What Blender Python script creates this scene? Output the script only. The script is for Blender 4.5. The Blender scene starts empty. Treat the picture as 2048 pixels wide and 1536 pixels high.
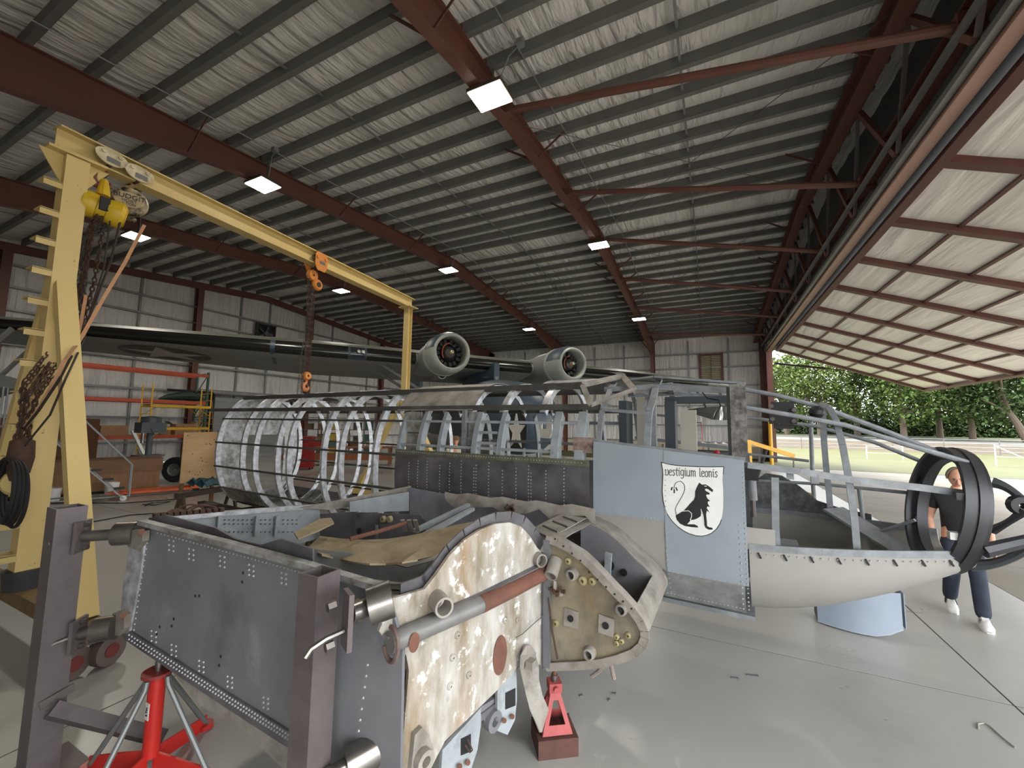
import bpy, math, random
from mathutils import Vector as V, Matrix
random.seed(7)
R = math.radians
SC = bpy.context.scene
COL = SC.collection

# ------------------------------------------------------------------ camera
FPX, CXP, CYP = 815.0, 1024.0, 768.0
CAMZ = 2.25
_yaw, _pit, _rol = R(26), R(5.5), R(0.8)
_fh = V((-math.sin(_yaw), math.cos(_yaw), 0)); _rh = V((math.cos(_yaw), math.sin(_yaw), 0)); _zz = V((0, 0, 1))
FW = _fh * math.cos(_pit) + _zz * math.sin(_pit)
_up = -_fh * math.sin(_pit) + _zz * math.cos(_pit)
RT = _rh * math.cos(_rol) + _up * math.sin(_rol)
UP = _up * math.cos(_rol) - _rh * math.sin(_rol)
CAM = V((0, 0, CAMZ))
cd = bpy.data.cameras.new('camera'); co = bpy.data.objects.new('camera', cd); COL.objects.link(co)
cd.sensor_width = 36; cd.lens = FPX / 2048 * 36; cd.clip_start = 0.05; cd.clip_end = 600
m = Matrix((RT, UP, -FW)).transposed().to_4x4(); m.translation = CAM
co.matrix_world = m
SC.camera = co

# ------------------------------------------------------------------ world, sun, exposure
w = bpy.data.worlds.new('overcast_sky'); SC.world = w; w.use_nodes = True
nt = w.node_tree; nt.nodes.clear()
tc = nt.nodes.new('ShaderNodeTexCoord'); mp = nt.nodes.new('ShaderNodeMapping'); mp.inputs['Scale'].default_value = (1, 1, 3)
nz = nt.nodes.new('ShaderNodeTexNoise'); nz.inputs['Scale'].default_value = 2.2; nz.inputs['Detail'].default_value = 5
cr = nt.nodes.new('ShaderNodeValToRGB')
cr.color_ramp.elements[0].position = 0.35; cr.color_ramp.elements[0].color = (0.80, 0.88, 1.0, 1)
cr.color_ramp.elements[1].position = 0.62; cr.color_ramp.elements[1].color = (1.0, 1.0, 1.0, 1)
bg = nt.nodes.new('ShaderNodeBackground'); bg.inputs['Strength'].default_value = 6.0
out = nt.nodes.new('ShaderNodeOutputWorld')
nt.links.new(tc.outputs['Generated'], mp.inputs['Vector']); nt.links.new(mp.outputs['Vector'], nz.inputs['Vector'])
nt.links.new(nz.outputs['Fac'], cr.inputs['Fac']); nt.links.new(cr.outputs['Color'], bg.inputs['Color']); nt.links.new(bg.outputs['Background'], out.inputs['Surface'])
sd = bpy.data.lights.new('sun', 'SUN'); sd.energy = 3.5; sd.angle = R(25); sd.color = (1, .96, .88)
so = bpy.data.objects.new('sun', sd); COL.objects.link(so); so.rotation_euler = (R(14), R(36), 0); so.location = (30, 30, 40)
SC.view_settings.view_transform = 'Standard'; SC.view_settings.look = 'None'
SC.view_settings.exposure = 0.45; SC.view_settings.gamma = 1.0; SC.view_settings.use_curve_mapping = False
SC.cycles.max_bounces = 8; SC.cycles.diffuse_bounces = 5

# ------------------------------------------------------------------ pixel -> place helpers (frame 2048 x 1536)
def ray(x, y): return RT * ((x - CXP) / FPX) - UP * ((y - CYP) / FPX) + FW
def onX(x, y, X): d = ray(x, y); return CAM + d * (X / d.x)
def onY(x, y, Y): d = ray(x, y); return CAM + d * (Y / d.y)
def onZ(x, y, Z=0.0): d = ray(x, y); return CAM + d * ((Z - CAMZ) / d.z)

# ------------------------------------------------------------------ materials
MATS = {}
def mat(name, c, c2=None, scale=4, rough=.6, metal=0, bump=0, bscale=30, stretch=(1, 1, 1), contrast=.25, emit=0, detail=6, alpha=1, spec=.5, rvar=0, third=None):
    if name in MATS: return MATS[name]
    m = bpy.data.materials.new(name); m.use_nodes = True; t = m.node_tree; b = t.nodes['Principled BSDF']
    lin = lambda q: tuple(((v / 255) / 12.92 if v / 255 <= .04045 else ((v / 255 + .055) / 1.055) ** 2.4) for v in q) + (1,)
    b.inputs['Roughness'].default_value = rough; b.inputs['Metallic'].default_value = metal
    b.inputs['Base Color'].default_value = lin(c); b.inputs['Specular IOR Level'].default_value = spec
    if c2 or bump or rvar:
        tc = t.nodes.new('ShaderNodeTexCoord'); mp = t.nodes.new('ShaderNodeMapping'); mp.inputs['Scale'].default_value = stretch
        t.links.new(tc.outputs['Object'], mp.inputs['Vector'])
    if c2:
        n = t.nodes.new('ShaderNodeTexNoise'); n.inputs['Scale'].default_value = scale; n.inputs['Detail'].default_value = detail; n.inputs['Roughness'].default_value = .62
        r = t.nodes.new('ShaderNodeValToRGB'); e = r.color_ramp.elements
        e[0].position = .5 - contrast; e[0].color = lin(c2); e[1].position = .5 + contrast; e[1].color = lin(c)
        if third:
            k = r.color_ramp.elements.new(.5 + contrast + .06); k.color = lin(third)
        t.links.new(mp.outputs['Vector'], n.inputs['Vector']); t.links.new(n.outputs['Fac'], r.inputs['Fac']); t.links.new(r.outputs['Color'], b.inputs['Base Color'])
        if rvar:
            mr = t.nodes.new('ShaderNodeMapRange'); mr.inputs['From Min'].default_value = .3; mr.inputs['From Max'].default_value = .7
            mr.inputs['To Min'].default_value = max(0, rough - rvar); mr.inputs['To Max'].default_value = min(1, rough + rvar)
            t.links.new(n.outputs['Fac'], mr.inputs['Value']); t.links.new(mr.outputs['Result'], b.inputs['Roughness'])
    if bump:
        n2 = t.nodes.new('ShaderNodeTexNoise'); n2.inputs['Scale'].default_value = bscale; n2.inputs['Detail'].default_value = 4
        bu = t.nodes.new('ShaderNodeBump'); bu.inputs['Strength'].default_value = bump; bu.inputs['Distance'].default_value = .02
        t.links.new(mp.outputs['Vector'], n2.inputs['Vector']); t.links.new(n2.outputs['Fac'], bu.inputs['Height']); t.links.new(bu.outputs['Normal'], b.inputs['Normal'])
    if emit:
        b.inputs['Emission Color'].default_value = lin(c); b.inputs['Emission Strength'].default_value = emit
    MATS[name] = m; return m

def grime(m, c, amount=.6, scale=1.6, lo=.52, hi=.68, stretch=(1, 1, 1), seed=0):
    """stains and smears with a shape of their own over a material's colour"""
    t = m.node_tree; b = t.nodes['Principled BSDF']; lin = tuple(((v / 255 + .055) / 1.055) ** 2.4 for v in c) + (1,)
    tc = t.nodes.new('ShaderNodeTexCoord'); mp = t.nodes.new('ShaderNodeMapping'); mp.inputs['Scale'].default_value = stretch; mp.inputs['Location'].default_value = (seed, seed * .7, seed * 1.3)
    n = t.nodes.new('ShaderNodeTexNoise'); n.inputs['Scale'].default_value = scale; n.inputs['Detail'].default_value = 9; n.inputs['Roughness'].default_value = .65
    r = t.nodes.new('ShaderNodeMapRange'); r.inputs['From Min'].default_value = lo; r.inputs['From Max'].default_value = hi; r.inputs['To Max'].default_value = amount
    mx = t.nodes.new('ShaderNodeMix'); mx.data_type = 'RGBA'
    src = b.inputs['Base Color'].links[0].from_socket if b.inputs['Base Color'].links else None
    if src: t.links.new(src, mx.inputs[6])
    else: mx.inputs[6].default_value = b.inputs['Base Color'].default_value
    mx.inputs[7].default_value = lin
    t.links.new(tc.outputs['Object'], mp.inputs['Vector']); t.links.new(mp.outputs['Vector'], n.inputs['Vector']); t.links.new(n.outputs['Fac'], r.inputs['Value']); t.links.new(r.outputs['Result'], mx.inputs[0]); t.links.new(mx.outputs[2], b.inputs['Base Color'])
    return m

# ------------------------------------------------------------------ mesh builder
def perp(d):
    d = d.normalized(); a = V((0, 0, 1)) if abs(d.z) < .9 else V((1, 0, 0))
    u = d.cross(a).normalized(); return u, d.cross(u).normalized()
class MB:
    def __init__(s): s.v = []; s.f = []
    def add(s, vs, fs):
        k = len(s.v); s.v += [tuple(q) for q in vs]; s.f += [tuple(i + k for i in g) for g in fs]; return s
    def bx(s, x0, x1, y0, y1, z0, z1):
        return s.add([(x0, y0, z0), (x1, y0, z0), (x1, y1, z0), (x0, y1, z0), (x0, y0, z1), (x1, y0, z1), (x1, y1, z1), (x0, y1, z1)],
                     [(0, 3, 2, 1), (4, 5, 6, 7), (0, 1, 5, 4), (1, 2, 6, 5), (2, 3, 7, 6), (3, 0, 4, 7)])
    def box(s, c, sz, rz=0, M=None):
        c = V(c); q = Matrix.Rotation(rz, 3, 'Z') if M is None else M
        vs = [c + q @ V((sx * sz[0] / 2, sy * sz[1] / 2, sz_ * sz[2] / 2)) for sz_ in (-1, 1) for sx, sy in ((-1, -1), (1, -1), (1, 1), (-1, 1))]
        return s.add(vs, [(0, 3, 2, 1), (4, 5, 6, 7), (0, 1, 5, 4), (1, 2, 6, 5), (2, 3, 7, 6), (3, 0, 4, 7)])
    def bar(s, p, q, wd, ht, up=(0, 0, 1)):
        p, q = V(p), V(q); d = (q - p); 
        if d.length < 1e-6: return s
        d.normalize(); up = V(up); sd = d.cross(up)
        if sd.length < 1e-3: sd = d.cross(V((1, 0, 0)))
        sd.normalize(); u = sd.cross(d).normalized(); a, b = sd * wd / 2, u * ht / 2
        return s.add([p - a - b, p + a - b, p + a + b, p - a + b, q - a - b, q + a - b, q + a + b, q - a + b],
                     [(0, 1, 2, 3), (7, 6, 5, 4), (0, 4, 5, 1), (1, 5, 6, 2), (2, 6, 7, 3), (3, 7, 4, 0)])
    def ibeam(s, p, q, depth, wd, tf=.015, tw=.01, up=(0, 0, 1)):
        p, q, up = V(p), V(q), V(up); d = (q - p).normalized(); sd = d.cross(up).normalized(); u = sd.cross(d).normalized()
        s.bar(p + u * (depth / 2 - tf / 2), q + u * (depth / 2 - tf / 2), wd, tf, up); s.bar(p - u * (depth / 2 - tf / 2), q - u * (depth / 2 - tf / 2), wd, tf, up)
        return s.bar(p, q, tw, depth - 2 * tf, up)
    def tube(s, pts, r, n=8, closed=False, caps=True):
        pts = [V(p) for p in pts]; k = len(pts); rs = r if isinstance(r, (list, tuple)) else [r] * k
        t0 = (pts[1] - pts[0]); u, w_ = perp(t0); vs = []
        for i in range(k):
            if closed: t = pts[(i + 1) % k] - pts[i - 1]
            else: t = pts[min(i + 1, k - 1)] - pts[max(i - 1, 0)]
            if t.length < 1e-9: t = t0
            t.normalize(); u = (u - t * u.dot(t)); 
            if u.length < 1e-6: u, _ = perp(t)
            u.normalize(); w_ = t.cross(u)
            for j in range(n):
                a = 2 * math.pi * j / n; vs.append(pts[i] + (u * math.cos(a) + w_ * math.sin(a)) * rs[i])
        fs = []
        for i in range(k if closed else k - 1):
            for j in range(n):
                a, b = i * n + j, i * n + (j + 1) % n; c, d = ((i + 1) % k) * n + (j + 1) % n, ((i + 1) % k) * n + j
                fs.append((a, b, c, d))
        if caps and not closed: fs.append(tuple(range(n - 1, -1, -1))); fs.append(tuple((k - 1) * n + j for j in range(n)))
        return s.add(vs, fs)
    def cyl(s, p, q, r, n=16, r2=None): return s.tube([p, q], [r, r if r2 is None else r2], n)
    def prism(s, poly, o, u, v, t, n=None):
        o, u, v = V(o), V(u), V(v); n = u.cross(v).normalized() if n is None else V(n); k = len(poly)
        a = [o + u * x + v * y for x, y in poly]; b = [q + n * t for q in a]
        fs = [tuple(range(k - 1, -1, -1)), tuple(range(k, 2 * k))] + [(i, (i + 1) % k, k + (i + 1) % k, k + i) for i in range(k)]
        return s.add(a + b, fs)
    def lathe(s, prof, o, ax, n=24, closed=False):
        o, ax = V(o), V(ax).normalized(); u, w_ = perp(ax); vs = []; k = len(prof)
        for r, h in prof:
            for j in range(n):
                a = 2 * math.pi * j / n; vs.append(o + ax * h + (u * math.cos(a) + w_ * math.sin(a)) * max(r, 1e-4))
        fs = [(i * n + j, i * n + (j + 1) % n, (i + 1) % k * n + (j + 1) % n, (i + 1) % k * n + j) for i in range(k if closed else k - 1) for j in range(n)]
        return s.add(vs, fs)
    def ring(s, o, ax, r_in, r_out, t, n=24):
        return s.lathe([(r_in, -t / 2), (r_out, -t / 2), (r_out, t / 2), (r_in, t / 2)], o, ax, n, True)
    def sheet(s, rows, t=.004, closed=False):
        """rows: list of lists of points; two skins t apart joined at the rim"""
        nu, nv = len(rows), len(rows[0]); P = [[V(p) for p in rr] for rr in rows]; N = []
        for i in range(nu):
            for j in range(nv):
                du = P[min(i + 1, nu - 1)][j] - P[max(i - 1, 0)][j]; dv = P[i][min(j + 1, nv - 1)] - P[i][max(j - 1, 0)]
                q = du.cross(dv); N.append(q.normalized() if q.length > 1e-12 else V((0, 0, 1)))
        A = [P[i][j] for i in range(nu) for j in range(nv)]; B = [A[i] - N[i] * t for i in range(nu * nv)]; K = nu * nv; fs = []
        for i in range(nu - 1):
            for j in range(nv - 1):
                a, b, c, d = i * nv + j, (i + 1) * nv + j, (i + 1) * nv + j + 1, i * nv + j + 1
                fs.append((a, b, c, d)); fs.append((K + d, K + c, K + b, K + a))
        for i in range(nu - 1):
            for j in (0, nv - 1):
                a, b = i * nv + j, (i + 1) * nv + j; fs.append((a, K + a, K + b, b) if j == 0 else (b, K + b, K + a, a))
        for j in range(nv - 1):
            for i in (0, nu - 1):
                a, b = i * nv + j, i * nv + j + 1; fs.append((b, K + b, K + a, a) if i == 0 else (a, K + a, K + b, b))
        return s.add(A + B, fs)
    def loft(s, rows, caps=True):
        """rows of equal closed loops"""
        n = len(rows[0]); k = len(rows); vs = [p for r_ in rows for p in r_]
        fs = [(i * n + j, i * n + (j + 1) % n, (i + 1) * n + (j + 1) % n, (i + 1) * n + j) for i in range(k - 1) for j in range(n)]
        if caps: fs += [tuple(range(n - 1, -1, -1)), tuple((k - 1) * n + j for j in range(n))]
        return s.add(vs, fs)
    def domes(s, pts, nrm, r=.008, h=.005, n=6):
        nrm = V(nrm).normalized(); u, w_ = perp(nrm)
        for p in pts:
            p = V(p); k = len(s.v)
            s.v += [tuple(p + (u * math.cos(2 * math.pi * j / n) + w_ * math.sin(2 * math.pi * j / n)) * r - nrm * .002) for j in range(n)]
            s.v += [tuple(p + (u * math.cos(2 * math.pi * j / n) + w_ * math.sin(2 * math.pi * j / n)) * r * .6 + nrm * h) for j in range(n)]
            s.f += [(k + j, k + (j + 1) % n, k + n + (j + 1) % n, k + n + j) for j in range(n)] + [tuple(k + n + j for j in range(n))]
        return s
    def mesh(s, name, m, ang=32):
        me = bpy.data.meshes.new(name); me.from_pydata(s.v, [], s.f); me.update()
        import bmesh
        bm = bmesh.new(); bm.from_mesh(me); bmesh.ops.recalc_face_normals(bm, faces=bm.faces); bm.to_mesh(me); bm.free()
        me.polygons.foreach_set('use_smooth', [True] * len(me.polygons)); me.set_sharp_from_angle(angle=R(ang))
        if m: me.materials.append(m)
        return me
    def o(s, name, m, parent=None, loc=(0, 0, 0), kind=None, label=None, ang=32):
        ob = bpy.data.objects.new(name, s.mesh(name, m, ang)); COL.objects.link(ob); ob.location = loc
        if parent: ob.parent = parent
        if kind: ob['kind'] = kind
        if label: ob['label'] = label
        return ob
def tag(o, label, cat, group=None):
    o['label'] = label; o['category'] = cat
    if group: o['group'] = group
    return o
def thing(name, label, cat, loc=(0, 0, 0), rz=0, group=None):
    e = bpy.data.objects.new(name, None); COL.objects.link(e); e.location = loc; e.rotation_euler = (0, 0, rz); e.empty_display_size = .2
    return tag(e, label, cat, group)
def struct(name, label=None):
    e = bpy.data.objects.new(name, None); COL.objects.link(e); e['kind'] = 'structure'
    if label: e['label'] = label
    return e
def inst(src, parent, loc=(0, 0, 0), rz=0, scale=None):
    c = src.copy(); COL.objects.link(c); c.parent = parent; c.location = loc; c.rotation_euler = (0, 0, rz)
    if scale: c.scale = scale
    return c
def wrinkle(name, c, c2, axis, k=9, amp=.6):
    """quilted foil-faced insulation: long soft folds across the sheet"""
    m = mat(name, c, c2, scale=.5, rough=.55, contrast=.3)
    t = m.node_tree; b = t.nodes['Principled BSDF']
    tc = t.nodes.new('ShaderNodeTexCoord'); mp = t.nodes.new('ShaderNodeMapping'); s = [k, k, k]; s[axis] = k * .12; mp.inputs['Scale'].default_value = s
    n = t.nodes.new('ShaderNodeTexNoise'); n.inputs['Scale'].default_value = 1; n.inputs['Detail'].default_value = 3; n.inputs['Distortion'].default_value = .3
    bu = t.nodes.new('ShaderNodeBump'); bu.inputs['Strength'].default_value = amp; bu.inputs['Distance'].default_value = .2
    t.links.new(tc.outputs['Object'], mp.inputs['Vector']); t.links.new(mp.outputs['Vector'], n.inputs['Vector']); t.links.new(n.outputs['Fac'], bu.inputs['Height']); t.links.new(bu.outputs['Normal'], b.inputs['Normal'])
    return m

RED = mat('oxide_red_steel', (108, 68, 57), (90, 56, 47), scale=1.2, rough=.55, contrast=.3)
GALV = mat('galvanised_steel', (120, 120, 116), (98, 99, 97), scale=3, rough=.5, metal=.3, contrast=.3)
PURL = mat('dark_galvanised_purlin', (124, 124, 120), (102, 103, 100), scale=2, rough=.5, metal=.2, contrast=.3)
GALV2 = mat('pale_galvanised_steel', (150, 151, 150), (118, 120, 120), scale=3, rough=.45, metal=.3, contrast=.3)
INSC = wrinkle('white_roof_insulation', (228, 226, 223), (214, 212, 208), 1, 5, .9)
INSW = wrinkle('white_wall_insulation', (222, 220, 216), (206, 204, 200), 2, 5, .9)
BLACK = mat('matt_black', (22, 22, 23), rough=.6)
RUBBER = mat('black_rubber', (30, 30, 31), (22, 22, 22), rough=.75)
CREAM = mat('cream_yellow_paint', (212, 188, 128), (192, 166, 102), scale=2, rough=.5, contrast=.35)
CREAMW = mat('worn_cream_yellow_paint', (212, 186, 122), (120, 92, 58), scale=14, rough=.55, contrast=.12, detail=9)
for _n in CREAMW.node_tree.nodes:
    if _n.type == 'VALTORGB': _n.color_ramp.elements[0].position = .27; _n.color_ramp.elements[1].position = .34
RUST = mat('rusty_chain', (92, 66, 50), (58, 44, 38), scale=20, rough=.8, metal=.2)
RUSTO = mat('orange_rust', (122, 80, 62), (92, 62, 52), scale=12, rough=.85, bump=.3, bscale=60)
WOOD = mat('plain_timber', (150, 112, 74), (118, 84, 54), scale=3, rough=.7, stretch=(1, 1, 8))
CARD = mat('brown_cardboard', (150, 116, 82), (132, 100, 70), scale=3, rough=.85)
WHITE = mat('white_paint', (225, 224, 220), (205, 204, 200), scale=3, rough=.5)
STEEL = mat('bright_machined_steel', (150, 146, 140), (110, 106, 102), scale=6, rough=.3, metal=.9, stretch=(1, 1, 1))
DSTEEL = mat('mill_scale_steel', (112, 102, 101), (88, 80, 80), scale=5, rough=.5, metal=.25, contrast=.3)

grime(DSTEEL, (62, 52, 50), .55, 3, .5, .7); grime(INSC, (150, 144, 136), .5, 1.2, .52, .7, (1, .3, 1), 3); grime(INSW, (150, 146, 140), .5, 1.2, .52, .7, (1, 1, .3), 5)
# ------------------------------------------------------------------ building shell
RIDGE, YN, YF, XG, XD = 16.0, -1.4, 33.2, -25.3, 3.65
def zr(y): return 10.1 - abs(y - RIDGE) / 12
FRAMES = (-3.9, -11.0, -18.1)

FLOORM = mat('grey_sealed_concrete', (168, 167, 161), (154, 152, 146), scale=.7, rough=.3, contrast=.4, rvar=.04, detail=5)
grime(FLOORM, (112, 108, 100), .45, .55, .54, .74, (1, 1, 1), 2); grime(FLOORM, (205, 205, 200), .5, 2.2, .66, .74, (1, .4, 1), 7)
BASEM = mat('dark_joint_filler', (70, 68, 64), rough=.9)
fl = struct('floor', 'smooth grey sealed concrete hangar floor with saw-cut joints')
MB().bx(XG - .3, XD, YN - .3, YF + .3, -.16, -.004).o('joint_bed', BASEM, fl)
xs = [XG - .2, -23.71, -17.24, -10.77, -4.3, 2.17, XD]; ys = [YN - .2, 5.04, 11.44, 17.84, 24.24, 30.64, YF + .2]
for i in range(len(xs) - 1):
    for j in range(len(ys) - 1):
        g = .008
        MB().bx(xs[i] + g, xs[i + 1] - g, ys[j] + g, ys[j + 1] - g, -.05, 0).o('slab', FLOORM, fl)
APRM = mat('weathered_apron_concrete', (142, 136, 125), (116, 107, 92), scale=.35, rough=.8, contrast=.3, detail=9, stretch=(.5, 1.2, 1))
grime(APRM, (92, 80, 62), .55, .35, .5, .68, (.6, 1.4, 1), 4)
ap = struct('apron', 'pale stained concrete apron outside the hangar door')
axs = [XD + .02, 9, 15, 21, 27, 33, 45, 60]; ays = [-14, -8, -2, 4, 10, 16, 22, 27.6]
for i in range(7):
    for j in range(7): MB().bx(axs[i] + .01, axs[i + 1] - .01, ays[j] + .01, ays[j + 1] - .01, -.12, -.015).o('slab', APRM, ap)

# ceiling: sagging insulation between purlins
PY = [3.01 + .872 * k for k in range(-5, 15)]
PY = PY + [2 * RIDGE - y for y in PY if 2 * RIDGE - y < YF][::-1]
ce = struct('ceiling', 'white quilted insulation stapled over grey steel purlins')
rows = []
yy = [YN - .2]
allp = [YN - .4] + PY + [YF + .4]
pts = []
for a, b in zip(allp[:-1], allp[1:]):
    for k in range(4): pts.append((a + (b - a) * k / 4, math.sin(math.pi * k / 4)))
pts.append((YF + .4, 0))
MB().sheet([[(x, y, zr(y) + .3 - .05 * s * (1 if b % 2 else .85)) for b, x in enumerate((XG - .4, -18.1, -14.5, -11, -7.4, -3.9, -.3, XD + .4))] for y, s in pts], -.05).o('insulation', INSC, ce)
pm = MB(); L = XD - XG - .25
pm.bx(0, L, -.004, .004, 0, .29).bx(0, L, -.004, .11, -.004, .004).bx(0, L, -.1, .004, .286, .294).bx(0, L, .105, .113, -.004, .04)
p0 = pm.mesh('purlin', PURL)
for y in PY:
    ob = bpy.data.objects.new('purlin', p0); COL.objects.link(ob); ob.parent = ce; ob.location = (XG + .05, y, zr(y) + .004)
    if y > RIDGE: ob.scale = (1, -1, 1)
for x in (-.35, -7.45, -14.55, -21.65):
    for y0, y1 in ((YN, RIDGE), (RIDGE, YF)):
        MB().bar((x, y0, zr(y0) + .1), (x, y1, zr(y1) + .1), .05, .03).o('sag_strap', GALV2, ce)
for x in (-3.05, -10.1):
    MB().tube([(x, 1, zr(1) - .03), (x, RIDGE, zr(RIDGE) - .03), (x, 26, zr(26) - .03)], .014, 6).o('conduit', GALV2, ce)
for a, b in (((-3.8, 8.3), (3.2, 15.5)), ((3.2, 8.3), (-3.8, 15.5)), ((-3.8, 16.5), (3.2, 24)), ((3.2, 16.5), (-3.8, 24)), ((-3.8, 25), (3.2, 32.5)), ((3.2, 25), (-3.8, 32.5))):
    MB().tube([(a[0], a[1], zr(a[1]) - .12), (b[0], b[1], zr(b[1]) - .12)], .009, 5).o('brace_cable', DSTEEL, ce)

def depth(y):
    u = RIDGE - abs(y - RIDGE); P = [(-1.6, 1.35), (6.5, .5), (11, .5), (16, .62)]
    for (a, da), (b, db) in zip(P[:-1], P[1:]):
        if u <= b: return da + (db - da) * max(0, (u - a)) / (b - a)
    return .62
def rafter(X, y0, y1, dep, wd, parent, n=10, tf=.02):
    mb = MB(); ysn = [y0 + (y1 - y0) * k / n for k in range(n + 1)]
    for a, b in zip(ysn[:-1], ysn[1:]):
        ta, tb, da, db = zr(a), zr(b), dep(a), dep(b)
        mb.bar((X, a, ta - tf / 2), (X, b, tb - tf / 2), wd, tf); mb.bar((X, a, ta - da + tf / 2), (X, b, tb - db + tf / 2), wd, tf)
        mb.add([(X - .006, a, ta - tf), (X + .006, a, ta - tf), (X + .006, b, tb - tf), (X - .006, b, tb - tf), (X - .006, a, ta - da + tf), (X + .006, a, ta - da + tf), (X + .006, b, tb - db + tf), (X - .006, b, tb - db + tf)],
               [(0, 1, 2, 3), (7, 6, 5, 4), (0, 4, 5, 1), (1, 5, 6, 2), (2, 6, 7, 3), (3, 7, 4, 0)])
    return mb.o('rafter', RED, parent)
fb = {}
for X in FRAMES:
    fr = struct('steel_frame', 'tapered oxide-red steel portal frame under the roof')
    rafter(X, YN, RIDGE, depth, .24, fr); rafter(X, RIDGE, YF - .1, depth, .24, fr)
    for yc, sg in ((YF - .05, -1), (YN - .05, 1)):
        mb = MB(); ztop = zr(yc) - .02
        for k in range(6):
            z0, z1 = ztop * k / 6, ztop * (k + 1) / 6; d0, d1 = .35 + .8 * k / 6, .35 + .8 * (k + 1) / 6
            mb.bar((X, yc, z0), (X, yc, z1), .24, .02, (0, 1, 0)); mb.bar((X, yc + sg * d0, z0), (X, yc + sg * d1, z1), .24, .02, (0, 1, 0))
            mb.add([(X - .006, yc, z0), (X + .006, yc, z0), (X + .006, yc + sg * d0, z0), (X - .006, yc + sg * d0, z0), (X - .006, yc, z1), (X + .006, yc, z1), (X + .006, yc + sg * d1, z1), (X - .006, yc + sg * d1, z1)],
                   [(0, 3, 2, 1), (4, 5, 6, 7), (0, 1, 5, 4), (1, 2, 6, 5), (2, 3, 7, 6), (3, 0, 4, 7)])
        mb.o('column', RED, fr)
    for y in (4.75, 9.1, 12.6, 18.6, 20.2, 22.8, 26.3, 28.9, 31):
        for sg in (1, -1):
            MB().bar((X + sg * .1, y, zr(y) - depth(y) + .03), (X + sg * .85, y, zr(y) + .03), .06, .012, (0, 1, 0)).o('flange_brace', RED, fr)
    for y in PY[6:]:
        if y < YF - .5: MB().bx(X + .02, X + .1, y - .06, y - .05, zr(y) - .02, zr(y) + .17).o('purlin_clip', RED, fr)
# gable frame and wall
wl = struct('wall_left', 'white insulated end wall with grey girts and red posts')
MB().bx(XG - .35, XG - .3, YN - .3, YF + .3, 0, 7.6).o('insulation', INSW, wl)
MB().prism([(YN - .3, 7.6), (YF + .3, 7.6), (YF + .3, zr(YF) + .32), (RIDGE, zr(RIDGE) + .32), (YN - .3, zr(YN) + .32)], (XG - .35, 0, 0), (0, 1, 0), (0, 0, 1), .05).o('insulation', INSW, wl)
rafter(XG, YN, RIDGE, lambda y: .34, .18, wl, 2); rafter(XG, RIDGE, YF, lambda y: .34, .18, wl, 2)
for y in (5.3, 12.2, 19.2, 26.3): MB().ibeam((XG + .02, y, 0), (XG + .02, y, zr(y) - .34), .34, .28, up=(1, 0, 0)).o('column', RED, wl)
GZ = (1.05, 2.27, 3.7, 5.15, 6.55, 7.5, 8.4)
for z in GZ: MB().bx(XG - .3, XG - .12, YN, YF, z - .03, z + .03).bx(XG - .12, XG - .11, YN, YF, z - .03, z + .06).o('girt', GALV2, wl)
for y in (7.7, 9.75, 14.6, 16.4, 21.3, 24.9): MB().bx(XG - .29, XG - .2, y - .05, y + .05, 0, zr(y) - .2).o('stud', GALV2, wl)
# far wall
wf = struct('wall_far', 'white insulated side wall with grey girts behind the flying boat')
MB().bx(XG - .3, XD + .1, YF + .25, YF + .3, 1.05, zr(YF) + .36).o('insulation', INSW, wf)
MB().bx(XG - .3, XD + .1, YF + .2, YF + .27, 0, 1.05).o('liner', mat('beige_liner_panel', (206, 196, 172), rough=.6), wf)
for z in (1.05, 2.27, 3.74, 5.2, 6.55, 7.62): MB().bx(XG, XD, YF + .08, YF + .25, z - .03, z + .03).bx(XG, XD, YF + .07, YF + .08, z - .03, z + .06).o('girt', GALV2, wf)
for x in (-21, -15, -8.6, -6.2, -1.4, 1.3): MB().bx(x - .05, x + .05, YF + .12, YF + .24, 0, zr(YF)).o('stud', GALV2, wf)
wn = struct('wall_near', 'white insulated side wall behind the camera')
MB().bx(XG - .3, 0, YN - .3, YN - .25, 0, zr(YN) + .36).o('insulation', INSW, wn)
MB().bx(0, XD + .1, YN - .3, YN - .25, 2.6, zr(YN) + .36).o('insulation', INSW, wn)
MB().bx(2.6, XD + .1, YN - .3, YN - .25, 0, 2.6).o('insulation', INSW, wn)
MB().bx(0, 2.6, YN - .25, YN - .1, 2.5, 2.65).o('added_opening_header', RED, wn)  # unseen doorway added in this wall so daylight reaches the near faces
ap2 = MB().bx(-30, 20, -40, YN - .31, -.12, -.02).o('side_apron', APRM, kind='structure')
# door wall and header
wr = struct('wall_right', 'dark gable panel and steel header above the open hangar door')
DK = mat('unlined_grey_sheet', (92, 94, 92), (78, 80, 79), scale=2, rough=.6)
MB().prism([(YN - .3, 7.3), (YF + .3, 7.3), (YF + .3, zr(YF) + .35), (RIDGE, zr(RIDGE) + .35), (YN - .3, zr(YN) + .35)], (XD + .2, 0, 0), (0, 1, 0), (0, 0, 1), .04).o('gable_sheet', DK, wr)
rafter(3.0, YN, RIDGE, lambda y: .5, .3, wr, 2); rafter(3.0, RIDGE, YF, lambda y: .5, .3, wr, 2)
MB().bx(3.42, 3.64, YN, 31.2, 7.15, 7.19).bx(3.42, 3.45, YN, 31.2, 7.19, 7.36).o('header_channel', mat('oxide_red_painted_lit', (156, 122, 108), (140, 108, 96), scale=1.5, rough=.5), wr)  # same oxide red, its colour paled to carry the light from outside
MB().bx(3.3, 3.36, YN, 31.2, 7.22, 7.32).bx(3.36, 3.4, YN, 31.2, 7.22, 7.24).o('track_rail', GALV, wr)
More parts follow.
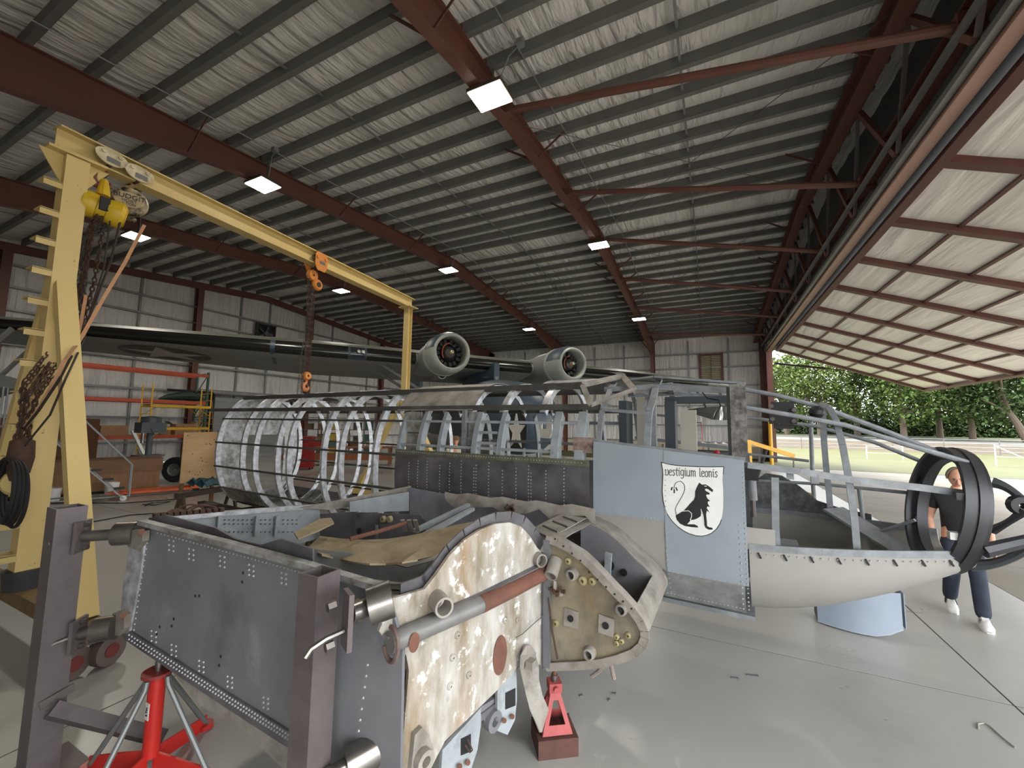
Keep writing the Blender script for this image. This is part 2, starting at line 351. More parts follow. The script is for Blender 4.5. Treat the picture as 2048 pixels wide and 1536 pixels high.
MB().bx(3.46, 4.1, YN, 31.2, 7.23, 7.31).o('sky_slit_cover', BLACK, wr)  # black strip added to shut out the sky slit and keep the gap dark
MB().ibeam((3.35, YN, 7.85), (3.35, 31.3, 7.85), .25, .25).o('header_beam', RED, wr)
MB().bx(3.15, 3.25, YN, 31.3, 7.6, 7.65).o('header_rail', GALV, wr)
for k in range(12):
    y = 2 + k * 2.55
    MB().bar((3.3, y, 7.4), (3.15, y + 1.2, zr(y + 1.2) - .5), .1, .1, (1, 0, 0)).o('truss_brace', RED, wr)
    MB().bar((3.3, y + 2.5, 7.4), (3.15, y + 1.3, zr(y + 1.3) - .5), .06, .06, (1, 0, 0)).o('truss_brace', DSTEEL, wr)
for y in (3.2, 7.3, 11.4, 15.4, 19.7, 24.0, 28.4):
    z0 = zr(y) - depth(y) + .1
    mb = MB().tube([(-3.72, y, z0), (3.35, y, 7.78)], .075, 10); mb.bx(-3.88, -3.66, y - .09, y + .09, z0 - .1, z0 + .12).bx(3.2, 3.5, y - .1, y + .1, 7.66, 7.95)
    mb.o('strut', RED, wr)
for y in (5, 9, 13, 17.5, 20.5, 23.5, 26.5, 29.5): MB().bar((2.9, y, zr(y) - .48), (2.1, y, zr(y) + .02), .06, .012, (0, 1, 0)).o('flange_brace', RED, wr)
MB().ibeam((3.55, 31.2, 0), (3.55, 31.2, 7.2), .4, .35, up=(0, 1, 0)).o('door_jamb', RED, wr)
MB().ibeam((3.35, YF - .1, 0), (3.35, YF - .1, zr(YF)), .3, .3, up=(0, 1, 0)).o('column', RED, wr)
MB().bx(XD, XD + .05, 31.2, YF + .3, 0, 8).o('return_panel', INSW, wr)

# hangar door leaf, swung out and up
dr = struct('door_1', 'tilted-up hangar door with cream insulated panels and red ribs')
HX, HZ, DL = 3.9, 7.14, 7.25; dd = V((.930, 0, -.367)); dn = V((.367, 0, .930))
RY = [29.9, 27.35, 24.9, 22.4, 19.7, 16.9, 14.35, 11.95, 9.55, 7.15, 4.75, 2.35, 0]
SS = [.0, 1.2, 2.4, 3.6, 4.8, 6.0, DL]
PANM = wrinkle('cream_door_insulation', (240, 239, 235), (226, 224, 218), 1, 3, .5)
DRED = mat('dark_red_door_frame', (96, 56, 48), (80, 48, 42), scale=1.5, rough=.5)
H = V((HX, 0, HZ))
for i, y in enumerate(RY):
    MB().bar(H + V((0, y, 0)) - dn * .1, H + V((0, y, 0)) + dd * DL - dn * .1, .14, .2, (0, 1, 0)).o('rib', DRED, dr)
for s in SS:
    big = s in (0, DL)
    MB().bar(H + dd * s + V((0, RY[0], 0)) - dn * (.1 if big else .05), H + dd * s + V((0, RY[-1], 0)) - dn * (.1 if big else .05), .16 if big else .07, .2 if big else .1, dn).o('rail', DRED, dr)
for i in range(len(RY) - 1):
    for j in range(6):
        ya, yb, sa, sb = RY[i] - .06, RY[i + 1] + .06, SS[j] + .03, SS[j + 1] - .03
        rw = []
        for q in range(4):
            rw.append([H + dd * (sa + (sb - sa) * p / 3) + V((0, ya + (yb - ya) * q / 3, 0)) - dn * (.03 * (q in (1, 2)) * (p in (1, 2)) * random.uniform(.3, 1)) for p in range(4)])
        MB().sheet(rw, .03).o('panel', PANM, dr)
MB().bx(0, 1, 0, 1, 0, .02).o('skylight_pane', mat('self_glowing_skylight', (225, 238, 245), rough=.2, emit=.25), dr, loc=onZ(1985, 697, 5.3) - V((.2, .2, 0))).scale = (.35, .5, 1)  # pane emits a weak glow in place of daylight coming through it
MB().tube([onY(1552, 727, 30.5), onY(1650, 737, 28.5)], .07, 10).tube([onY(1650, 737, 28.5), onY(1690, 741, 27.8)], .03, 8).o('lift_ram', mat('dark_ram', (58, 44, 42), rough=.4), dr)

# ------------------------------------------------------------------ lamps
LENS = mat('glowing_lamp_lens', (255, 250, 235), rough=.3, emit=14)
HOUS = mat('bronze_lamp_housing', (70, 64, 54), rough=.5)
names = {(-3.9, 6.78): ('large glowing square high-bay lamp under the nearest red rafter', 8.93), (-3.9, 15.9): ('glowing high-bay lamp at the ridge of the nearest red rafter', 9.5), (-3.9, 26.2): ('glowing high-bay lamp near the far eave of the rafter beside the door', 8.9),
         (-11.0, 6.6): ('glowing square high-bay lamp above the cream gantry beam', 8.72), (-11.0, 15.5): ('glowing high-bay lamp at the ridge of the middle red rafter', 9.42), (-11.0, 25.1): ('glowing high-bay lamp hanging between the two radial engines', 8.64),
         (-18.1, 6.6): ('glowing high-bay lamp beside the yellow chain hoist', 8.62), (-18.1, 15.5): ('glowing high-bay lamp beside the hanging orange hoist chains', 9.35), (-18.1, 25.0): ('glowing high-bay lamp just left of the left radial engine', 8.55)}
for (X, Y), (lb, z) in names.items():
    zn = min(z, zr(Y) - depth(Y) - .24); k_ = (zn - CAMZ) / (z - CAMZ); X, Y, z = X * k_, Y * k_, zn
    t = thing('high_bay_lamp', lb, 'lamp', (X, Y, z), 0, 'high-bay lamps under the roof')
    MB().bx(-.37, .37, -.29, .29, .02, .09).bx(-.2, .2, -.15, .15, .09, .2).o('housing', HOUS, t)
    MB().bx(-.35, .35, -.27, .27, 0, .02).o('lens', LENS, t)
    top = zr(Y) - z
    MB().bar((0, .1, .15), (0, .1, top - .02), .05, .02).o('hanger', HOUS, t)
    MB().tube([(-.3, 0, .1), (-.3, 0, top - .2)], .008, 5).o('hanger', HOUS, t)
    MB().tube([(.2, 0, .18), (.25, 0, .4), (.45, -.1, top - .1), (.75, -.2, top - .04)], .012, 6).bx(.68, .8, -.28, -.14, top - .1, top + .0).o('conduit', GALV2, t)
    ld = bpy.data.lights.new('lamp_light', 'AREA'); ld.shape = 'RECTANGLE'; ld.size = .7; ld.size_y = .54; ld.energy = 110; ld.color = (1, .93, .82)
    lo = bpy.data.objects.new('lamp_light', ld); COL.objects.link(lo); lo.parent = t; lo.location = (0, 0, -.02)
# ------------------------------------------------------------------ gantry crane and hoists
def chain(mb, pts, link=.055, r=.006, seg=8, nn=4, wid=.5):
    pts = [V(p) for p in pts]; k = 0; carry = 0
    for a, b in zip(pts[:-1], pts[1:]):
        d = b - a; Ln = d.length
        if Ln < 1e-6: continue
        d.normalize(); u, w_ = perp(d); t = carry
        while t < Ln:
            c = a + d * t; s = u if k % 2 else w_
            mb.tube([c + d * (link * .62 * math.cos(2 * math.pi * j / seg)) + s * (link * wid * .62 * math.sin(2 * math.pi * j / seg)) for j in range(seg)], r, nn, closed=True)
            t += link; k += 1
        carry = t - Ln
    return mb
def hook(mb, o, s, side=(0, 1, 0), r=.16):
    """a lifting hook hanging from o, size s"""
    o, side = V(o), V(side).normalized(); P = [(0, 0), (0, -.25), (-.05, -.4), (-.28, -.55), (-.34, -.8), (-.2, -1.02), (.08, -1.05), (.27, -.9), (.3, -.7)]
    return mb.tube([o + side * (x * s) + V((0, 0, z * s)) for x, z in P], [r * s * q for q in (.7, .7, .8, 1, 1.1, 1.1, .95, .7, .35)], 8)
BA, BBm = V((-6.7, 1.64, 5.46)), V((-7.29, 8.6, 5.46))       # beam centre line ends
bdir = (BBm - BA).normalized(); bside = bdir.cross(V((0, 0, 1))).normalized()   # towards the door side
def onBeam(x, y, off=.12):
    d = ray(x, y); n = bside; t = (BA + bside * off - CAM).dot(n) / d.dot(n); return CAM + d * t
GX, GY = -6.7, 1.82
g = thing('gantry_crane', 'tall cream-yellow steel gantry crane with a long top beam and stepped leg', 'crane', (GX, GY, 0))
L0 = V((GX, GY, 0))
def gb(): return MB()
gb().ibeam(BA - L0, BBm - L0, .27, .2, .018, .012).o('beam', CREAM, g)
gb().bx(-.1, .1, -.1, .1, .5, 5.28).o('post', CREAMW, g)
mb = gb(); mb.box((0, 0, 5.305), (.24, .5, .03)); mb.o('cap_plate', CREAM, g)
for sx in (-1, 1):
    gb().prism([(0, 0), (sx * .2, 0), (0, -.34)], (-.01, sx * .1, 5.29), (0, 1, 0), (0, 0, 1), .02).o('gusset', CREAM, g)
    gb().bar((sx * .13, 0, 3.75), (sx * 1.52, 0, .42), .11, .16, (0, 1, 0)).o('brace', CREAMW, g)
gb().bx(-1.75, 1.75, -.09, .09, .28, .42).o('base_beam', mat('grimy_ochre_steel', (128, 104, 62), (92, 74, 50), scale=6, rough=.7), g)
gb().cyl((0, 0, .42), (0, 0, .62), .15, 16, .17).o('post_shoe', mat('dark_scuffed_bucket', (62, 62, 64), (40, 40, 42), scale=9, rough=.6), g)
for k in range(13):
    z = .8 + k * .343
    gb().box((0, -.17, z), (.19, .16, .014)).box((.089, -.17, z - .035), (.012, .16, .07)).o('rung', CREAM, g)
for sx in (-1, 1):
    for dy in (-.12, .12):
        w_ = gb().lathe([(.02, -.06), (.1, -.06), (.13, -.055), (.135, 0), (.13, .055), (.1, .06), (.02, .06)], (sx * 1.66, dy, .135), (1, .35, 0), 20).o('caster_wheel', mat('grey_brown_tread', (98, 84, 76), rough=.6), g)
        MB().cyl((sx * 1.66 - .065, dy - .02, .135), (sx * 1.66 + .065, dy + .02, .135), .06, 14).o('hub', mat('red_hub', (110, 40, 34), rough=.5), w_)
    gb().bx(sx * 1.66 - .09, sx * 1.66 + .09, -.2, .2, .265, .285).o('caster_plate', DSTEEL, g)
# far leg
far = V((BBm.x + .02, BBm.y - .15, 0)) - L0
gb().ibeam(far + V((0, 0, .42)), far + V((0, 0, 5.3)), .16, .16, up=(0, 1, 0)).o('post', CREAM, g)
gb().box(far + V((0, 0, 5.315)), (.4, .34, .02)).o('cap_plate', CREAM, g)
for sx in (-1, 1): gb().bar(far + V((sx * .1, 0, 2.85)), far + V((sx * 1.5, 0, .42)), .1, .14, (0, 1, 0)).o('brace', CREAM, g)
gb().box(far + V((0, 0, .35)), (3.4, .18, .14)).o('base_beam', CREAM, g)
for sx in (-1, 1): gb().cyl(far + V((sx * 1.6, -.06, .14)), far + V((sx * 1.6, .06, .14)), .14, 18).o('caster_wheel', RUBBER, g)

TROL = mat('cream_trolley_paint', (214, 204, 172), (170, 150, 112), scale=9, rough=.5, contrast=.2)
ORNG = mat('orange_hoist_paint', (216, 140, 62), (186, 112, 48), scale=6, rough=.5)
YEL = mat('bright_yellow_enamel', (222, 188, 44), (196, 160, 30), scale=4, rough=.4)
def trolley(px, py, m, label, big=1.0, square=False):
    c = onBeam(px, py); t = thing('beam_trolley', label, 'trolley', (0, 0, 0), 0, 'trolleys on the gantry beam')
    t.location = c - bside * .12; u, wv = bdir, V((0, 0, 1))
    for sg in (1, -1):
        o = bside * (sg * .125)
        if square: poly = [(-.12, .17), (.12, .17), (.15, .1), (.15, -.1), (.09, -.2), (-.09, -.2), (-.15, -.1), (-.15, .1)]
        else: poly = [(.2 * big * math.cos(a) , (.07 + .1 * (math.sin(a) if math.sin(a) > 0 else 0) + (.15 * math.sin(a) if math.sin(a) < 0 else 0) - .04) * big) for a in [2 * math.pi * k / 20 for k in range(20)]]
        pl = MB().prism(poly, o, u, wv, .016 * sg).o('side_plate', m, t)
        for q in (-.1, .1):
            MB().cyl(o + u * (q * big) + wv * (.06 * big) + bside * (.004 * sg), o + u * (q * big) + wv * (.06 * big) + bside * (.035 * sg), .03 * big, 10).o('axle_boss', m, pl)
            MB().cyl(o - bside * (sg * .02) + u * (q * big) + wv * (.06 * big), o - bside * (sg * .075) + u * (q * big) + wv * (.06 * big), .055, 14).o('wheel', DSTEEL, t)
        MB().box(o + bside * (.02 * sg) - wv * .03 + u * .02, (.004, .13, .06), rz=math.atan2(bdir.y, bdir.x) - math.pi / 2).o('rating_plate', GALV, pl)
    MB().tube([bside * -.12 - wv * .12 * big, bside * .12 - wv * .12 * big], .02, 8).o('load_pin', RUST, t)
    return c - bside * .12
c1 = trolley(222, 317, TROL, 'cream beam trolley nearest the gantry post, carrying the rusty hook', .8)
c2 = trolley(278, 349, TROL, 'cream beam trolley holding the scuffed round hoist', .8)
c3 = trolley(642, 523, ORNG, 'square orange beam trolley at the middle of the gantry beam', square=True)
# yellow chain hoist
t = thing('chain_hoist', 'bright yellow chain hoist with a thick bunch of rusty chain', 'hoist', c1 - V((0, 0, .1)))
T0 = c1 - V((0, 0, .1))
hook(MB(), (0, 0, .02), .26, bdir, .17).o('upper_hook', mat('rust_brown_iron', (112, 70, 56), rough=.7), t)
hk = onBeam(203, 418, .05) - T0
MB().tube([hk + V((0, 0, .38)), hk + V((0, 0, .3)), hk + V((0, 0, .17))], [.03, .05, .07], 10).o('swivel', YEL, t)
MB().lathe([(.02, -.19), (.12, -.19), (.15, -.17), (.16, -.12), (.15, -.05), (.13, -.04), (.13, .04), (.15, .05), (.17, .1), (.17, .17), (.14, .21), (.03, .22)], hk, (.25, .95, -.15), 28).o('body', YEL, t)
MB().ring(hk + V((.05, .21, -.03)), (.25, .95, -.15), .06, .12, .02, 22).o('cover_rim', mat('darker_yellow', (190, 156, 30), rough=.4), t)
MB().box(hk + V((.14, -.02, .02)), (.03, .09, .16)).o('rating_label', BLACK, t)
ch = MB(); P0 = hk + V((.02, 0, -.14))
w1 = [onBeam(190, 450, 0) - T0, onBeam(172, 560, 0) - T0, onBeam(150, 640, 0) - T0]
for k in range(6):
    o = V((random.uniform(-.05, .05), random.uniform(-.06, .06), 0)); chain(ch, [P0 + o] + [q + o * (.8 + .2 * k % 2) for q in w1] + [onBeam(122, 690 + 4 * k, 0) - T0 + o, onBeam(60, 768 + 6 * k, .25) - T0 + o, onBeam(48, 850, .25) - T0 + o * .6, onBeam(45 - 2 * k, 880 + 9 * k, .25) - T0 + o], .06, .0085)
ch.o('load_chain', RUST, t)
ch = MB(); o = V((0, .08, 0))
for k, (xx, yb) in enumerate(((163, 640), (157, 635), (150, 560))): chain(ch, [P0 + o * k, onBeam(xx + 12, 480, .02) - T0, onBeam(xx, yb, .02) - T0], .065, .009)
ch.o('hand_chain', mat('grey_chain', (84, 78, 74), rough=.6, metal=.4), t)
MB().lathe([(.02, 0), (.07, .02), (.1, .25), (.09, .42), (.03, .46)], onBeam(40, 925, .25) - T0 - V((0, 0, .2)), (0, 0, 1), 16).o('chain_bucket', RUST, t)
MB().lathe([(.02, -.03), (.1, -.03), (.13, 0), (.1, .03), (.02, .03)], onBeam(32, 965, .28) - T0, (.6, -.6, .1), 18).o('lower_sheave', CREAMW, t)
# scuffed drum hoist
t = thing('drum_hoist', 'scuffed black and cream round hoist lettered BUDGIT', 'hoist', c2 - V((0, 0, .1))); T0 = c2 - V((0, 0, .1))
hook(MB(), (0, 0, .02), .2, bdir, .18).o('upper_hook', mat('grimy_cream_iron', (150, 124, 84), rough=.7), t)
SCUF = mat('scuffed_cream_black', (196, 176, 138), (30, 26, 24), scale=7, rough=.6, contrast=.1)
hk = onBeam(259, 405, .0) - T0
MB().lathe([(.02, -.1), (.12, -.1), (.17, -.07), (.19, 0), (.17, .07), (.12, .1), (.02, .1)], hk, (.92, -.36, -.1), 26).o('body', SCUF, t).scale = (1, 1, 1)
MB().prism([(.15 * math.cos(a), .1 * math.sin(a)) for a in [2 * math.pi * k / 24 for k in range(24)]], hk + V((.1, -.04, -.01)), (.36, .92, 0), (0, 0, 1), .012, V((.92, -.36, 0))).o('name_badge', mat('worn_cream_badge', (202, 184, 146), (150, 128, 96), scale=9, rough=.6), t)
def text(s, size, m, parent, o, u, v, name='lettering', ex=.002, width=None):
    cu = bpy.data.curves.new(name, 'FONT'); cu.body = s; cu.size = size; cu.extrude = ex; cu.align_x = 'CENTER'; cu.align_y = 'CENTER'
    ob = bpy.data.objects.new('tmp', cu); COL.objects.link(ob); dg = bpy.context.evaluated_depsgraph_get(); me = bpy.data.meshes.new_from_object(ob.evaluated_get(dg)); bpy.data.objects.remove(ob)
    u, v = V(u).normalized(), V(v).normalized(); n = u.cross(v); M = Matrix((u, v, n)).transposed().to_4x4(); M.translation = V(o); me.transform(M); me.materials.clear(); me.materials.append(m)
    ob = bpy.data.objects.new(name, me); COL.objects.link(ob); ob.parent = parent; return ob
for s, zz, sz in (('BUDGIT', .035, .085), ('HOIST', -.02, .05), ('1 TON', -.062, .045)): text(s, sz, BLACK, t, hk + V((.116, -.045, zz - .01)), (.36, .92, 0), (0, 0, 1))
MB().lathe([(.02, 0), (.05, .01), (.05, .04), (.02, .05)], hk + V((.05, .02, -.26)), (0, 0, 1), 12).o('chain_guide', SCUF, t)
for nm, seq in (('pull_rope', [(243, 432), (222, 520), (196, 590), (160, 680), (118, 760), (78, 820), (48, 858)]), ('control_cable', [(220, 442), (207, 540), (180, 625), (168, 680), (130, 760), (100, 830), (55, 885), (40, 905)])):
    MB().tube([(onBeam(x, y, .2) if y < 700 else onY(x, y, 1.62)) - T0 for x, y in seq], .012 if nm == 'pull_rope' else .009, 6).o(nm, mat('dark_rope', (54, 44, 38), rough=.9), t)
# tan strap
sm = MB(); STR = mat('tan_webbing', (206, 158, 118), (186, 138, 100), scale=12, rough=.8)
seq = [onBeam(289, 450, .25), onBeam(250, 525, .25), onBeam(205, 600, .25), onBeam(160, 680, .25), onY(130, 720, 1.63), onY(108, 765, 1.62), onY(80, 815, 1.62), onY(50, 855, 1.62)]
sp = seq[-1].copy()
for a, b in zip(seq[:-1], seq[1:]): sm.bar(a - sp, b - sp, .035, .006, (1, -.5, 0))
tag(sm.o('webbing_strap', STR, loc=sp), 'tan webbing strap slung from the gantry beam down to the post', 'strap')
sm = MB(); seq = [onBeam(172, 590, .1), onBeam(163, 640, .1), onBeam(150, 700, .1), onBeam(145, 740, .1), onBeam(138, 770, .1)]; sp = seq[-1].copy()
for a, b in zip(seq[:-1], seq[1:]): sm.bar(a - sp, b - sp, .03, .006, (1, -.5, 0))
tag(sm.o('webbing_strap', STR, loc=sp), 'short tan webbing strap hanging behind the gantry brace', 'strap')
# orange chain hoist
t = thing('chain_hoist', 'orange chain hoist with four rusty chains and a hook over the airframe', 'hoist', c3 - V((0, 0, .15))); T0 = c3 - V((0, 0, .15))
MB().tube([(0, 0, .06), (0, 0, -.06)], .03, 8).ring((0, 0, -.08), bside, .03, .06, .03, 14).o('shackle', RUST, t)
q = onBeam(624, 553, 0) - T0
MB().lathe([(.02, -.05), (.1, -.05), (.12, 0), (.1, .05), (.02, .05)], q + V((0, 0, .02)), bside, 18).o('gear_case', ORNG, t)
q2 = onBeam(634, 570, .06) - T0
MB().lathe([(.02, -.05), (.09, -.05), (.115, -.02), (.115, .02), (.09, .05), (.03, .05)], q2, bside, 22).o('hand_wheel', ORNG, t)
MB().cyl(q2 + bside * .045, q2 + bside * .06, .05, 16).o('wheel_badge', STEEL, t)
lo_ = onBeam(613, 755, 0) - T0
for k, dx in enumerate((-.09, -.03, .03, .09)):
    chain(MB(), [q + bdir * dx * .8 + V((0, 0, -.05)), lo_ + bdir * dx * .55 + V((0, 0, .05))], .075, .009).o('load_chain', RUST, t)
for k, x in enumerate((592, 600)): chain(MB(), [onBeam(628, 565, .05) - T0, onBeam(x + 12, 700, .05) - T0, onBeam(x, 812, .05) - T0], .05, .004, 6, 3).o('hand_chain', mat('grey_chain', (84, 78, 74)), t)
MB().lathe([(.02, -.05), (.07, -.05), (.09, 0), (.07, .05), (.02, .05)], lo_ + V((0, 0, .03)), bside, 18).o('hook_block', ORNG, t)
hook(MB(), lo_ + V((0, 0, -.03)), .2, bdir, .2).o('load_hook', mat('orange_hook', (196, 120, 70), rough=.5), t)
MB().tube([lo_ + V((0, 0, -.2)) + bdir * (.05 * math.cos(a)) + V((0, 0, .07 * math.sin(a))) for a in [2 * math.pi * k / 12 for k in range(12)]], .014, 6, closed=True).o('shackle', DSTEEL, t)
# hanging coil of black hose
hc = onY(22, 978, 1.55); hm = MB()
for k in range(4):
    rr = random.uniform(.96, 1.06); pts = []
    for j in range(28):
        a = 2 * math.pi * j / 28; pts.append((.27 * rr * math.cos(a), .03 * k - .05, .3 * rr * math.sin(a) - .02 * k))
    hm.tube(pts, .017, 7, closed=True)
tag(hm.o('hose_coil', RUBBER, loc=hc), 'black hose coil hung on the gantry leg', 'hose')
# ------------------------------------------------------------------ twin-engined flying boat behind
wa = R(53.0); WD = V((math.cos(wa), math.sin(wa), 0)); ND = V((math.sin(wa), -math.cos(wa), 0))
FBO = V((-8.05, 14.85, 0)); ZL = 4.62
# local axes: x = span to the right wing (away), y = aft, z up
fbt = thing('flying_boat', 'blue-grey twin-engined flying boat with a long high wing, parked behind the airframe', 'aircraft', FBO, wa)
def fl_(p): d = V(p) - FBO; return V((d.dot(WD), d.dot(-ND), d.z))
GREYU = mat('flying_boat_grey', (128, 130, 126), (116, 118, 114), scale=1.5, rough=.5, contrast=.3)
BLUET = mat('flying_boat_blue_grey', (62, 78, 90), (50, 64, 76), scale=1.2, rough=.45)
BOOT = mat('glossy_black_boot', (26, 27, 25), rough=.22)
OLIV = mat('wing_top_olive_grey', (98, 100, 88), (82, 84, 74), scale=2, rough=.5)
def chord(x):
    a = abs(x)
    if a < 7: return 4.4
    return 4.4 - (a - 7) * .24 if a < 14.5 else max(.25, 2.6 * math.sqrt(max(.005, 1 - ((a - 14.5) / 2.6) ** 2)))
AF = [(0, 0), (.01, .028), (.04, .055), (.1, .082), (.2, .1), (.35, .1), (.6, .07), (.85, .03), (1, 0.004), (1, -.002), (.6, -.02), (.3, -.03), (.12, -.034), (.04, -.026), (.01, -.014)]
def sect(x, pts):
    c = chord(x); lead = (4.4 - c) * .32; dz = max(0, abs(x) - 6.5) * .012
    return [V((x, lead + px * c, ZL + dz + pz * c * 1.25 - px * c * .085)) for px, pz in pts]
xs_ = [-17.1, -16.8, -16.2, -15.4, -14.5, -12, -9, -7, -3.5, 0, 3.5, 7, 9, 12, 14.5, 15.4, 16.2, 16.8, 17.1]
MB().loft([sect(x, AF) for x in xs_]).o('wing', GREYU, fbt, ang=50)
TOP = [(.03, .052), (.1, .086), (.2, .104), (.35, .104), (.6, .074), (.85, .034), (1, .008)]
MB().sheet([sect(x, TOP) for x in xs_], -.01).o('wing_top', OLIV, fbt, ang=50)
BT = [(.06, .068), (.03, .05), (.008, .027), (-.004, 0), (.008, -.016), (.035, -.028)]
def boot(a, b): MB().sheet([sect(a + (b - a) * k / 8, BT) for k in range(9)], -.008).o('deicing_boot', BOOT, fbt, ang=60)
boot(-14.6, -8.1); boot(-8.0, -3.3); boot(-1.8, 1.8); boot(3.3, 14)
for x in (-8.05,): MB().sheet([sect(x + q, [(p0, z0 * 1.03) for p0, z0 in BT] + [(.25, -.034), (.5, -.027)]) for q in (-.07, .07)], -.014).o('joint_strap', BLUET, fbt, ang=60)
lx = -5.4
MB().sheet([sect(lx + q, [(p0 - .002, z0 * 1.02) for p0, z0 in BT]) for q in (-.32, -.1, .1, .32)], -.012).o('landing_light_frame', BLUET, fbt, ang=60)
MB().sheet([sect(lx + q, [(p0 - .004, z0 * 1.05) for p0, z0 in BT[1:5]]) for q in (-.24, .24)], -.012).o('landing_light_glass', mat('dark_lamp_glass', (40, 44, 46), rough=.1), fbt, ang=60)
for dx_ in (-.07, .07): MB().lathe([(.0, 0), (.05, .01), (.06, .05)], V((lx + dx_ + .1, -.05, ZL + .1)), (0, -1, .2), 12).o('landing_lamp', WHITE, fbt)
# wing roundel on the underside: disc and star, following the flat lower skin
def under(x, y):
    c = chord(x); lead = (4.4 - c) * .32; p_ = (y - lead) / c; dz = max(0, abs(x) - 6.5) * .012
    zs = [(.12, -.034), (.3, -.03), (.6, -.02), (1, -.002)]
    for (a, za), (b, zb) in zip(zs[:-1], zs[1:]):
        if p_ <= b: return ZL + dz - p_ * c * .085 + c * 1.25 * (za + (zb - za) * (p_ - a) / (b - a))
    return ZL
_q = fl_(onZ(312, 704, ZL - .3)); rx, ry, rr = _q.x, 2.1, 1.22
NAVY = mat('dark_roundel_blue', (36, 36, 38), rough=.5)
def patch(poly, m, name, off):
    vs = [V((x, y, under(x, y) - off)) for x, y in poly]; k = len(vs); c = V((sum(p[0] for p in poly) / k, sum(p[1] for p in poly) / k, 0)); c.z = under(c.x, c.y) - off
    b = [q + V((0, 0, .003)) for q in vs]
    MB().add(vs + b + [c], [(2 * k, i, (i + 1) % k) for i in range(k)] + [(i, k + i, k + (i + 1) % k, (i + 1) % k) for i in range(k)]).o(name, m, fbt)
patch([(rx + rr * math.cos(2 * math.pi * k / 40), ry + rr * math.sin(2 * math.pi * k / 40)) for k in range(40)], NAVY, 'roundel_disc', .012)
patch([(rx + rr * (.97 if k % 2 == 0 else .375) * math.cos(-math.pi / 2 + math.pi * k / 5), ry + rr * (.97 if k % 2 == 0 else .375) * math.sin(-math.pi / 2 + math.pi * k / 5)) for k in range(10)], mat('roundel_star_grey', (168, 168, 166), rough=.6), 'roundel_star', .018)
# engines
COWL = mat('cowl_pale_grey', (168, 172, 164), (152, 156, 148), scale=1.6, rough=.45)
for sgn in (-1, 1):
    ex = sgn * 2.55
    na = MB().lathe([(.45, 2.2), (.58, 1.2), (.66, .3), (.69, -.5), (.7, -1.0)], (ex, 0, ZL + .06), (0, 1, 0), 32).o('nacelle', GREYU, fbt, ang=60)
    cw = MB().lathe([(.71, -.95), (.74, -1.05), (.745, -1.6), (.72, -1.85), (.66, -2.0), (.6, -2.04), (.56, -2.02), (.545, -1.95), (.55, -1.7), (.56, -1.2)], (ex, 0, ZL + .06), (0, 1, 0), 40).o('cowling', COWL, fbt, ang=60)
    # blue-grey upper half of the cowling
    rws = []
    for h_, r_ in ((-.95, .717), (-1.05, .747), (-1.6, .752), (-1.85, .727), (-2.0, .668)):
        rws.append([V((ex + r_ * math.cos(a), h_, ZL + .06 + r_ * math.sin(a))) for a in [R(10 + 160 * k / 16) for k in range(17)]])
    MB().sheet(rws, -.006).o('upper_cowl_paint', BLUET, cw, ang=60)
    MB().ring((ex, -1.02, ZL + .06), (0, 1, 0), .74, .757, .16, 36).o('cowl_band', COWL, cw)
    en = MB().lathe([(.02, -1.15), (.52, -1.15), (.53, -1.3)], (ex, 0, ZL + .06), (0, 1, 0), 28).o('engine', mat('engine_black', (26, 26, 27), rough=.5), fbt)
    for k in range(14):
        a = 2 * math.pi * k / 14
        MB().lathe([(.03, 0), (.075, .03), (.085, .08), (.075, .12), (.085, .16), (.07, .2), (.03, .22)], V((ex + .3 * math.cos(a), -1.5 - .05 * (k % 2), ZL + .06 + .3 * math.sin(a))), (math.cos(a), 0, math.sin(a)), 8).o('cylinder', mat('cylinder_fins', (46, 45, 45), rough=.5), en)
    MB().lathe([(.26, -1.4), (.25, -1.65), (.17, -1.78), (.08, -1.82)], (ex, 0, ZL + .06), (0, 1, 0), 22).o('crankcase', mat('crankcase_grey', (62, 60, 58), rough=.4), en)
    MB().lathe([(.075, -1.75), (.07, -1.98), (.05, -2.05), (.02, -2.06)], (ex, 0, ZL + .06), (0, 1, 0), 16).o('propeller_shaft', mat('pale_brass', (205, 198, 160), rough=.3, metal=.4), en)
    MB().tube([(ex + .3 * math.cos(a) * .95, -1.78, ZL + .06 + .34 * math.sin(a)) for a in [R(95 + 12 * k) for k in range(11)]], .018, 6).o('ignition_tube', mat('copper_red_tube', (170, 84, 62), rough=.4), en)
    MB().lathe([(.17, -.9), (.16, -.2), (.1, .3)], (ex - sgn * .0, 0, ZL - .62), (0, 1, 0), 18).o('oil_scoop', GREYU, na)
    MB().ring((ex, -.9, ZL - .62), (0, 1, 0), .13, .175, .06, 20).o('scoop_lip', GREYU, na)
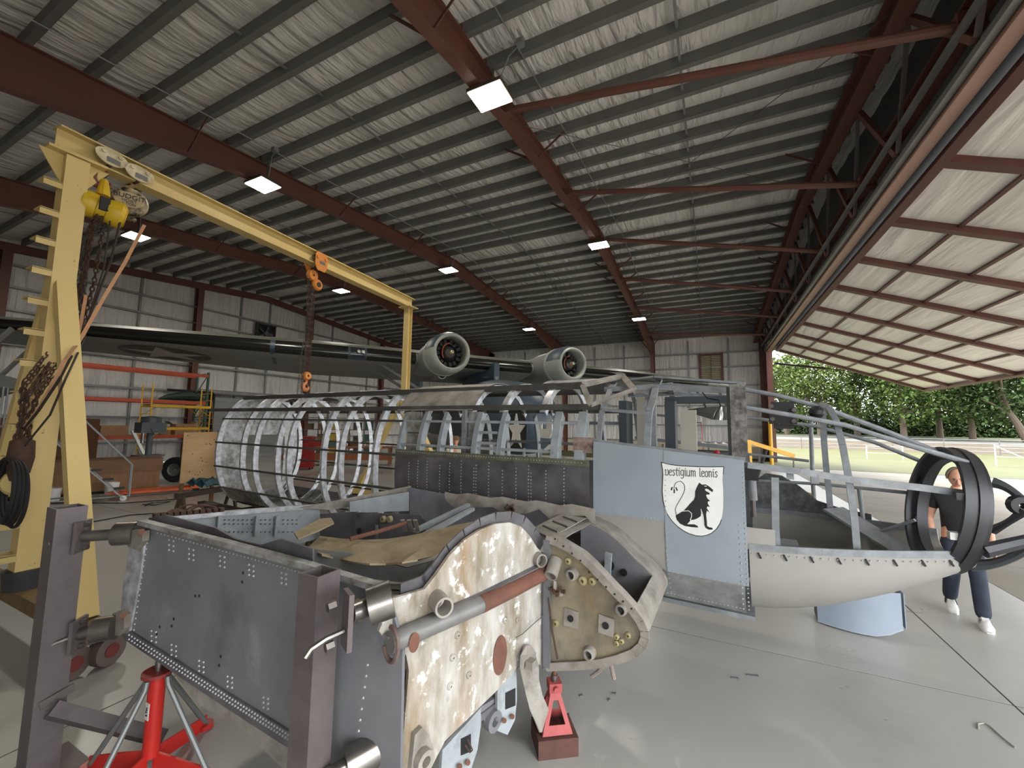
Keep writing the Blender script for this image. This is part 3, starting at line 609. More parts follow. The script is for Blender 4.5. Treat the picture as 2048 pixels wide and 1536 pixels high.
# hull and pylon
def hullsec(y, hw, zb, zt, n=20):
    cz = (zb + zt) / 2; hz = (zt - zb) / 2; out = []
    for k in range(n):
        a = 2 * math.pi * k / n; ca, sa = math.cos(a), math.sin(a); e = .75
        out.append(V((hw * math.copysign(abs(ca) ** e, ca), y, cz + hz * math.copysign(abs(sa) ** e, sa))))
    return out
HS = [(-4.0, .15, 2.0, 2.7), (-3.6, .75, 1.5, 3.25), (-2.6, 1.25, 1.15, 3.7), (-1, 1.5, .95, 3.95), (1.5, 1.55, .9, 4.0), (4, 1.5, .9, 3.95), (7, 1.2, 1.2, 3.8), (11, .7, 2.0, 3.6), (15, .3, 2.8, 3.8)]
MB().loft([hullsec(*h) for h in HS]).o('hull', BLUET, fbt, ang=60)
MB().loft([[V((p.x * 1.012, p.y, p.z)) for p in hullsec(*h)[12:19]] + [V((p.x * 1.012, p.y, p.z)) for p in hullsec(*h)[10:12]] for h in []] or [hullsec(-2.4, 1.22, 1.1, 1.85), hullsec(-1, 1.49, .9, 1.95), hullsec(1.5, 1.565, .88, 2.0), hullsec(4, 1.51, .88, 1.95), hullsec(7, 1.2, 1.15, 2.0)]).o('hull_bottom', GREYU, fbt, ang=60)
MB().loft([[V((hx, y, z)) for hx, y in ((.12, -.2), (.45, .8), (.5, 1.8), (.1, 3.6), (-.1, 3.6), (-.5, 1.8), (-.45, .8), (-.12, -.2))] for z in (3.7, ZL + .1)]).o('pylon', BLUET, fbt)
for sx in (-1, 1):
    for y0 in (.6, 2.4): MB().tube([(sx * 1.4, y0, 2.6), (sx * 4.6, y0 + .1, ZL - .1)], .06, 8).o('wing_strut', GREYU, fbt)
MB().loft([[V((.12 * q, y, z)) for q, y in ((-1, 12), (1, 12), (1, 15.6), (-1, 15.6))] for z in (3.4, 6)] ).o('tail_fin', BLUET, fbt)
# nose markings on the hull side that faces the camera
def onHull(x, y, off=-1.62):
    d = ray(x, y); t = ((FBO + WD * off) - CAM).dot(WD) / d.dot(WD); return fl_(CAM + d * t)
hp = onHull(1033, 862)
for nm, mm, k, rad, oo in (('nose_roundel', NAVY, 32, .6, 0), ('nose_star', WHITE, 10, .55, -.02)):
    poly = [(rad * (1 if (k != 10 or i % 2 == 0) else .4) * math.cos(math.pi / 2 + 2 * math.pi * i / k), rad * (1 if (k != 10 or i % 2 == 0) else .4) * math.sin(math.pi / 2 + 2 * math.pi * i / k)) for i in range(k)]
    MB().prism(poly, hp + V((oo, 0, 0)), (0, 1, 0), (0, 0, 1), .02).o(nm, mm, fbt)
hp = onHull(1090, 848)
MB().prism([(-.3, -.35), (.25, -.35), (.35, -.2), (.35, .1), (.1, .1), (.1, -.12), (-.12, -.12), (-.12, .0), (-.3, .0)], hp, (0, -1, 0), (0, 0, 1), .02).prism([(.15, .25), (.35, .25), (.35, .6), (.2, .5)], hp, (0, -1, 0), (0, 0, 1), .02).o('hull_code_letter', WHITE, fbt)
# wing-tip floats, lowered
for sgn in (-1, 1):
    x0 = sgn * 14.6
    rows = []
    for y, hw, zb, zt in ((-1.3, .04, 3.02, 3.1), (-.9, .3, 2.75, 3.3), (-.2, .42, 2.6, 3.4), (.8, .42, 2.62, 3.4), (1.8, .26, 2.9, 3.35), (2.6, .04, 3.15, 3.25)):
        rows.append([V((x0, y, zb)), V((x0 + hw, y, (zb + zt) / 2)), V((x0 + hw * .8, y, zt - .06)), V((x0, y, zt)), V((x0 - hw * .8, y, zt - .06)), V((x0 - hw, y, (zb + zt) / 2))])
    fo = MB().loft(rows).o('float', GREYU, fbt, ang=50)
    for y in (-.2, 1.2): MB().bar((x0, y, 3.35), (x0 - sgn * .6, y + .3, ZL - .05), .05, .16, (0, 1, 0)).o('float_strut', GREYU, fo)
for x0 in (-1.5, 1.5): MB().cyl((x0 * 1.2, 1.2, .55), (x0 * 1.35, 1.2, .55), .55, 24).o('beaching_wheel', RUBBER, fbt)
MB().loft([[V((hw * q, y, 4.15 + .5 * math.sin(math.pi * (y + .2) / 2.2) * (1 - abs(q)))) for q in (-1, -.5, 0, .5, 1)] + [V((0, y, 4.0))] for y, hw in ((-.2, .1), (.4, .35), (1, .4), (2, .1))]).o('dorsal_fairing', COWL, fbt, ang=60)
# ------------------------------------------------------------------ wartime bomber airframe under restoration
TH = R(4.5); BO = V((-1.418, 1.612, 0)); AX = V((math.cos(TH), -math.sin(TH), 0)); BX = V((math.sin(TH), math.cos(TH), 0))
bm_ = thing('bomber_airframe', 'stripped grey bomber fuselage and wing stub with a lion crest, held on steel stands', 'aircraft', BO, -TH)
def loc_(p): d = V(p) - BO; return V((d.dot(AX), d.dot(BX), d.z))
def pb(x, y, b): d = ray(x, y); return loc_(CAM + d * ((b - (CAM - BO).dot(BX)) / d.dot(BX)))
def pa(x, y, a): d = ray(x, y); return loc_(CAM + d * ((a - (CAM - BO).dot(AX)) / d.dot(AX)))
def pq(x, y, p0, p1):
    e = V((p1[0] - p0[0], p1[1] - p0[1])); n = V((-e.y, e.x)); nw = AX * n.x + BX * n.y; w0 = BO + AX * p0[0] + BX * p0[1]; d = ray(x, y)
    return loc_(CAM + d * ((w0 - CAM).dot(nw) / d.dot(nw)))
ALU = mat('mottled_old_aluminium', (176, 178, 178), (112, 108, 98), scale=9, rough=.42, metal=.45, contrast=.14, detail=9)
ALUB = mat('bright_scuffed_aluminium', (206, 208, 210), (150, 150, 152), scale=12, rough=.4, metal=.4, contrast=.15)
PALE = mat('pale_blue_grey_primer', (162, 168, 170), (132, 137, 140), scale=5, rough=.5)
DKAL = mat('dark_stained_alloy', (116, 114, 116), (74, 71, 74), scale=3.5, rough=.45, metal=.3, contrast=.2, detail=8)
STRN = mat('dark_stringer_alloy', (92, 92, 90), (70, 68, 66), scale=6, rough=.5, metal=.3)
HGREY = mat('blue_grey_fuselage_paint', (146, 155, 161), (130, 139, 145), scale=2.2, rough=.5, contrast=.25)
WORN = mat('worn_belly_paint', (140, 142, 142), (104, 104, 100), scale=7, rough=.5, contrast=.18, detail=9, third=(196, 198, 198))
NOSEG = mat('pale_grey_nose_paint', (154, 151, 145), (140, 137, 131), scale=2, rough=.45, contrast=.3)
FRG = mat('grey_frame_paint', (136, 140, 143), (104, 106, 108), scale=9, rough=.5, contrast=.2)
WEATH = mat('weathered_bare_skin', (160, 154, 144), (118, 112, 104), scale=6, rough=.6, contrast=.2, detail=9)
RIBG = mat('grey_closing_rib', (122, 122, 125), (98, 98, 102), scale=2.4, rough=.5, contrast=.25, detail=7)
FLAKE = mat('flaking_white_spar_paint', (192, 189, 182), (122, 110, 88), scale=6, rough=.65, contrast=.16, detail=10, bump=.35, bscale=40, stretch=(1, 1, .35))
NOSER = mat('stained_nose_rib', (146, 138, 118), (112, 102, 76), scale=3.5, rough=.55, contrast=.2, detail=8)
PRIM = mat('green_grimy_strip', (112, 112, 92), (74, 74, 62), scale=14, rough=.6)
TAN = mat('tan_tank_liner', (170, 154, 122), (142, 126, 98), scale=5, rough=.85, bump=.3, bscale=50)
RIVM = mat('rivet_heads', (168, 168, 170), rough=.4, metal=.3)
HW, ZC, HZ = .85, 1.66, 1.1
grime(RIBG, (58, 56, 58), .6, 1.7, .54, .72, (1, 1, .7), 1); grime(RIBG, (178, 178, 182), .35, 2.6, .6, .75, (1, 1, .8), 6)
grime(FLAKE, (150, 112, 62), .6, 2.2, .54, .72, (1, 1, .25), 2); grime(FLAKE, (232, 232, 230), .75, 9, .56, .62, (1, 1, 1), 8); grime(FLAKE, (96, 88, 76), .6, 5, .6, .72, (1, 1, .6), 11)
grime(NOSER, (120, 92, 40), .6, 2.4, .5, .68, (1, 1, .25), 3); grime(NOSER, (84, 82, 78), .7, 3, .5, .66, (1, 1, .8), 9)
grime(WEATH, (92, 84, 74), .6, 4, .52, .68, (1, 1, 1), 4); grime(DKAL, (150, 142, 134), .4, 3, .6, .74, (1, 1, 1.6), 5); grime(DKAL, (98, 62, 58), .45, 4, .6, .72, (1, 1, 1), 12)
grime(HGREY, (104, 110, 114), .5, 1.8, .56, .75, (1, 1, 1), 6); grime(PALE, (92, 92, 90), .5, 6, .56, .7, (1, 1, 1), 7); grime(NOSEG, (118, 114, 106), .5, 2, .58, .78, (1, 1, 1), 8); grime(TAN, (112, 98, 76), .6, 3, .5, .7, (1, 1, 1), 9); grime(STRN, (128, 122, 112), .5, 5, .55, .7, (.3, 1, 1), 10)
def sb(z, hw=HW, n=2.3, zc=ZC, hz=HZ):
    q = min(1, abs((z - zc) / hz)); return 3.2 - hw * (1 - q ** n) ** (1 / n)
def loop(a, k=40, hw=HW, n=2.3, zc=ZC, hz=HZ, t0=0, t1=360):
    out = []
    for i in range(k):
        t = R(t0 + (t1 - t0) * i / (k if t1 - t0 == 360 else k - 1)); c, s = math.cos(t), math.sin(t)
        out.append(V((a, 3.2 + hw * math.copysign(abs(c) ** (2 / n), c), zc + hz * math.copysign(abs(s) ** (2 / n), s))))
    return out
def hoop(a, m, t0=0, t1=360, wd=.05, dp=.085, name='frame_hoop', k=44, parent=bm_, **kw):
    """channel-section frame ring at station a"""
    cen = V((a, 3.2, kw.get('zc', ZC))); L = loop(a, k, t0=t0, t1=t1, **kw); cl = (t1 - t0 == 360); mb = MB(); vs = []; K = len(L)
    for p in L:
        r_ = (cen - p).normalized(); q = p + r_ * dp
        vs += [p + V((-wd / 2, 0, 0)), p + V((wd / 2, 0, 0)), q + V((wd / 2, 0, 0)), q + V((wd / 2 - .012, 0, 0)), p + r_ * .012 + V((wd / 2 - .012, 0, 0)), p + r_ * .012 + V((-wd / 2, 0, 0))]
    fs = []
    for i in range(K if cl else K - 1):
        for j in range(6): fs.append((i * 6 + j, i * 6 + (j + 1) % 6, ((i + 1) % K) * 6 + (j + 1) % 6, ((i + 1) % K) * 6 + j))
    if not cl: fs += [tuple(range(6)), tuple((K - 1) * 6 + j for j in range(6))]
    return mb.add(vs, fs).o(name, m, parent)
def skin(a0, a1, zs, m, name='skin_panel', side=-1, off=0, hw=HW, n=2.3, ka=4, thick=.006, parent=bm_, zc=ZC, hz=HZ, jit=0):
    rows = []
    for i in range(ka + 1):
        a = a0 + (a1 - a0) * i / ka
        rows.append([V((a, 3.2 + side * (3.2 - sb(z, hw, n, zc, hz) + off) + random.uniform(-jit, jit), z + random.uniform(-jit, jit))) for z in zs])
    return MB().sheet(rows, thick if side > 0 else -thick).o(name, m, parent)
# rear fuselage: hoops, stringers, stern bulkhead with a doorway
for a in (-7.15, -6.27, -5.86, -5.19, -4.87, -4.0, -3.6, -2.89): hoop(a, ALUB)
def stringer(z, a0, a1, side, m=STRN, wd=.03, ht=.03, name='stringer'):
    b = 3.2 + side * (3.2 - sb(z) + .004)
    return MB().bx(a0, a1, min(b, b - side * wd), max(b, b - side * wd), z - ht / 2, z + ht / 2).o(name, m, bm_)
for s_ in (-1, 1):
    for z in (2.26, 1.82, 1.38, .98): stringer(z, -7.2, -2.45, s_)
    b = 3.2 + s_ * (3.2 - sb(2.42)); MB().bx(-7.9 if s_ < 0 else -7.2, .2, b - .02, b + .05, 2.40, 2.46).o('upper_longeron', STRN, bm_)
    b = 3.2 + s_ * .42; MB().bx(-7.15, .2, b - .02, b + .03, 2.64, 2.71).o('crown_longeron', STRN, bm_)
B0 = loop(-7.16, 40); cb = [(2.84, .82), (3.66, .82), (3.66, 1.95), (2.84, 1.95)]
inner = []
for p in B0:
    d = V((p.y - 3.25, p.z - 1.38)); tx = .41 / max(1e-6, abs(d.x)); ty = .565 / max(1e-6, abs(d.y)); t = min(tx, ty); inner.append(V((-7.16, 3.25 + d.x * t, 1.38 + d.y * t)))
mb = MB(); K = 40; mb.add(B0 + inner + [p + V((-.02, 0, 0)) for p in B0] + [p + V((-.02, 0, 0)) for p in inner], [(i, (i + 1) % K, K + (i + 1) % K, K + i) for i in range(K)] + [(2 * K + i, 3 * K + i, 3 * K + (i + 1) % K, 2 * K + (i + 1) % K) for i in range(K)] + [(K + i, K + (i + 1) % K, 3 * K + (i + 1) % K, 3 * K + i) for i in range(K)])
mb.o('stern_bulkhead', ALU, bm_)
skin(-7.1, -5.9, [.62, .8, 1.0], ALU, 'lower_skin_panel'); skin(-7.1, -3.0, [.6, .7, .85], DKAL, 'lower_skin_panel', side=1)
MB().bx(-7.1, -2.5, 2.75, 3.65, .66, .70).o('cabin_floor', STRN, bm_)
for a in (-6.5, -5.5, -4.5, -3.4): MB().bx(a, a + .05, 2.75, 3.65, .66, .74).o('floor_beam', STRN, bm_)
# centre section side: dark lower skin, green strip, upright frames
skin(-2.45, .16, [1.36, 1.5, 1.65, 1.8, 1.86], DKAL, 'riveted_side_skin', off=.012)
skin(-2.45, .16, [1.84, 1.87, 1.9], PRIM, 'sill_strip', off=.02)
skin(-2.45, .16, [1.0, 1.2, 1.36], RIBG, 'lower_side_skin', off=.004)
skin(-2.45, .2, [1.0, 1.3, 1.55, 1.75], RIBG, 'far_side_skin', side=1)
rv = MB()
for k, a in enumerate((-2.2, -2.05, -1.9, -1.7, -1.55, -1.38, -1.2, -1.17, -1.0, -.82, -.65, -.5, -.47, -.3, -.1)):
    rv.domes([(a, sb(z) - .02, z) for z in [1.42 + .035 * j for j in range(10 + k % 3)]], (0, -1, 0), .0075, .005)
rv.domes([(-2.4 + .035 * j, sb(1.87) - .028, 1.872) for j in range(72)], (0, -1, 0), .006, .004)
rv.domes([(-1 + .03 * j, sb(1.4) - .02, 1.395) for j in range(36)], (0, -1, 0), .0075, .005)
rv.o('rivets', RIVM, bm_, kind='stuff')
for a, wd in ((-2.44, .05), (-2.09, .06), (-1.76, .05), (-1.24, .07), (-.9, .06), (-.23, .08), (.04, .09)):
    hoop(a, PALE, 180 - 38, 180 + 9, wd, .1, 'side_frame', 10); hoop(a, PALE, -9, 38, wd, .1, 'side_frame', 8)
for a in (-1.4, -.95, -.43): hoop(a, ALUB, 38, 142, .07, .07, 'crown_arch', 18)
hoop(-2.1, ALU, 38, 142, .06, .07, 'crown_arch', 18); hoop(-2.6, ALU, 38, 142, .05, .07, 'crown_arch', 18)
for a0, a1, z in ((-2.4, .1, 2.26), (-1.2, -.95, 2.14), (-1.2, -.95, 2.02), (-2.4, -.2, 1.96)):
    MB().bx(a0, a1, sb(z) + .01, sb(z) + .05, z - .014, z + .014).o('side_rail', PALE, bm_)
MB().bx(-2.4, .1, 4.0, 4.04, 2.25, 2.29).o('side_rail', PALE, bm_); MB().bx(-2.4, .1, 4.0, 4.04, 1.95, 1.99).o('side_rail', FRG, bm_)
for a in (-.62, -.42): MB().bx(a, a + .02, 2.42, 2.45, 1.88, 1.98).o('rail_post', PALE, bm_)
MB().bx(-2.38, -2.14, 2.46, 2.48, 1.85, 2.38).o('bulkhead_plate', ALU, bm_); MB().bx(-2.36, -2.16, 2.45, 2.46, 2.1, 2.12).o('plate_stiffener', DKAL, bm_)
MB().bx(-1.42, -1.27, 2.5, 2.52, 1.85, 2.38).o('equipment_panel', ALU, bm_); MB().bx(-1.48, -1.43, 2.45, 2.5, 1.85, 2.4).o('door_post', FRG, bm_)
MB().bx(-.02, .2, sb(2.05) - .01, sb(2.05) + .02, 1.97, 2.12).o('patch_plate', mat('rusty_patch_plate', (150, 138, 130), (104, 72, 62), scale=16, rough=.6, contrast=.15), bm_)
# weathered crown skin left on the roof
rows = []
for i in range(7):
    a = -2.62 + 1.25 * i / 6
    rows.append([V((a, p.y, p.z + .012 + .004 * ((i + j) % 2))) for j, p in enumerate(loop(a, 12, t0=60 + (6 - i) * 2, t1=142))])
MB().sheet(rows, .008).o('crown_skin', WEATH, bm_)
MB().sheet([[V((a, p.y, p.z + .02)) for p in loop(a, 8, t0=85, t1=110)] for a in (-.6, -.3, 0, .15)], .006).o('crown_strip', ALU, bm_)
# cockpit section
CK = dict(hw=.85, n=3.3)
zs1 = [1.41, 1.55, 1.7, 1.85, 2.0]
def sill(a): return 2.085 - (a - .2) * .085
rows = [[V((a, sb(z, **CK), z)) for z in [1.41 + (sill(a) - 1.41) * j / 5 for j in range(6)]] for a in [.2 + .65 * i / 4 for i in range(5)]]
MB().sheet(rows, -.008).o('side_panel', HGREY, bm_)
rows = [[V((a, sb(z, **CK) - .004, z)) for z in [.98 + (sill(a) - .98) * j / 7 for j in range(8)]] for a in [.85 + .62 * i / 4 for i in range(5)]]
MB().sheet(rows, -.008).o('crest_panel', HGREY, bm_)
rows = [[V((a, sb(z, **CK) - .003, z)) for z in (.72, .78, .85, .92, .99)] for a in [.74 + .7 * i / 4 for i in range(5)]]
MB().sheet(rows, -.008).o('belly_panel', WORN, bm_)
rows = [[V((a, sb(z, **CK) + .004, z)) for z in (.8, 1.0, 1.2, 1.41)] for a in [.2, .4, .6, .86]]
MB().sheet(rows, -.008).o('root_panel', NOSEG, bm_)
MB().bx(.2, 1.5, 2.75, 3.65, .58, .62).o('cockpit_floor', FRG, bm_)
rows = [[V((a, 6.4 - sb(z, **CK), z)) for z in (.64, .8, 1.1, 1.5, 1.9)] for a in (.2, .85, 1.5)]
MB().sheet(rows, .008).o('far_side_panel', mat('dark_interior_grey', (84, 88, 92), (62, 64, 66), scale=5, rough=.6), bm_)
rv = MB(); nn = (0, -1, 0)
rv.domes([(.86 + 0 * j, sb(z, **CK) - .014, z) for j, z in enumerate([.78 + .045 * q for q in range(25)])], nn, .006, .004)
rv.domes([(.22 + .03 * j, sb(1.43, **CK) - .009, 1.425) for j in range(21)], nn, .006, .004)
rv.domes([(1.46, sb(z, **CK) - .014, z) for z in [.76 + .04 * q for q in range(29)]], nn, .007, .004); rv.domes([(1.42, sb(z, **CK) - .014, z) for z in [.76 + .05 * q for q in range(15)]], nn, .009, .004)
rv.domes([(.8 + .035 * j, sb(.98, **CK) - .014, .985) for j in range(19)], nn, .006, .004); rv.domes([(.8 + .03 * j, sb(.76, **CK) - .014, .76) for j in range(21)], nn, .006, .004)
rv.o('rivets', RIVM, bm_, kind='stuff')
# emblem: white shield, seated black lion, motto
EB = 2.342
def cp(x, y, o=0): p = pb(1150 + x / 4.096, 860 + y / 4.096, EB); return V((p.x, EB - o, p.z))
SH = [(705, 262), (780, 280), (870, 290), (1000, 297), (1110, 299), (1222, 298), (1215, 400), (1220, 480), (1222, 560), (1221, 640), (1212, 710), (1190, 770), (1160, 815), (1120, 848), (1080, 865), (1040, 872), (990, 868), (940, 853), (890, 828), (840, 792), (795, 748), (760, 700), (735, 645), (720, 580), (712, 500), (715, 430), (718, 360), (714, 310)]
cx_ = sum(p[0] for p in SH) / len(SH); cy_ = sum(p[1] for p in SH) / len(SH)
def plate(pts, o, t, m, name, parent):
    vs = [cp(x, y, o) for x, y in pts]; b = [q + V((0, -t, 0)) for q in vs]; k = len(vs)
    return MB().add(vs + b, [tuple(range(k)), tuple(range(2 * k - 1, k - 1, -1))] + [(i, (i + 1) % k, k + (i + 1) % k, k + i) for i in range(k)]).o(name, m, parent)
EMB = plate(SH, 0, .003, BLACK, 'emblem_border', bm_)
plate([(cx_ + (x - cx_) * .973, cy_ + (y - cy_) * .977) for x, y in SH], .003, .002, mat('emblem_white', (232, 232, 228), (214, 214, 210), scale=6, rough=.5), 'emblem_shield', EMB)
LION = [(1020, 430), (1040, 447), (1070, 445), (1090, 455), (1110, 470), (1132, 490), (1128, 508), (1105, 495), (1090, 483), (1070, 480), (1065, 490), (1075, 500), (1105, 515), (1100, 530), (1080, 527), (1075, 535), (1085, 560), (1108, 580), (1090, 585), (1088, 600), (1105, 630), (1085, 625), (1080, 640), (1103, 675), (1080, 660), (1075, 690), (1080, 740), (1083, 785), (1100, 795), (1125, 800), (1130, 815), (1095, 815), (1070, 800), (1058, 770), (1050, 720), (1045, 690), (1030, 650), (1035, 680), (1030, 705), (1000, 725), (970, 735), (950, 735), (935, 755), (920, 770), (980, 772), (1005, 785), (1010, 798), (960, 795), (900, 785), (860, 765), (835, 735), (825, 700), (840, 690), (870, 672), (890, 662), (920, 630), (940, 605), (975, 570), (985, 540), (985, 500), (1000, 465), (1010, 445)]
plate(LION, .005, .002, BLACK, 'emblem_lion', EMB)
def strokes(lines, wpx, o, m, name, t=.002, parent=None):
    mb = MB()
    for ln in lines:
        for (x0, y0), (x1, y1) in zip(ln[:-1], ln[1:]):
            a, b = cp(x0, y0, o), cp(x1, y1, o); d = (b - a)
            if d.length < 1e-6: continue
            d.normalize(); n = V((-d.z, 0, d.x)) * (wpx * .0021 / 4.096 / 2 * 2); a = a - d * .0015; b = b + d * .0015
            q = [a - n, b - n, b + n, a + n]; mb.add(q + [p + V((0, -t, 0)) for p in q], [(0, 1, 2, 3), (7, 6, 5, 4), (0, 4, 5, 1), (1, 5, 6, 2), (2, 6, 7, 3), (3, 7, 4, 0)])
    return mb.o(name, m, parent or EMB)
TAIL = [(832, 695), (822, 650), (835, 615), (858, 578), (885, 530), (900, 490), (900, 460), (890, 437), (870, 421), (845, 422), (825, 435), (815, 455), (812, 478)]
strokes([TAIL], 4.5, .005, BLACK, 'lion_tail')
strokes([[(790, 492), (797, 468)], [(814, 515), (814, 485)], [(838, 495), (828, 470)]], 10, .005, BLACK, 'tail_tuft')
strokes([[(885, 664), (930, 660), (955, 680), (956, 708), (945, 735)], [(1033, 648), (1050, 700), (1058, 765)]], 5, .0072, MATS['emblem_white'], 'lion_line', .001)
strokes([[(1062, 458), (1078, 460)]], 6, .0072, MATS['emblem_white'], 'lion_eye', .001)
GL = {'u': ([[(0, 1), (0, .12), (.25, 0), (.5, .2)], [(.5, 1), (.5, .1), (.6, 0)]], .75), 'v': ([[(-.05, .95), (.05, 1), (.05, .15), (.28, 0), (.52, .2), (.52, .85), (.35, 1)]], .72), 'e': ([[(0.02, .5), (.42, .66), (.4, .92), (.22, 1), (0, .82), (0, .16), (.22, 0), (.45, .12)]], .62), 's': ([[(.45, .85), (.25, 1), (.02, .82), (.42, .3), (.22, 0), (0, .14)]], .6),
      't': ([[(.18, 1.35), (.15, .12), (.36, 0)], [(-.05, .95), (.4, .95)]], .52), 'i': ([[(0, .92), (.1, 1), (.1, .12), (.24, 0)], [(.1, 1.22), (.2, 1.36)]], .42), 'g': ([[(.5, 1), (.2, 1), (0, .82), (0, .25), (.22, .1), (.48, .28)], [(.5, 1), (.5, -.22), (.25, -.42), (0, -.3)]], .72), 'm': ([[(0, .95), (.08, 1), (.08, 0)], [(.08, .82), (.3, 1), (.44, .85), (.44, 0)], [(.44, .82), (.66, 1), (.8, .85), (.8, .1), (.9, 0)]], 1.05),
      'l': ([[(0, 1.4), (.08, 1.45), (.08, .14), (.26, 0)]], .42), 'o': ([[(.25, 1), (.02, .82), (.02, .16), (.25, 0), (.5, .18), (.5, .84), (.25, 1)]], .68), 'n': ([[(0, .95), (.08, 1), (.08, 0)], [(.08, .82), (.34, 1), (.5, .85), (.5, .1), (.6, 0)]], .76), ' ': ([], .55)}
cur = 0; lines = []
for ch_ in 'vestigium leonis':
    g_, adv = GL[ch_]; lines += [[(cur + x, y) for x, y in ln] for ln in g_]; cur += adv
kx = 432 / cur
strokes([[(742 + x * kx, 371 + (x * kx) / 432 * 17 - y * 48 - 0) for x, y in ln] for ln in lines], 5.2, .005, mat('emblem_lettering', (48, 50, 54), rough=.6), 'emblem_motto')
# cockpit framing
def frame(pts, w_, d_, m=FRG, name='window_frame', up=(0, 1, 0)):
    mb = MB()
    for p, q in zip(pts[:-1], pts[1:]): mb.bar(p, q, w_, d_, up)
    return mb.o(name, m, bm_)
for s_ in (-1, 1):
    f = lambda a, z, o=0: V((a, 3.2 + s_ * (3.2 - sb(z, hw=.85, n=2.3) - o), z))
    for a, w_ in ((.24, .05), (.70, .06), (1.44, .06)):
        zt = 2.72 - max(0, a - .7) * .12
        zz_ = [sill(a) + (zt - sill(a)) * k / 6 for k in range(7)]
        frame([f(a + (.02 if k > 3 else 0), z) for k, z in enumerate(zz_)] + [V((a + .02, 3.2 + s_ * .38, zt + .02))], .03, w_, name='cockpit_post', up=(1, 0, 0))
    frame([f(.2, 2.62), f(.7, 2.63), f(1.48, 2.56)], .05, .03, name='canopy_rail')
    frame([f(.2, 2.71, .0) * 1, V((.7, 3.2 + s_ * .4, 2.74)), V((1.5, 3.2 + s_ * .4, 2.64))], .1, .02, name='roof_rail', up=(0, 0, 1))
    frame([f(.24, 2.4), f(.7, 2.36)], .03, .06, name='window_bar')
    frame([f(.2, 2.085), f(1.48, 1.98)], .04, .05, name='sill_rail')
    for a, z, sa, sz in ((.29, 2.57, 1, -1), (.65, 2.57, -1, -1), (.29, 2.44, 1, 1), (.65, 2.42, -1, 1)):
        MB().prism([(0, 0), (sa * .07, 0), (sa * .02, sz * .02), (0, sz * .07)], f(a - sa * .02, z - sz * .0), (1, 0, 0), (0, 0, 1), .01).o('corner_gusset', FRG, bm_)
MB().bx(1.38, 1.5, 2.36, 2.42, 1.96, 2.6).o('windscreen_pillar', mat('chipped_dark_pillar', (120, 116, 112), (64, 62, 60), scale=18, rough=.6, contrast=.12), bm_)
MB().bx(1.36, 1.385, 2.36, 2.5, 1.96, 2.58).o('pillar_flange', BLACK, bm_)
DKP = mat('dark_slate_panel', (60, 66, 72), rough=.5)
MB().bx(.34, .42, 2.75, 3.0, 1.9, 2.5).o('seat_armour', DKP, bm_); MB().bx(.44, .62, 3.1, 3.16, 1.8, 2.55).o('seat_back', mat('beige_cabin_panel', (176, 172, 156), rough=.6), bm_)
MB().bx(.62, .72, 2.7, 2.75, 1.85, 2.6).o('cabin_pillar', FRG, bm_); MB().bx(.76, .86, 2.95, 3.1, 1.85, 2.5).o('cabin_pillar', DKP, bm_); MB().bx(.86, 1.02, 3.3, 3.34, 1.95, 2.42).o('cabin_panel', MATS['beige_cabin_panel'], bm_)
MB().bx(.3, 1.45, 4.0, 4.04, 1.7, 1.96).o('side_console', DKP, bm_); MB().bx(.8, 1.5, 3.4, 4.0, 1.9, 1.94).o('console_top', STRN, bm_)
MB().bx(.72, 1.4, 3.2, 3.6, 2.5, 2.56).o('overhead_panel', DKP, bm_); MB().bx(1.25, 1.42, 3.25, 3.29, 2.51, 2.55).o('red_handle', mat('dull_red_handle', (140, 44, 44), rough=.5), bm_)
p = pb(1433, 906, 2.7); MB().lathe([(.001, -.03), (.022, -.02), (.03, 0), (.022, .02), (.001, .03)], p, (0, 0, 1), 14).o('throttle_knob', mat('red_knob', (150, 34, 40), rough=.35), bm_); MB().tube([p, p + V((-.02, .02, -.25))], .008, 6).o('throttle_lever', DSTEEL, bm_)
p = pb(1438, 826, 2.7); MB().lathe([(.015, .06), (.02, .03), (.035, 0), (.045, -.06), (.04, -.06)], p, (.25, 0, 1), 18).o('inspection_lamp', mat('chromed_lamp', (150, 150, 146), rough=.25, metal=.8), bm_); MB().tube([p + V((.015, 0, .06)), p + V((.0, .02, .12)), p + V((-.1, .05, .14)), p + V((-.14, .06, .2))], .006, 6).o('lamp_arm', BLACK, bm_)
# bent open window frame on the roof
w4 = [pb(1165, 770, 2.35), pb(1245, 752, 2.8), pb(1268, 779, 2.6), pb(1182, 810, 2.3)]
for p, q, ww in ((w4[0], w4[1], .05), (w4[1], w4[2], .06), (w4[2], w4[3], .03), (w4[3], w4[0], .05)): MB().bar(p, q, ww, .03, (0, -1, .4)).o('hatch_frame_bar', WEATH, bm_)
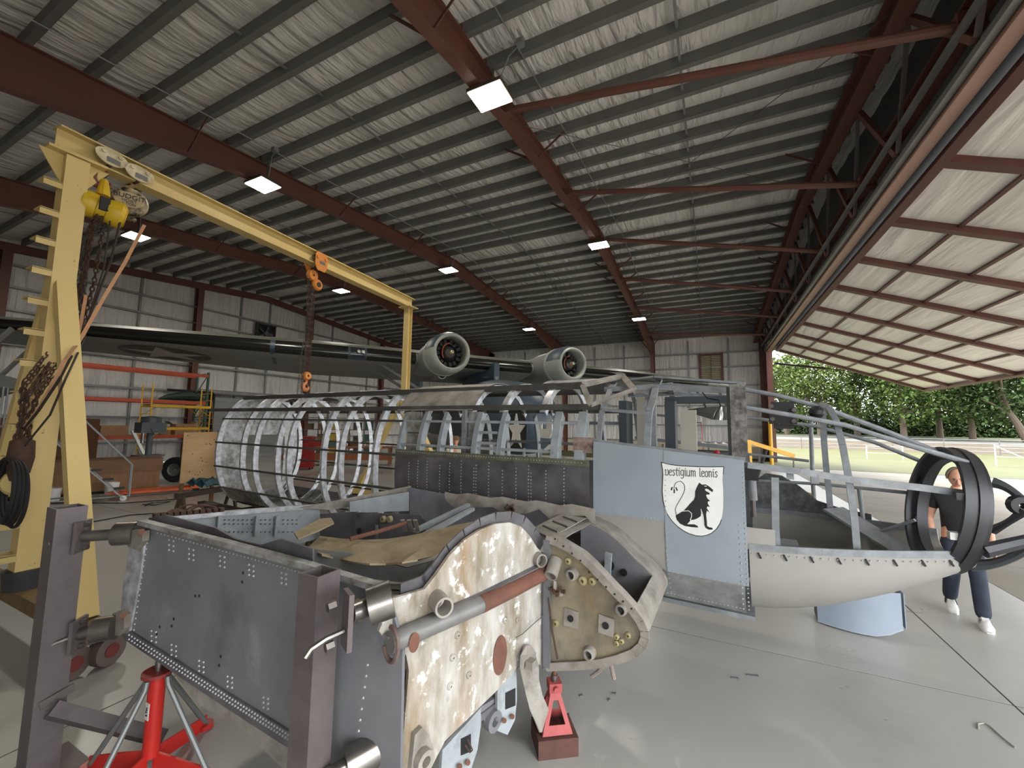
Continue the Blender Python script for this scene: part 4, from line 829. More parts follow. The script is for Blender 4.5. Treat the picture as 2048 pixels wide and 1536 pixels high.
# nose: lower shell
def nb(a): t = max(0, min(1, (a - 1.48) / 1.42)); return 2.36 + .48 * t ** 1.7          # near side half-breadth line
def nzb(a): t = max(0, min(1, (a - 1.48) / 1.42)); return .66 + .55 * t ** 1.5            # keel
def nzs(a): return 1.30 + (a - 1.48) * .04                                                   # sill
rows = []
for i in range(10):
    a = 1.48 + 1.42 * i / 9; r_ = []
    for j in range(17):
        t = -1 + 2 * j / 16; ang = t * math.pi / 2; y = 3.2 + (3.2 - nb(a)) * math.copysign(abs(math.sin(ang)) ** .75, ang); z = nzs(a) - (nzs(a) - nzb(a)) * abs(math.cos(ang)) ** .75
        r_.append(V((a, y, z)))
    rows.append(r_)
MB().sheet(rows, .008).o('nose_shell', NOSEG, bm_, ang=60)
SILLM = FRG
frame([V((1.48 + 1.42 * i / 9, nb(1.48 + 1.42 * i / 9) - .004, nzs(1.48 + 1.42 * i / 9))) for i in range(10)], .05, .02, name='nose_sill'); frame([V((1.48 + 1.42 * i / 9, 6.4 - nb(1.48 + 1.42 * i / 9), nzs(1.48 + 1.42 * i / 9))) for i in range(10)], .05, .02, name='nose_sill')
rv = MB(); rv.domes([(1.5 + .05 * j, nb(1.5 + .05 * j) - .012, nzs(1.5 + .05 * j) - .05) for j in range(27)], nn, .006, .004); rv.o('rivets', RIVM, bm_, kind='stuff')
for k in range(8):
    a = 1.55 + .17 * k; MB().box((a, nb(a) - .012, nzs(a) - .06), (.012, .012, .045), M=Matrix.Rotation(R(-25), 3, 'Y')).o('clip', BLACK, bm_)
skin_ = [[V((1.47, sb(z, **CK) - .002, z)) for z in (.66, .9, 1.1, 1.33, 1.62)], [V((1.72, nb(1.72) - .002, z)) for z in (.7, .9, 1.1, 1.33, 1.62)]]
MB().sheet([[V((a, nb(a) - .003, z)) for z in (1.28, 1.38, 1.45)] for a in (1.47, 1.56, 1.66)], -.006).o('nose_corner_panel', NOSEG, bm_)
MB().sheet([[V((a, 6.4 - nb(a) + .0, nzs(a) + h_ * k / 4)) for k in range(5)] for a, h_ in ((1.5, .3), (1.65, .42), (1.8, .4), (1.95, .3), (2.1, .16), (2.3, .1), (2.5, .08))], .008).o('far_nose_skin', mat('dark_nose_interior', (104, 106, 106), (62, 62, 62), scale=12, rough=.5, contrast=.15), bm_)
MB().box((1.75, 2.75, 1.22), (.16, .18, .14)).o('rudder_pedal_box', FRG, bm_); MB().bar((2.2, 3.7, 1.45), (2.7, 3.3, 1.15), .3, .02).o('nose_ramp', FRG, bm_)
# nose: glazing bars
NF = FRG
def nose_bar(pts, r_=.018, m=NF, name='glazing_bar', flat=None):
    if flat: return frame(pts, flat[0], flat[1], m, name, up=(0, 1, 0))
    return MB().tube(pts, r_, 8).o(name, m, bm_)
nose_bar([pb(1475, 776, 3.05), pb(1560, 792, 3.05), pb(1645, 815, 3.1), pb(1760, 858, 3.15), pb(1860, 898, 3.15), pb(1925, 916, 3.15)], .022)
nose_bar([pb(1492, 815, 2.6), pb(1580, 830, 2.65), pb(1690, 850, 2.72), pb(1800, 885, 2.78), pb(1935, 925, 2.86)], .02)
nose_bar([pb(1495, 835, 3.8), pb(1630, 852, 3.75), pb(1750, 885, 3.65), pb(1860, 930, 3.5)], .018)
nose_bar([pb(1495, 930, 2.4), pb(1600, 943, 2.45), pb(1720, 962, 2.56), pb(1840, 975, 2.72), pb(1955, 990, 2.84)], flat=(.05, .012), name='side_rail')
nose_bar([pb(1495, 960, 3.9), pb(1640, 968, 3.85), pb(1840, 988, 3.6)], .016); nose_bar([pb(1495, 908, 3.95), pb(1618, 922, 3.9)], .015)
nose_bar([pb(1623, 815, 3.85), pb(1622, 860, 3.9), pb(1625, 950, 3.95), pb(1630, 1030, 3.95)], .02); nose_bar([pb(1718, 975, 3.75), pb(1728, 1055, 3.75)], .018)
nose_bar([pb(1550, 955, 2.42), pb(1552, 1090, 2.4)], flat=(.05, .012), name='nose_post')
nose_bar([pb(1755, 1065, 3.6), pb(1830, 1040, 3.4)], .014)
arch = [pb(1640, 808, 3.1), pb(1658, 815, 2.95), pb(1672, 840, 2.8), pb(1685, 890, 2.66), pb(1698, 960, 2.58), pb(1708, 1030, 2.56), pb(1714, 1098, 2.56)]
frame(arch, .045, .015, name='nose_arch', up=(0, 1, 0)); frame([V((p.x, 6.3 - p.y, p.z)) for p in arch], .05, .015, name='nose_arch', up=(0, 1, 0))
frame([pb(1548, 1000, 2.45), pb(1556, 1095, 2.43)], .04, .012, name='nose_post')
for x, y in ((1580, 950), (1630, 958)): MB().box(pb(x, y, 2.48), (.05, .008, .07)).o('sill_tab', FRG, bm_)
# nose gun ring: stacked dark rings, cross bars and mount arms
RK = mat('dark_gunmetal_ring', (52, 53, 56), (40, 41, 44), scale=6, rough=.4)
RC = pb(1893, 1018, 3.1); RNv = V((.965, .1, -.17)).normalized()
def ell(r1, r2, o, k=44):
    u = V((0, 1, 0)); u = (u - RNv * u.dot(RNv)).normalized(); v = RNv.cross(u).normalized(); return [RC + RNv * o + u * (r1 * math.cos(2 * math.pi * j / k)) + v * (r2 * math.sin(2 * math.pi * j / k)) for j in range(k)]
def ering(r1, r2, o0, o1, th_, name, m=RK):
    A, B, C_, D = ell(r1, r2, o0), ell(r1, r2, o1), ell(r1 - th_, r2 - th_, o1), ell(r1 - th_, r2 - th_, o0); K = len(A)
    return MB().add(A + B + C_ + D, [(q * K + i, q * K + (i + 1) % K, (q + 1) % 4 * K + (i + 1) % K, (q + 1) % 4 * K + i) for q in range(4) for i in range(K)]).o(name, m, bm_)
ering(.45, .48, -.09, -.02, .035, 'mount_ring'); ering(.462, .49, -.02, .03, .04, 'mount_ring'); ering(.45, .48, .03, .055, .04, 'mount_ring', mat('black_ring', (34, 34, 36), rough=.35)); ering(.38, .41, -.04, .02, .025, 'inner_ring')
u_ = V((0, 1, 0)); u_ = (u_ - RNv * u_.dot(RNv)).normalized(); v_ = RNv.cross(u_).normalized()
for t in (25, 90, 155, 205, 270, 335):
    c, s = math.cos(R(t)), math.sin(R(t)); MB().bar(RC + u_ * .36 * c + v_ * .39 * s - RNv * .03, RC + u_ * .44 * c + v_ * .46 * s - RNv * .03, .05, .03, RNv).o('ring_web', RK, bm_)
for t in (160, 200): MB().box(RC + u_ * .4 * math.cos(R(t)) + v_ * .42 * math.sin(R(t)) - RNv * .1, (.05, .06, .05)).o('ring_latch', WHITE if t == 200 else RK, bm_)
frame([pb(1955, 990, 2.84), pb(1965, 1010, 2.82), pb(1958, 1100, 2.82)], .07, .01, WHITE, 'ring_strip', up=(0, 1, 0))
MB().tube([RC + RNv * .05 + u_ * -.4 + v_ * -.2, RC + RNv * .3 + u_ * -.36 + v_ * -.05, RC + RNv * .5 + u_ * -.2 + v_ * .05, RC + RNv * .58 + u_ * .0], [.05, .04, .03, .03], 8).o('mount_arm', RK, bm_)
def arc_arm(p0, p1, p2, r0, name='mount_arm'):
    pts = []
    for k in range(15):
        t = k / 14; pts.append(p0 * (1 - t) ** 2 + p1 * 2 * t * (1 - t) + p2 * t * t)
    return MB().tube(pts, [r0 * (1.15 - .4 * math.sin(math.pi * k / 14)) for k in range(15)], 8).o(name, RK, bm_)
e0 = RC + RNv * .08
arc_arm(pb(1985, 965, 3.05), pb(2035, 975, 3.0), pb(2075, 1040, 2.95), .035); arc_arm(pb(1940, 1130, 3.05), pb(2030, 1135, 3.0), pb(2090, 1060, 2.95), .04); arc_arm(pb(1985, 1060, 3.1), pb(2020, 1045, 3.0), pb(2050, 1020, 2.95), .03)
MB().lathe([(.02, -.04), (.06, -.04), (.075, 0), (.06, .04), (.02, .04)], pb(2040, 1010, 2.98), (0, 1, 0), 16).o('gun_socket', RK, bm_)
# black instrument block and ball under the glazing
ib = MB(); c = pb(1565, 815, 2.9); ib.box(c, (.17, .14, .1)); ib.o('instrument_block', BLACK, bm_); MB().box(pb(1565, 838, 2.9), (.2, .16, .09)).o('instrument_block', BLACK, bm_); MB().box(pb(1567, 853, 2.9), (.14, .12, .04)).o('instrument_block', BLACK, bm_)
for x, y in ((1543, 812), (1588, 820), (1545, 838), (1588, 842)): MB().cyl(pb(x, y, 2.83), pb(x, y, 2.8), .018, 12).o('instrument_dial', DSTEEL, bm_)
MB().lathe([(.001, -.06), (.035, -.05), (.06, 0), (.05, .035), (.02, .06), (.001, .06)], pb(1633, 826, 2.95), (.1, -.2, 1), 18).o('compass_ball', BLACK, bm_)

MB().cyl(pb(1506, 1000, 2.6), pb(1503, 960, 2.6), .035, 14).o('gun_jacket', FRG, bm_); MB().box(pb(1503, 948, 2.6), (.1, .08, .1)).o('gun_block', BLACK, bm_); MB().cyl(pb(1507, 1034, 2.6), pb(1506, 1000, 2.6), .02, 8).o('gun_pin', DSTEEL, bm_)
# ------------------------------------------------------------------ wing centre section of the bomber
F0, R0 = (-.05, 0.0), (-2.25, -.32)
def RB(x, y, off=0):
    e = V((R0[0] - F0[0], R0[1] - F0[1])).normalized(); n = V((-e.y, e.x)) * (-1); o = n * off      # n points inboard (away)
    return pq(x, y, (F0[0] + o.x, F0[1] + o.y), (R0[0] + o.x, R0[1] + o.y))
_e = V((R0[0] - F0[0], R0[1] - F0[1])).normalized(); RIN = V((_e.y, -_e.x, 0)); RIN = RIN if RIN.y > 0 else -RIN
S0, S1 = (0, 0), (.22, 1.21)
def SP(x, y, off=0):
    e = V((S1[0] - S0[0], S1[1] - S0[1])).normalized(); n = V((e.y, -e.x)); return pq(x, y, (S0[0] + n.x * off, S0[1] + n.y * off), (S1[0] + n.x * off, S1[1] + n.y * off))
_e2 = V((S1[0], S1[1])).normalized(); SFW = V((_e2.y, -_e2.x, 0))       # forward normal of the spar web
def slab(fn, px, t, nrm, m, name, off=0, parent=None):
    vs = [fn(x, y, off) for x, y in px]; b = [q + V(nrm) * t for q in vs]; k = len(vs)
    return MB().add(vs + b, [tuple(range(k)), tuple(range(2 * k - 1, k - 1, -1))] + [(i, (i + 1) % k, k + (i + 1) % k, k + i) for i in range(k)]).o(name, m, parent or bm_)
def strip(fn, px, w_, d_, m, name, off=0, up=None, parent=None):
    mb = MB(); P = [fn(x, y, off) for x, y in px]
    for p, q in zip(P[:-1], P[1:]): mb.bar(p, q, w_, d_, up if up else (0, 0, 1))
    return mb.o(name, m, parent or bm_)
rib = slab(RB, [(283, 1046), (612, 1132), (775, 1178), (805, 1300), (800, 1560), (720, 1580), (600, 1502), (430, 1390), (245, 1268), (262, 1160)], .02, RIN, RIBG, 'closing_rib')
strip(RB, [(283, 1044), (450, 1086), (612, 1130), (772, 1178)], .05, .03, ALU, 'rib_top_flange', -.02, (0, 0, 1))
slab(RB, [(263, 1066), (292, 1060), (280, 1150), (258, 1268), (238, 1266), (246, 1170)], .012, RIN, ALUB, 'rear_cap_strip', -.014)
slab(RB, [(240, 1262), (258, 1262), (430, 1372), (600, 1478), (600, 1512), (430, 1402), (250, 1280)], .012, RIN, DKAL, 'rib_bottom_flange', -.014)
slab(RB, [(255, 1276), (330, 1322), (430, 1395), (600, 1512), (640, 1580), (590, 1560), (480, 1455), (400, 1412), (345, 1345), (300, 1305)], .01, RIN, WEATH, 'torn_lower_skin', .03)
# lower skin sheet running inboard
rows = []
for i in range(8):
    t = i / 7; a = -2.2 + 2.1 * t
    rows.append([V((a + .05 * j, -.28 + .28 * t + .36 * j, .74 - .12 * t - .02 * j + random.uniform(-.015, .015))) for j in range(8)])
MB().sheet(rows, .008).o('lower_wing_skin', WEATH, bm_)
rv = MB()
def rgrp(x, y, nx=2, ny=3, dx=9, dy=10, sl=.28): return [RB(x + i * dx, y + j * dy + i * dx * sl, -.001) for i in range(nx) for j in range(ny)]
for x, y in ((338, 1080), (378, 1098), (440, 1112), (498, 1130), (563, 1146), (303, 1262), (343, 1290), (398, 1322), (455, 1353), (527, 1395), (585, 1432)): rv.domes(rgrp(x, y), -RIN, .008, .005)
rv.domes([RB(296 - 28 * k / 16, 1075 + 185 * k / 16, -.001) for k in range(17)], -RIN, .007, .005); rv.domes([RB(315 + 290 * k / 40, 1066 + 80 * k / 40, -.001) for k in range(41)], -RIN, .006, .004)
for o_ in (0, 9): rv.domes([RB(258 + 335 * k / 60, 1270 + o_ + 210 * k / 60, -.016) for k in range(61)], -RIN, .007, .005)
for x, y in ((262, 1110), (270, 1112), (250, 1200), (258, 1203)): rv.domes(rgrp(x, y, 2, 4, 8, 9, 0), -RIN, .007, .005)
rv.domes([RB(700 + 10 * k, 1200 + 4 * k, -.001) for k in range(8)] + [RB(735 - 3 * k, 1330 + 22 * k, -.001) for k in range(9)], -RIN, .008, .005)
rv.o('rivets', RIVM, bm_, kind='stuff')
hl = MB()
for x, y in ((486, 1146), (484, 1164), (390, 1192), (398, 1192), (347, 1238), (343, 1252), (319, 1254), (313, 1268), (441, 1313), (438, 1331)): hl.domes([RB(x, y, -.001)], -RIN, .012, .001)
hl.o('bolt_holes', BLACK, bm_, kind='stuff')
# corner fittings
FIT = mat('scratched_grey_fitting', (160, 156, 146), (112, 100, 86), scale=9, rough=.5, metal=.3)
for px in ([(276, 1058), (300, 1060), (298, 1080), (286, 1096), (270, 1090), (268, 1066)], [(240, 1222), (256, 1216), (264, 1226), (262, 1252), (252, 1266), (232, 1266), (228, 1254), (236, 1240)]):
    ft = slab(RB, px, .04, -RIN, FIT, 'spar_fitting', -.01); cx0 = sum(p[0] for p in px) / len(px); cy0 = sum(p[1] for p in px) / len(px)
    MB().cyl(RB(cx0, cy0 - 12, -.05), RB(cx0, cy0 - 12, -.07), .018, 10).o('fitting_bolt', RUSTO, ft)
# front spar web with flaking white paint
spar = slab(SP, [(768, 1197), (790, 1196), (850, 1178), (872, 1150), (900, 1110), (930, 1080), (960, 1060), (990, 1048), (1020, 1045), (1042, 1053), (1060, 1072), (1074, 1095), (1090, 1110), (1092, 1336), (1070, 1325), (1040, 1328), (1000, 1375), (890, 1482), (850, 1560), (800, 1600), (806, 1480), (818, 1340), (812, 1310), (772, 1280), (758, 1262), (764, 1248), (760, 1230), (772, 1212)], .02, -SFW, FLAKE, 'front_spar_web')
edge = [(800, 1192), (850, 1172), (872, 1146), (900, 1106), (930, 1077), (960, 1056), (990, 1044), (1020, 1041), (1044, 1049), (1064, 1070), (1080, 1098)]
strip(SP, edge, .12, .012, DKAL, 'spar_edge_flange', -.05, SFW)
strip(SP, [(1088, 1105), (1090, 1335)], .05, .012, RIBG, 'spar_end_angle', .01, SFW)
strip(SP, [(792, 1330), (782, 1440), (770, 1536), (762, 1600)], .07, .05, PALE, 'spar_boom', -.12, SFW); strip(SP, [(806, 1340), (798, 1440), (792, 1560)], .03, .03, DKAL, 'spar_boom', -.05, SFW)
def tubeS(px, r_, m, name, off, n=12): return MB().tube([SP(x, y, off) for x, y in px], r_, n).o(name, m, bm_)
tubeS([(778, 1286), (880, 1243), (968, 1206)], .048, mat('grey_heat_pipe', (140, 140, 138), (110, 108, 104), scale=6, rough=.5, metal=.3), 'exhaust_pipe', .04)
tubeS([(960, 1209), (1030, 1175), (1092, 1143)], .05, RUSTO, 'rusted_pipe', .04)
strip(SP, [(770, 1273), (880, 1225), (965, 1188), (1085, 1128)], .05, .012, RIBG, 'pipe_flange', .02, (0, 0, 1))
rr_ = [SP(782, 1288, .06) + SFW * (.055 * math.cos(R(t))) + V((0, 0, .075 * math.sin(R(t)))) for t in range(-160, 120, 20)]
MB().tube(rr_, .012, 6).o('pipe_clamp', mat('rust_spotted_clamp', (110, 96, 90), (80, 56, 48), scale=20, rough=.6), bm_)
for x, y, r_, ln in ((872, 1198, .05, .12), (1074, 1117, .045, .06)):
    c = SP(x, y, 0); MB().lathe([(r_, 0), (r_, ln), (r_ * .78, ln), (r_ * .78, .02)], c, SFW + V((0, -.35, 0)), 22).o('pipe_stub', WEATH, bm_)
for x, y, r1, r2 in ((1000, 1310, .062, .115), (828, 1285, .03, .045)):
    c = SP(x, y, .003 if x > 900 else .09); u = V((_e2.x, _e2.y, 0)); MB().prism([(r1 * math.cos(2 * math.pi * k / 24), r2 * math.sin(2 * math.pi * k / 24)) for k in range(24)], c, u, (0, 0, 1), .003, SFW).o('rust_patch', RUSTO, bm_)
for x, y, a in ((915, 1270, 1), (905, 1315, 1), (900, 1372, 1), (938, 1350, 1), (1010, 1240, 1), (1035, 1240, 1)):
    MB().lathe([(.006, .012), (.014, .012), (.02, .002)], SP(x, y, .002), SFW, 12).o('grommet', FLAKE, bm_)
tubeS([(1032, 1275), (1045, 1268), (1070, 1245), (1098, 1222)], .003, DSTEEL, 'loose_wire', .03, 5)
# engine-mount brackets under the spar
for px, off in (([(940, 1440), (962, 1415), (962, 1450), (955, 1500), (935, 1560), (905, 1580), (880, 1580), (885, 1500)], -.03), ([(995, 1365), (1033, 1330), (1034, 1400), (1030, 1440), (1015, 1470), (995, 1462)], -.03)):
    br = slab(SP, px, .02, -SFW, PALE, 'mount_bracket', off); cx0 = sum(p[0] for p in px) / len(px); cy0 = sum(p[1] for p in px) / len(px)
    slab(SP, [(cx0 - 6, cy0 - 25), (cx0 + 14, cy0 - 35), (cx0 + 14, cy0), (cx0 - 6, cy0 + 8)], .004, -SFW, BLACK, 'lightening_hole', off + .003, br)
    for dx, dy in ((-8, 30), (8, 22)): MB().cyl(SP(cx0 + dx, cy0 + dy, off), SP(cx0 + dx, cy0 + dy, off + .03), .014, 8).o('bracket_bolt', RUSTO, br)
slab(SP, [(955, 1435), (1000, 1400), (1000, 1410), (955, 1450)], .05, -SFW, DKAL, 'cross_member', -.05)
MB().ring(SP(985, 1440, -.05), SFW, .028, .06, .05, 20).o('mount_lug', RIBG, bm_); slab(SP, [(960, 1415), (1000, 1390), (1010, 1440), (1000, 1462), (975, 1462)], .03, -SFW, RIBG, 'mount_arm', -.06)
MB().tube([SP(935, 1478, .0), SP(945, 1500, 0), SP(940, 1505, 0), SP(930, 1490, 0)], .004, 6).o('wire_loop', RUST, bm_)
slab(SP, [(830, 1470), (845, 1455), (858, 1470), (868, 1500), (850, 1560), (820, 1560)], .03, -SFW, WEATH, 'mount_lug_plate', .03); MB().ring(SP(848, 1520, .05), SFW, .025, .05, .04, 18).o('mount_lug', WEATH, bm_)
# torn strip of skin hanging by the spar end
rows = []
for i, (x0, x1, y) in enumerate(((1048, 1062, 1290), (1042, 1075, 1310), (1040, 1078, 1335), (1045, 1078, 1360), (1052, 1085, 1390), (1060, 1098, 1420), (1072, 1098, 1445), (1080, 1092, 1465))):
    rows.append([SP(x0 + (x1 - x0) * k / 3, y, .02 + .03 * math.sin(i * 1.3 + k)) for k in range(4)])
MB().sheet(rows, .006).o('torn_skin_strip', WEATH, bm_); MB().box(SP(1062, 1328, .05), (.05, .06, .05)).o('torn_bracket', WEATH, bm_)
# leading-edge nose rib
def NR(x, y, off=0): return pb(x, y, 1.21 - off)
prof = [(1092, 1078), (1115, 1085), (1140, 1098), (1162, 1114), (1182, 1132), (1200, 1152), (1222, 1176), (1245, 1200), (1265, 1222), (1280, 1243), (1289, 1262), (1290, 1276), (1284, 1292), (1268, 1306), (1240, 1317), (1205, 1326), (1160, 1331), (1092, 1334)]
slab(NR, prof, .02, (0, 1, 0), NOSER, 'nose_rib')
strip(NR, prof, .05, .014, WEATH, 'nose_rib_flange', .02, (0, 1, 0)); strip(NR, [(1094, 1080), (1094, 1334)], .05, .02, RIBG, 'nose_rib_angle', .02, (0, 1, 0))
COLL = mat('olive_brass_collar', (168, 158, 116), (130, 120, 84), scale=10, rough=.5)
for x, y, r_ in ((1137, 1122, .022), (1166, 1161, .028), (1185, 1162, .024), (1112, 1246, .022), (1096, 1250, .02), (1234, 1273, .016), (1234, 1286, .016), (1244, 1282, .016), (1257, 1270, .018)):
    MB().lathe([(r_ * .4, .002), (r_ * .4, .018), (r_, .012), (r_ * 1.1, .001)], NR(x, y, 0), (0, -1, 0), 14).o('pipe_collar', COLL, bm_)
for x, y, r_ in ((1245, 1216, .035), (1181, 1304, .036), (1146, 1147, .036)):
    MB().lathe([(r_ * .7, 0), (r_ * .7, .05), (r_, .045), (r_ * 1.2, .001)], NR(x, y, 0), (0, -1, 0), 18).o('pipe_collar', WEATH, bm_); MB().cyl(NR(x, y, .002), NR(x, y, .006), r_ * .7, 16).o('pipe_bore', BLACK, bm_)
for x, y in ((1142, 1236), (1212, 1250)):
    c = NR(x, y, .004); MB().prism([(-.05, -.055), (.05, -.06), (.055, .05), (-.045, .06)], c, (1, 0, 0), (0, 0, 1), .008, V((0, -1, 0))).o('square_flange', WEATH, bm_); MB().cyl(c + V((0, -.008, 0)), c + V((0, -.014, 0)), .022, 16).o('pipe_bore', BLACK, bm_)
c = NR(1112, 1120, 0); MB().lathe([(.045, 0), (.045, .13), (.036, .13), (.036, .02)], c, (.05, -.75, -.55), 22).o('duct_stub', WEATH, bm_)
MB().tube([NR(1097, 1195, .03), NR(1100, 1220, .03), NR(1104, 1260, .03), NR(1115, 1318, .03)], .006, 6).o('hanging_pipe', RUST, bm_)
for k in range(5): MB().box(NR(1102 + 6 * k, 1178 + 5 * (k % 3), .03), (.03, .02, .02), M=Matrix.Rotation(k * .8, 3, 'Y')).o('pipe_union', RUST, bm_)
for x, y in ((1110, 1172), (1123, 1184)): MB().prism([(-.012, -.03), (.014, -.02), (.01, .03), (-.008, .035)], NR(x, y, .02), (1, 0, 0), (0, 0, 1), .004).o('paint_flake', FLAKE, bm_)
rv = MB(); rv.domes([NR(x, y, .028) for x, y in [(1110 + 17 * k, 1087 + (14.5 if k < 10 else 14) * k - (9 if k < 4 else 0)) for k in range(10)]], (0, -1, 0), .008, .004); rv.o('rivets', BLACK, bm_, kind='stuff')
# leading-edge skins from the nose rib to the fuselage
pr = [NR(x, y) for x, y in prof]; root = [V((p.x * .92 - .02, 2.34, p.z - .03 + .1 * max(0, .5 - p.x))) for p in pr]
root = []
for k, p in enumerate(pr):
    t = k / (len(pr) - 1); root.append(V((p.x - .07, 2.36, p.z - .06)))
def le(t): return [p * (1 - t) + q * t for p, q in zip(pr, root)]
def leskin(t0, t1, k0, k1, name, nseg=4, j_=.004): MB().sheet([[q + V((0, 0, random.uniform(-j_, j_))) for q in le(t0 + (t1 - t0) * i / nseg)[k0:k1]] for i in range(nseg + 1)], .007).o(name, WEATH, bm_, ang=50)
leskin(-.02, .12, 0, 12, 'leading_edge_skin'); leskin(.7, 1.0, 0, 12, 'leading_edge_skin'); leskin(.12, .7, 8, 14, 'leading_edge_skin'); leskin(-.02, 1.0, 11, 18, 'leading_edge_underside'); leskin(.12, .7, 0, 2, 'leading_edge_skin')
for t in (.7,):
    P = le(t); MB().add(P + [q + V((0, .01, 0)) for q in P], [tuple(range(18)), tuple(range(35, 17, -1))] + [(i, (i + 1) % 18, 18 + (i + 1) % 18, 18 + i) for i in range(18)]).o('inner_nose_rib', RIBG, bm_)
P = le(.42); MB().bar(P[4] + V((0, 0, -.02)), V((P[4].x - .05, P[4].y + .05, .75)), .05, .02, (0, 1, 0)).o('nose_strut', PALE, bm_)
MB().tube([le(.4)[3] + V((0, 0, -.3)), le(.5)[6] + V((0, 0, -.2)), le(.6)[7] + V((-.1, 0, -.25))], .006, 6).o('loose_pipe', RUST, bm_)
for q, rr2 in ((.3, .045), (.42, .03)): MB().cyl(le(.69)[3] + V((q - .3, -.012, -.15 - q * .3)), le(.69)[3] + V((q - .3, -.02, -.15 - q * .3)), rr2, 14).o('rib_hole', BLACK, bm_)
# wing-top wreckage between the spars
strip(lambda x, y, o=0: pq(x, y, (-2.35, -.2), (-2.15, 2.3)), [(300, 1040), (480, 1024), (640, 1012)], .06, .035, ALUB, 'rear_spar_cap')
slab(lambda x, y, o=0: pq(x, y, (-2.35, -.2), (-2.15, 2.3)), [(300, 1042), (480, 1026), (640, 1014), (640, 1075), (500, 1120), (320, 1100)], .02, (-1, 0, 0), PALE, 'rear_spar_web')
mb = MB()
for k in range(11): mb.box(pq(312 + 13 * k, 1031 - 1.2 * k, (-2.35, -.2), (-2.15, 2.3)), (.05, .03, .03))
mb.o('corrugation', RUST, bm_, kind='stuff')
mb = MB(); mb.domes([pq(x, y, (-2.33, -.2), (-2.13, 2.3)) for x in range(450, 600, 9) for y in range(1040, 1068, 8) if not (x + y) % 3 == 0], (1, 0, 0), .008, .002); mb.o('rivets', DKAL, bm_, kind='stuff')
for x in (440, 515, 555): strip(lambda x_, y, o=0: pq(x_, y, (-2.3, -.2), (-2.1, 2.3)), [(x, 1032), (x - 4, 1072)], .03, .03, PALE, 'spar_stiffener')
slab(RB, [(298, 1036), (330, 1030), (430, 1056), (470, 1078), (520, 1090), (560, 1078), (625, 1098), (626, 1140), (612, 1130), (430, 1083), (290, 1047)], .012, RIN, DKAL, 'upper_skin_edge', .06)
WB = lambda x, y, o=0: pq(x, y, (-1.0, .05), (.05, .5))
slab(WB, [(618, 1098), (690, 1104), (812, 1136), (880, 1118), (880, 1150), (815, 1166), (690, 1152), (618, 1132)], .015, (-.3, .9, 0), mat('speckled_grey_bay_wall', (128, 128, 124), (104, 104, 100), scale=18, rough=.6), 'bay_wall')
for o_ in (0, 10): strip(WB, [(640, 1148 + o_), (760, 1172 + o_), (860, 1176 + o_)], .05, .012, WEATH, 'perforated_strip', -.02)
rows = []
for i in range(9):
    t = i / 8; L_ = pz_ = None
    x0, y0 = 612 + (868 - 612) * t, 1098 + (1112 - 1098) * t + 22 * math.sin(math.pi * t); x1, y1 = 640 + (1000 - 640) * t, 1072 - 22 * t + 14 * math.sin(math.pi * t * 1.5)
    rows.append([loc_(onZ(x0 + (x1 - x0) * k / 4, y0 + (y1 - y0) * k / 4, 1.42 + .03 * math.sin(2.2 * i + k) + (.06 * t))) for k in range(5)])
MB().sheet(rows, .01).o('tank_liner', TAN, bm_)
slab(lambda x, y, o=0: loc_(onZ(x, y, 1.52)), [(588, 1068), (640, 1040), (662, 1038), (668, 1048), (640, 1062), (610, 1074), (596, 1080)], .01, (0, 0, 1), TAN, 'torn_liner_flap')
MB().tube([loc_(onZ(700, 1078, 1.48)), loc_(onZ(760, 1062, 1.5)), loc_(onZ(812, 1046, 1.52))], .014, 8).o('rusted_rod', RUSTO, bm_)
for x in (805, 818, 830): MB().bar(loc_(onZ(x, 1040, 1.5)), loc_(onZ(x + 6, 1062, 1.38)), .03, .012).o('rod_clevis', WEATH, bm_)
RP = lambda x, y, o=0: pq(x, y, (-1.5, 1.2), (-.2, 1.6))
slab(RP, [(700, 1030), (716, 1022), (724, 1036), (740, 1046), (756, 1050), (758, 1090), (705, 1090)], .02, (0, 1, 0), ALUB, 'curved_bracket'); MB().cyl(RP(720, 1062) + V((0, -.004, 0)), RP(720, 1062) + V((0, -.012, 0)), .03, 14).o('bracket_hole', BLACK, bm_)
slab(RP, [(640, 1028), (700, 1024), (840, 1030), (850, 1042), (850, 1080), (640, 1085)], .015, (0, 1, 0), DKAL, 'mid_rib', .0)
for x in (772, 785): MB().lathe([(.01, .03), (.025, .03), (.03, 0)], RP(x, 1037) + V((0, -.02, 0)), (0, -1, 0), 12).o('rib_grommet', COLL, bm_)
RT_ = lambda x, y, o=0: pb(x, y, 2.2 - o)
slab(RT_, [(818, 975), (900, 990), (1000, 995), (1182, 1022), (1182, 1060), (1100, 1080), (820, 1045)], .015, (0, 1, 0), mat('lilac_grey_root_rib', (146, 148, 158), (112, 112, 118), scale=5, rough=.5), 'root_rib')
slab(lambda x, y, o=0: pq(x, y, (-2.15, 1.5), (-2.1, 2.3)), [(600, 1016), (700, 996), (822, 972), (822, 1000), (760, 1006), (660, 1020)], .02, (-1, 0, 0), WEATH, 'spar_top_skin'); 
slab(lambda x, y, o=0: pq(x, y, (-2.0, 1.5), (-1.95, 2.3)), [(700, 1004), (818, 984), (818, 1022), (700, 1026)], .02, (-1, 0, 0), PALE, 'spar_inner_web')
rows = []
for i in range(14):
    x = 890 + (1190 - 890) * i / 13; y = 990 + (1022 - 990) * i / 13 + 3 * math.sin(i * 2.1)
    rows.append([RT_(x, y - 6, .12), RT_(x, y + 4 + 3 * (i % 3), .16), RT_(x + 3, y + 12 + 5 * ((i * 7) % 4), .17)])
MB().sheet(rows, .006).o('torn_root_fillet', WEATH, bm_)
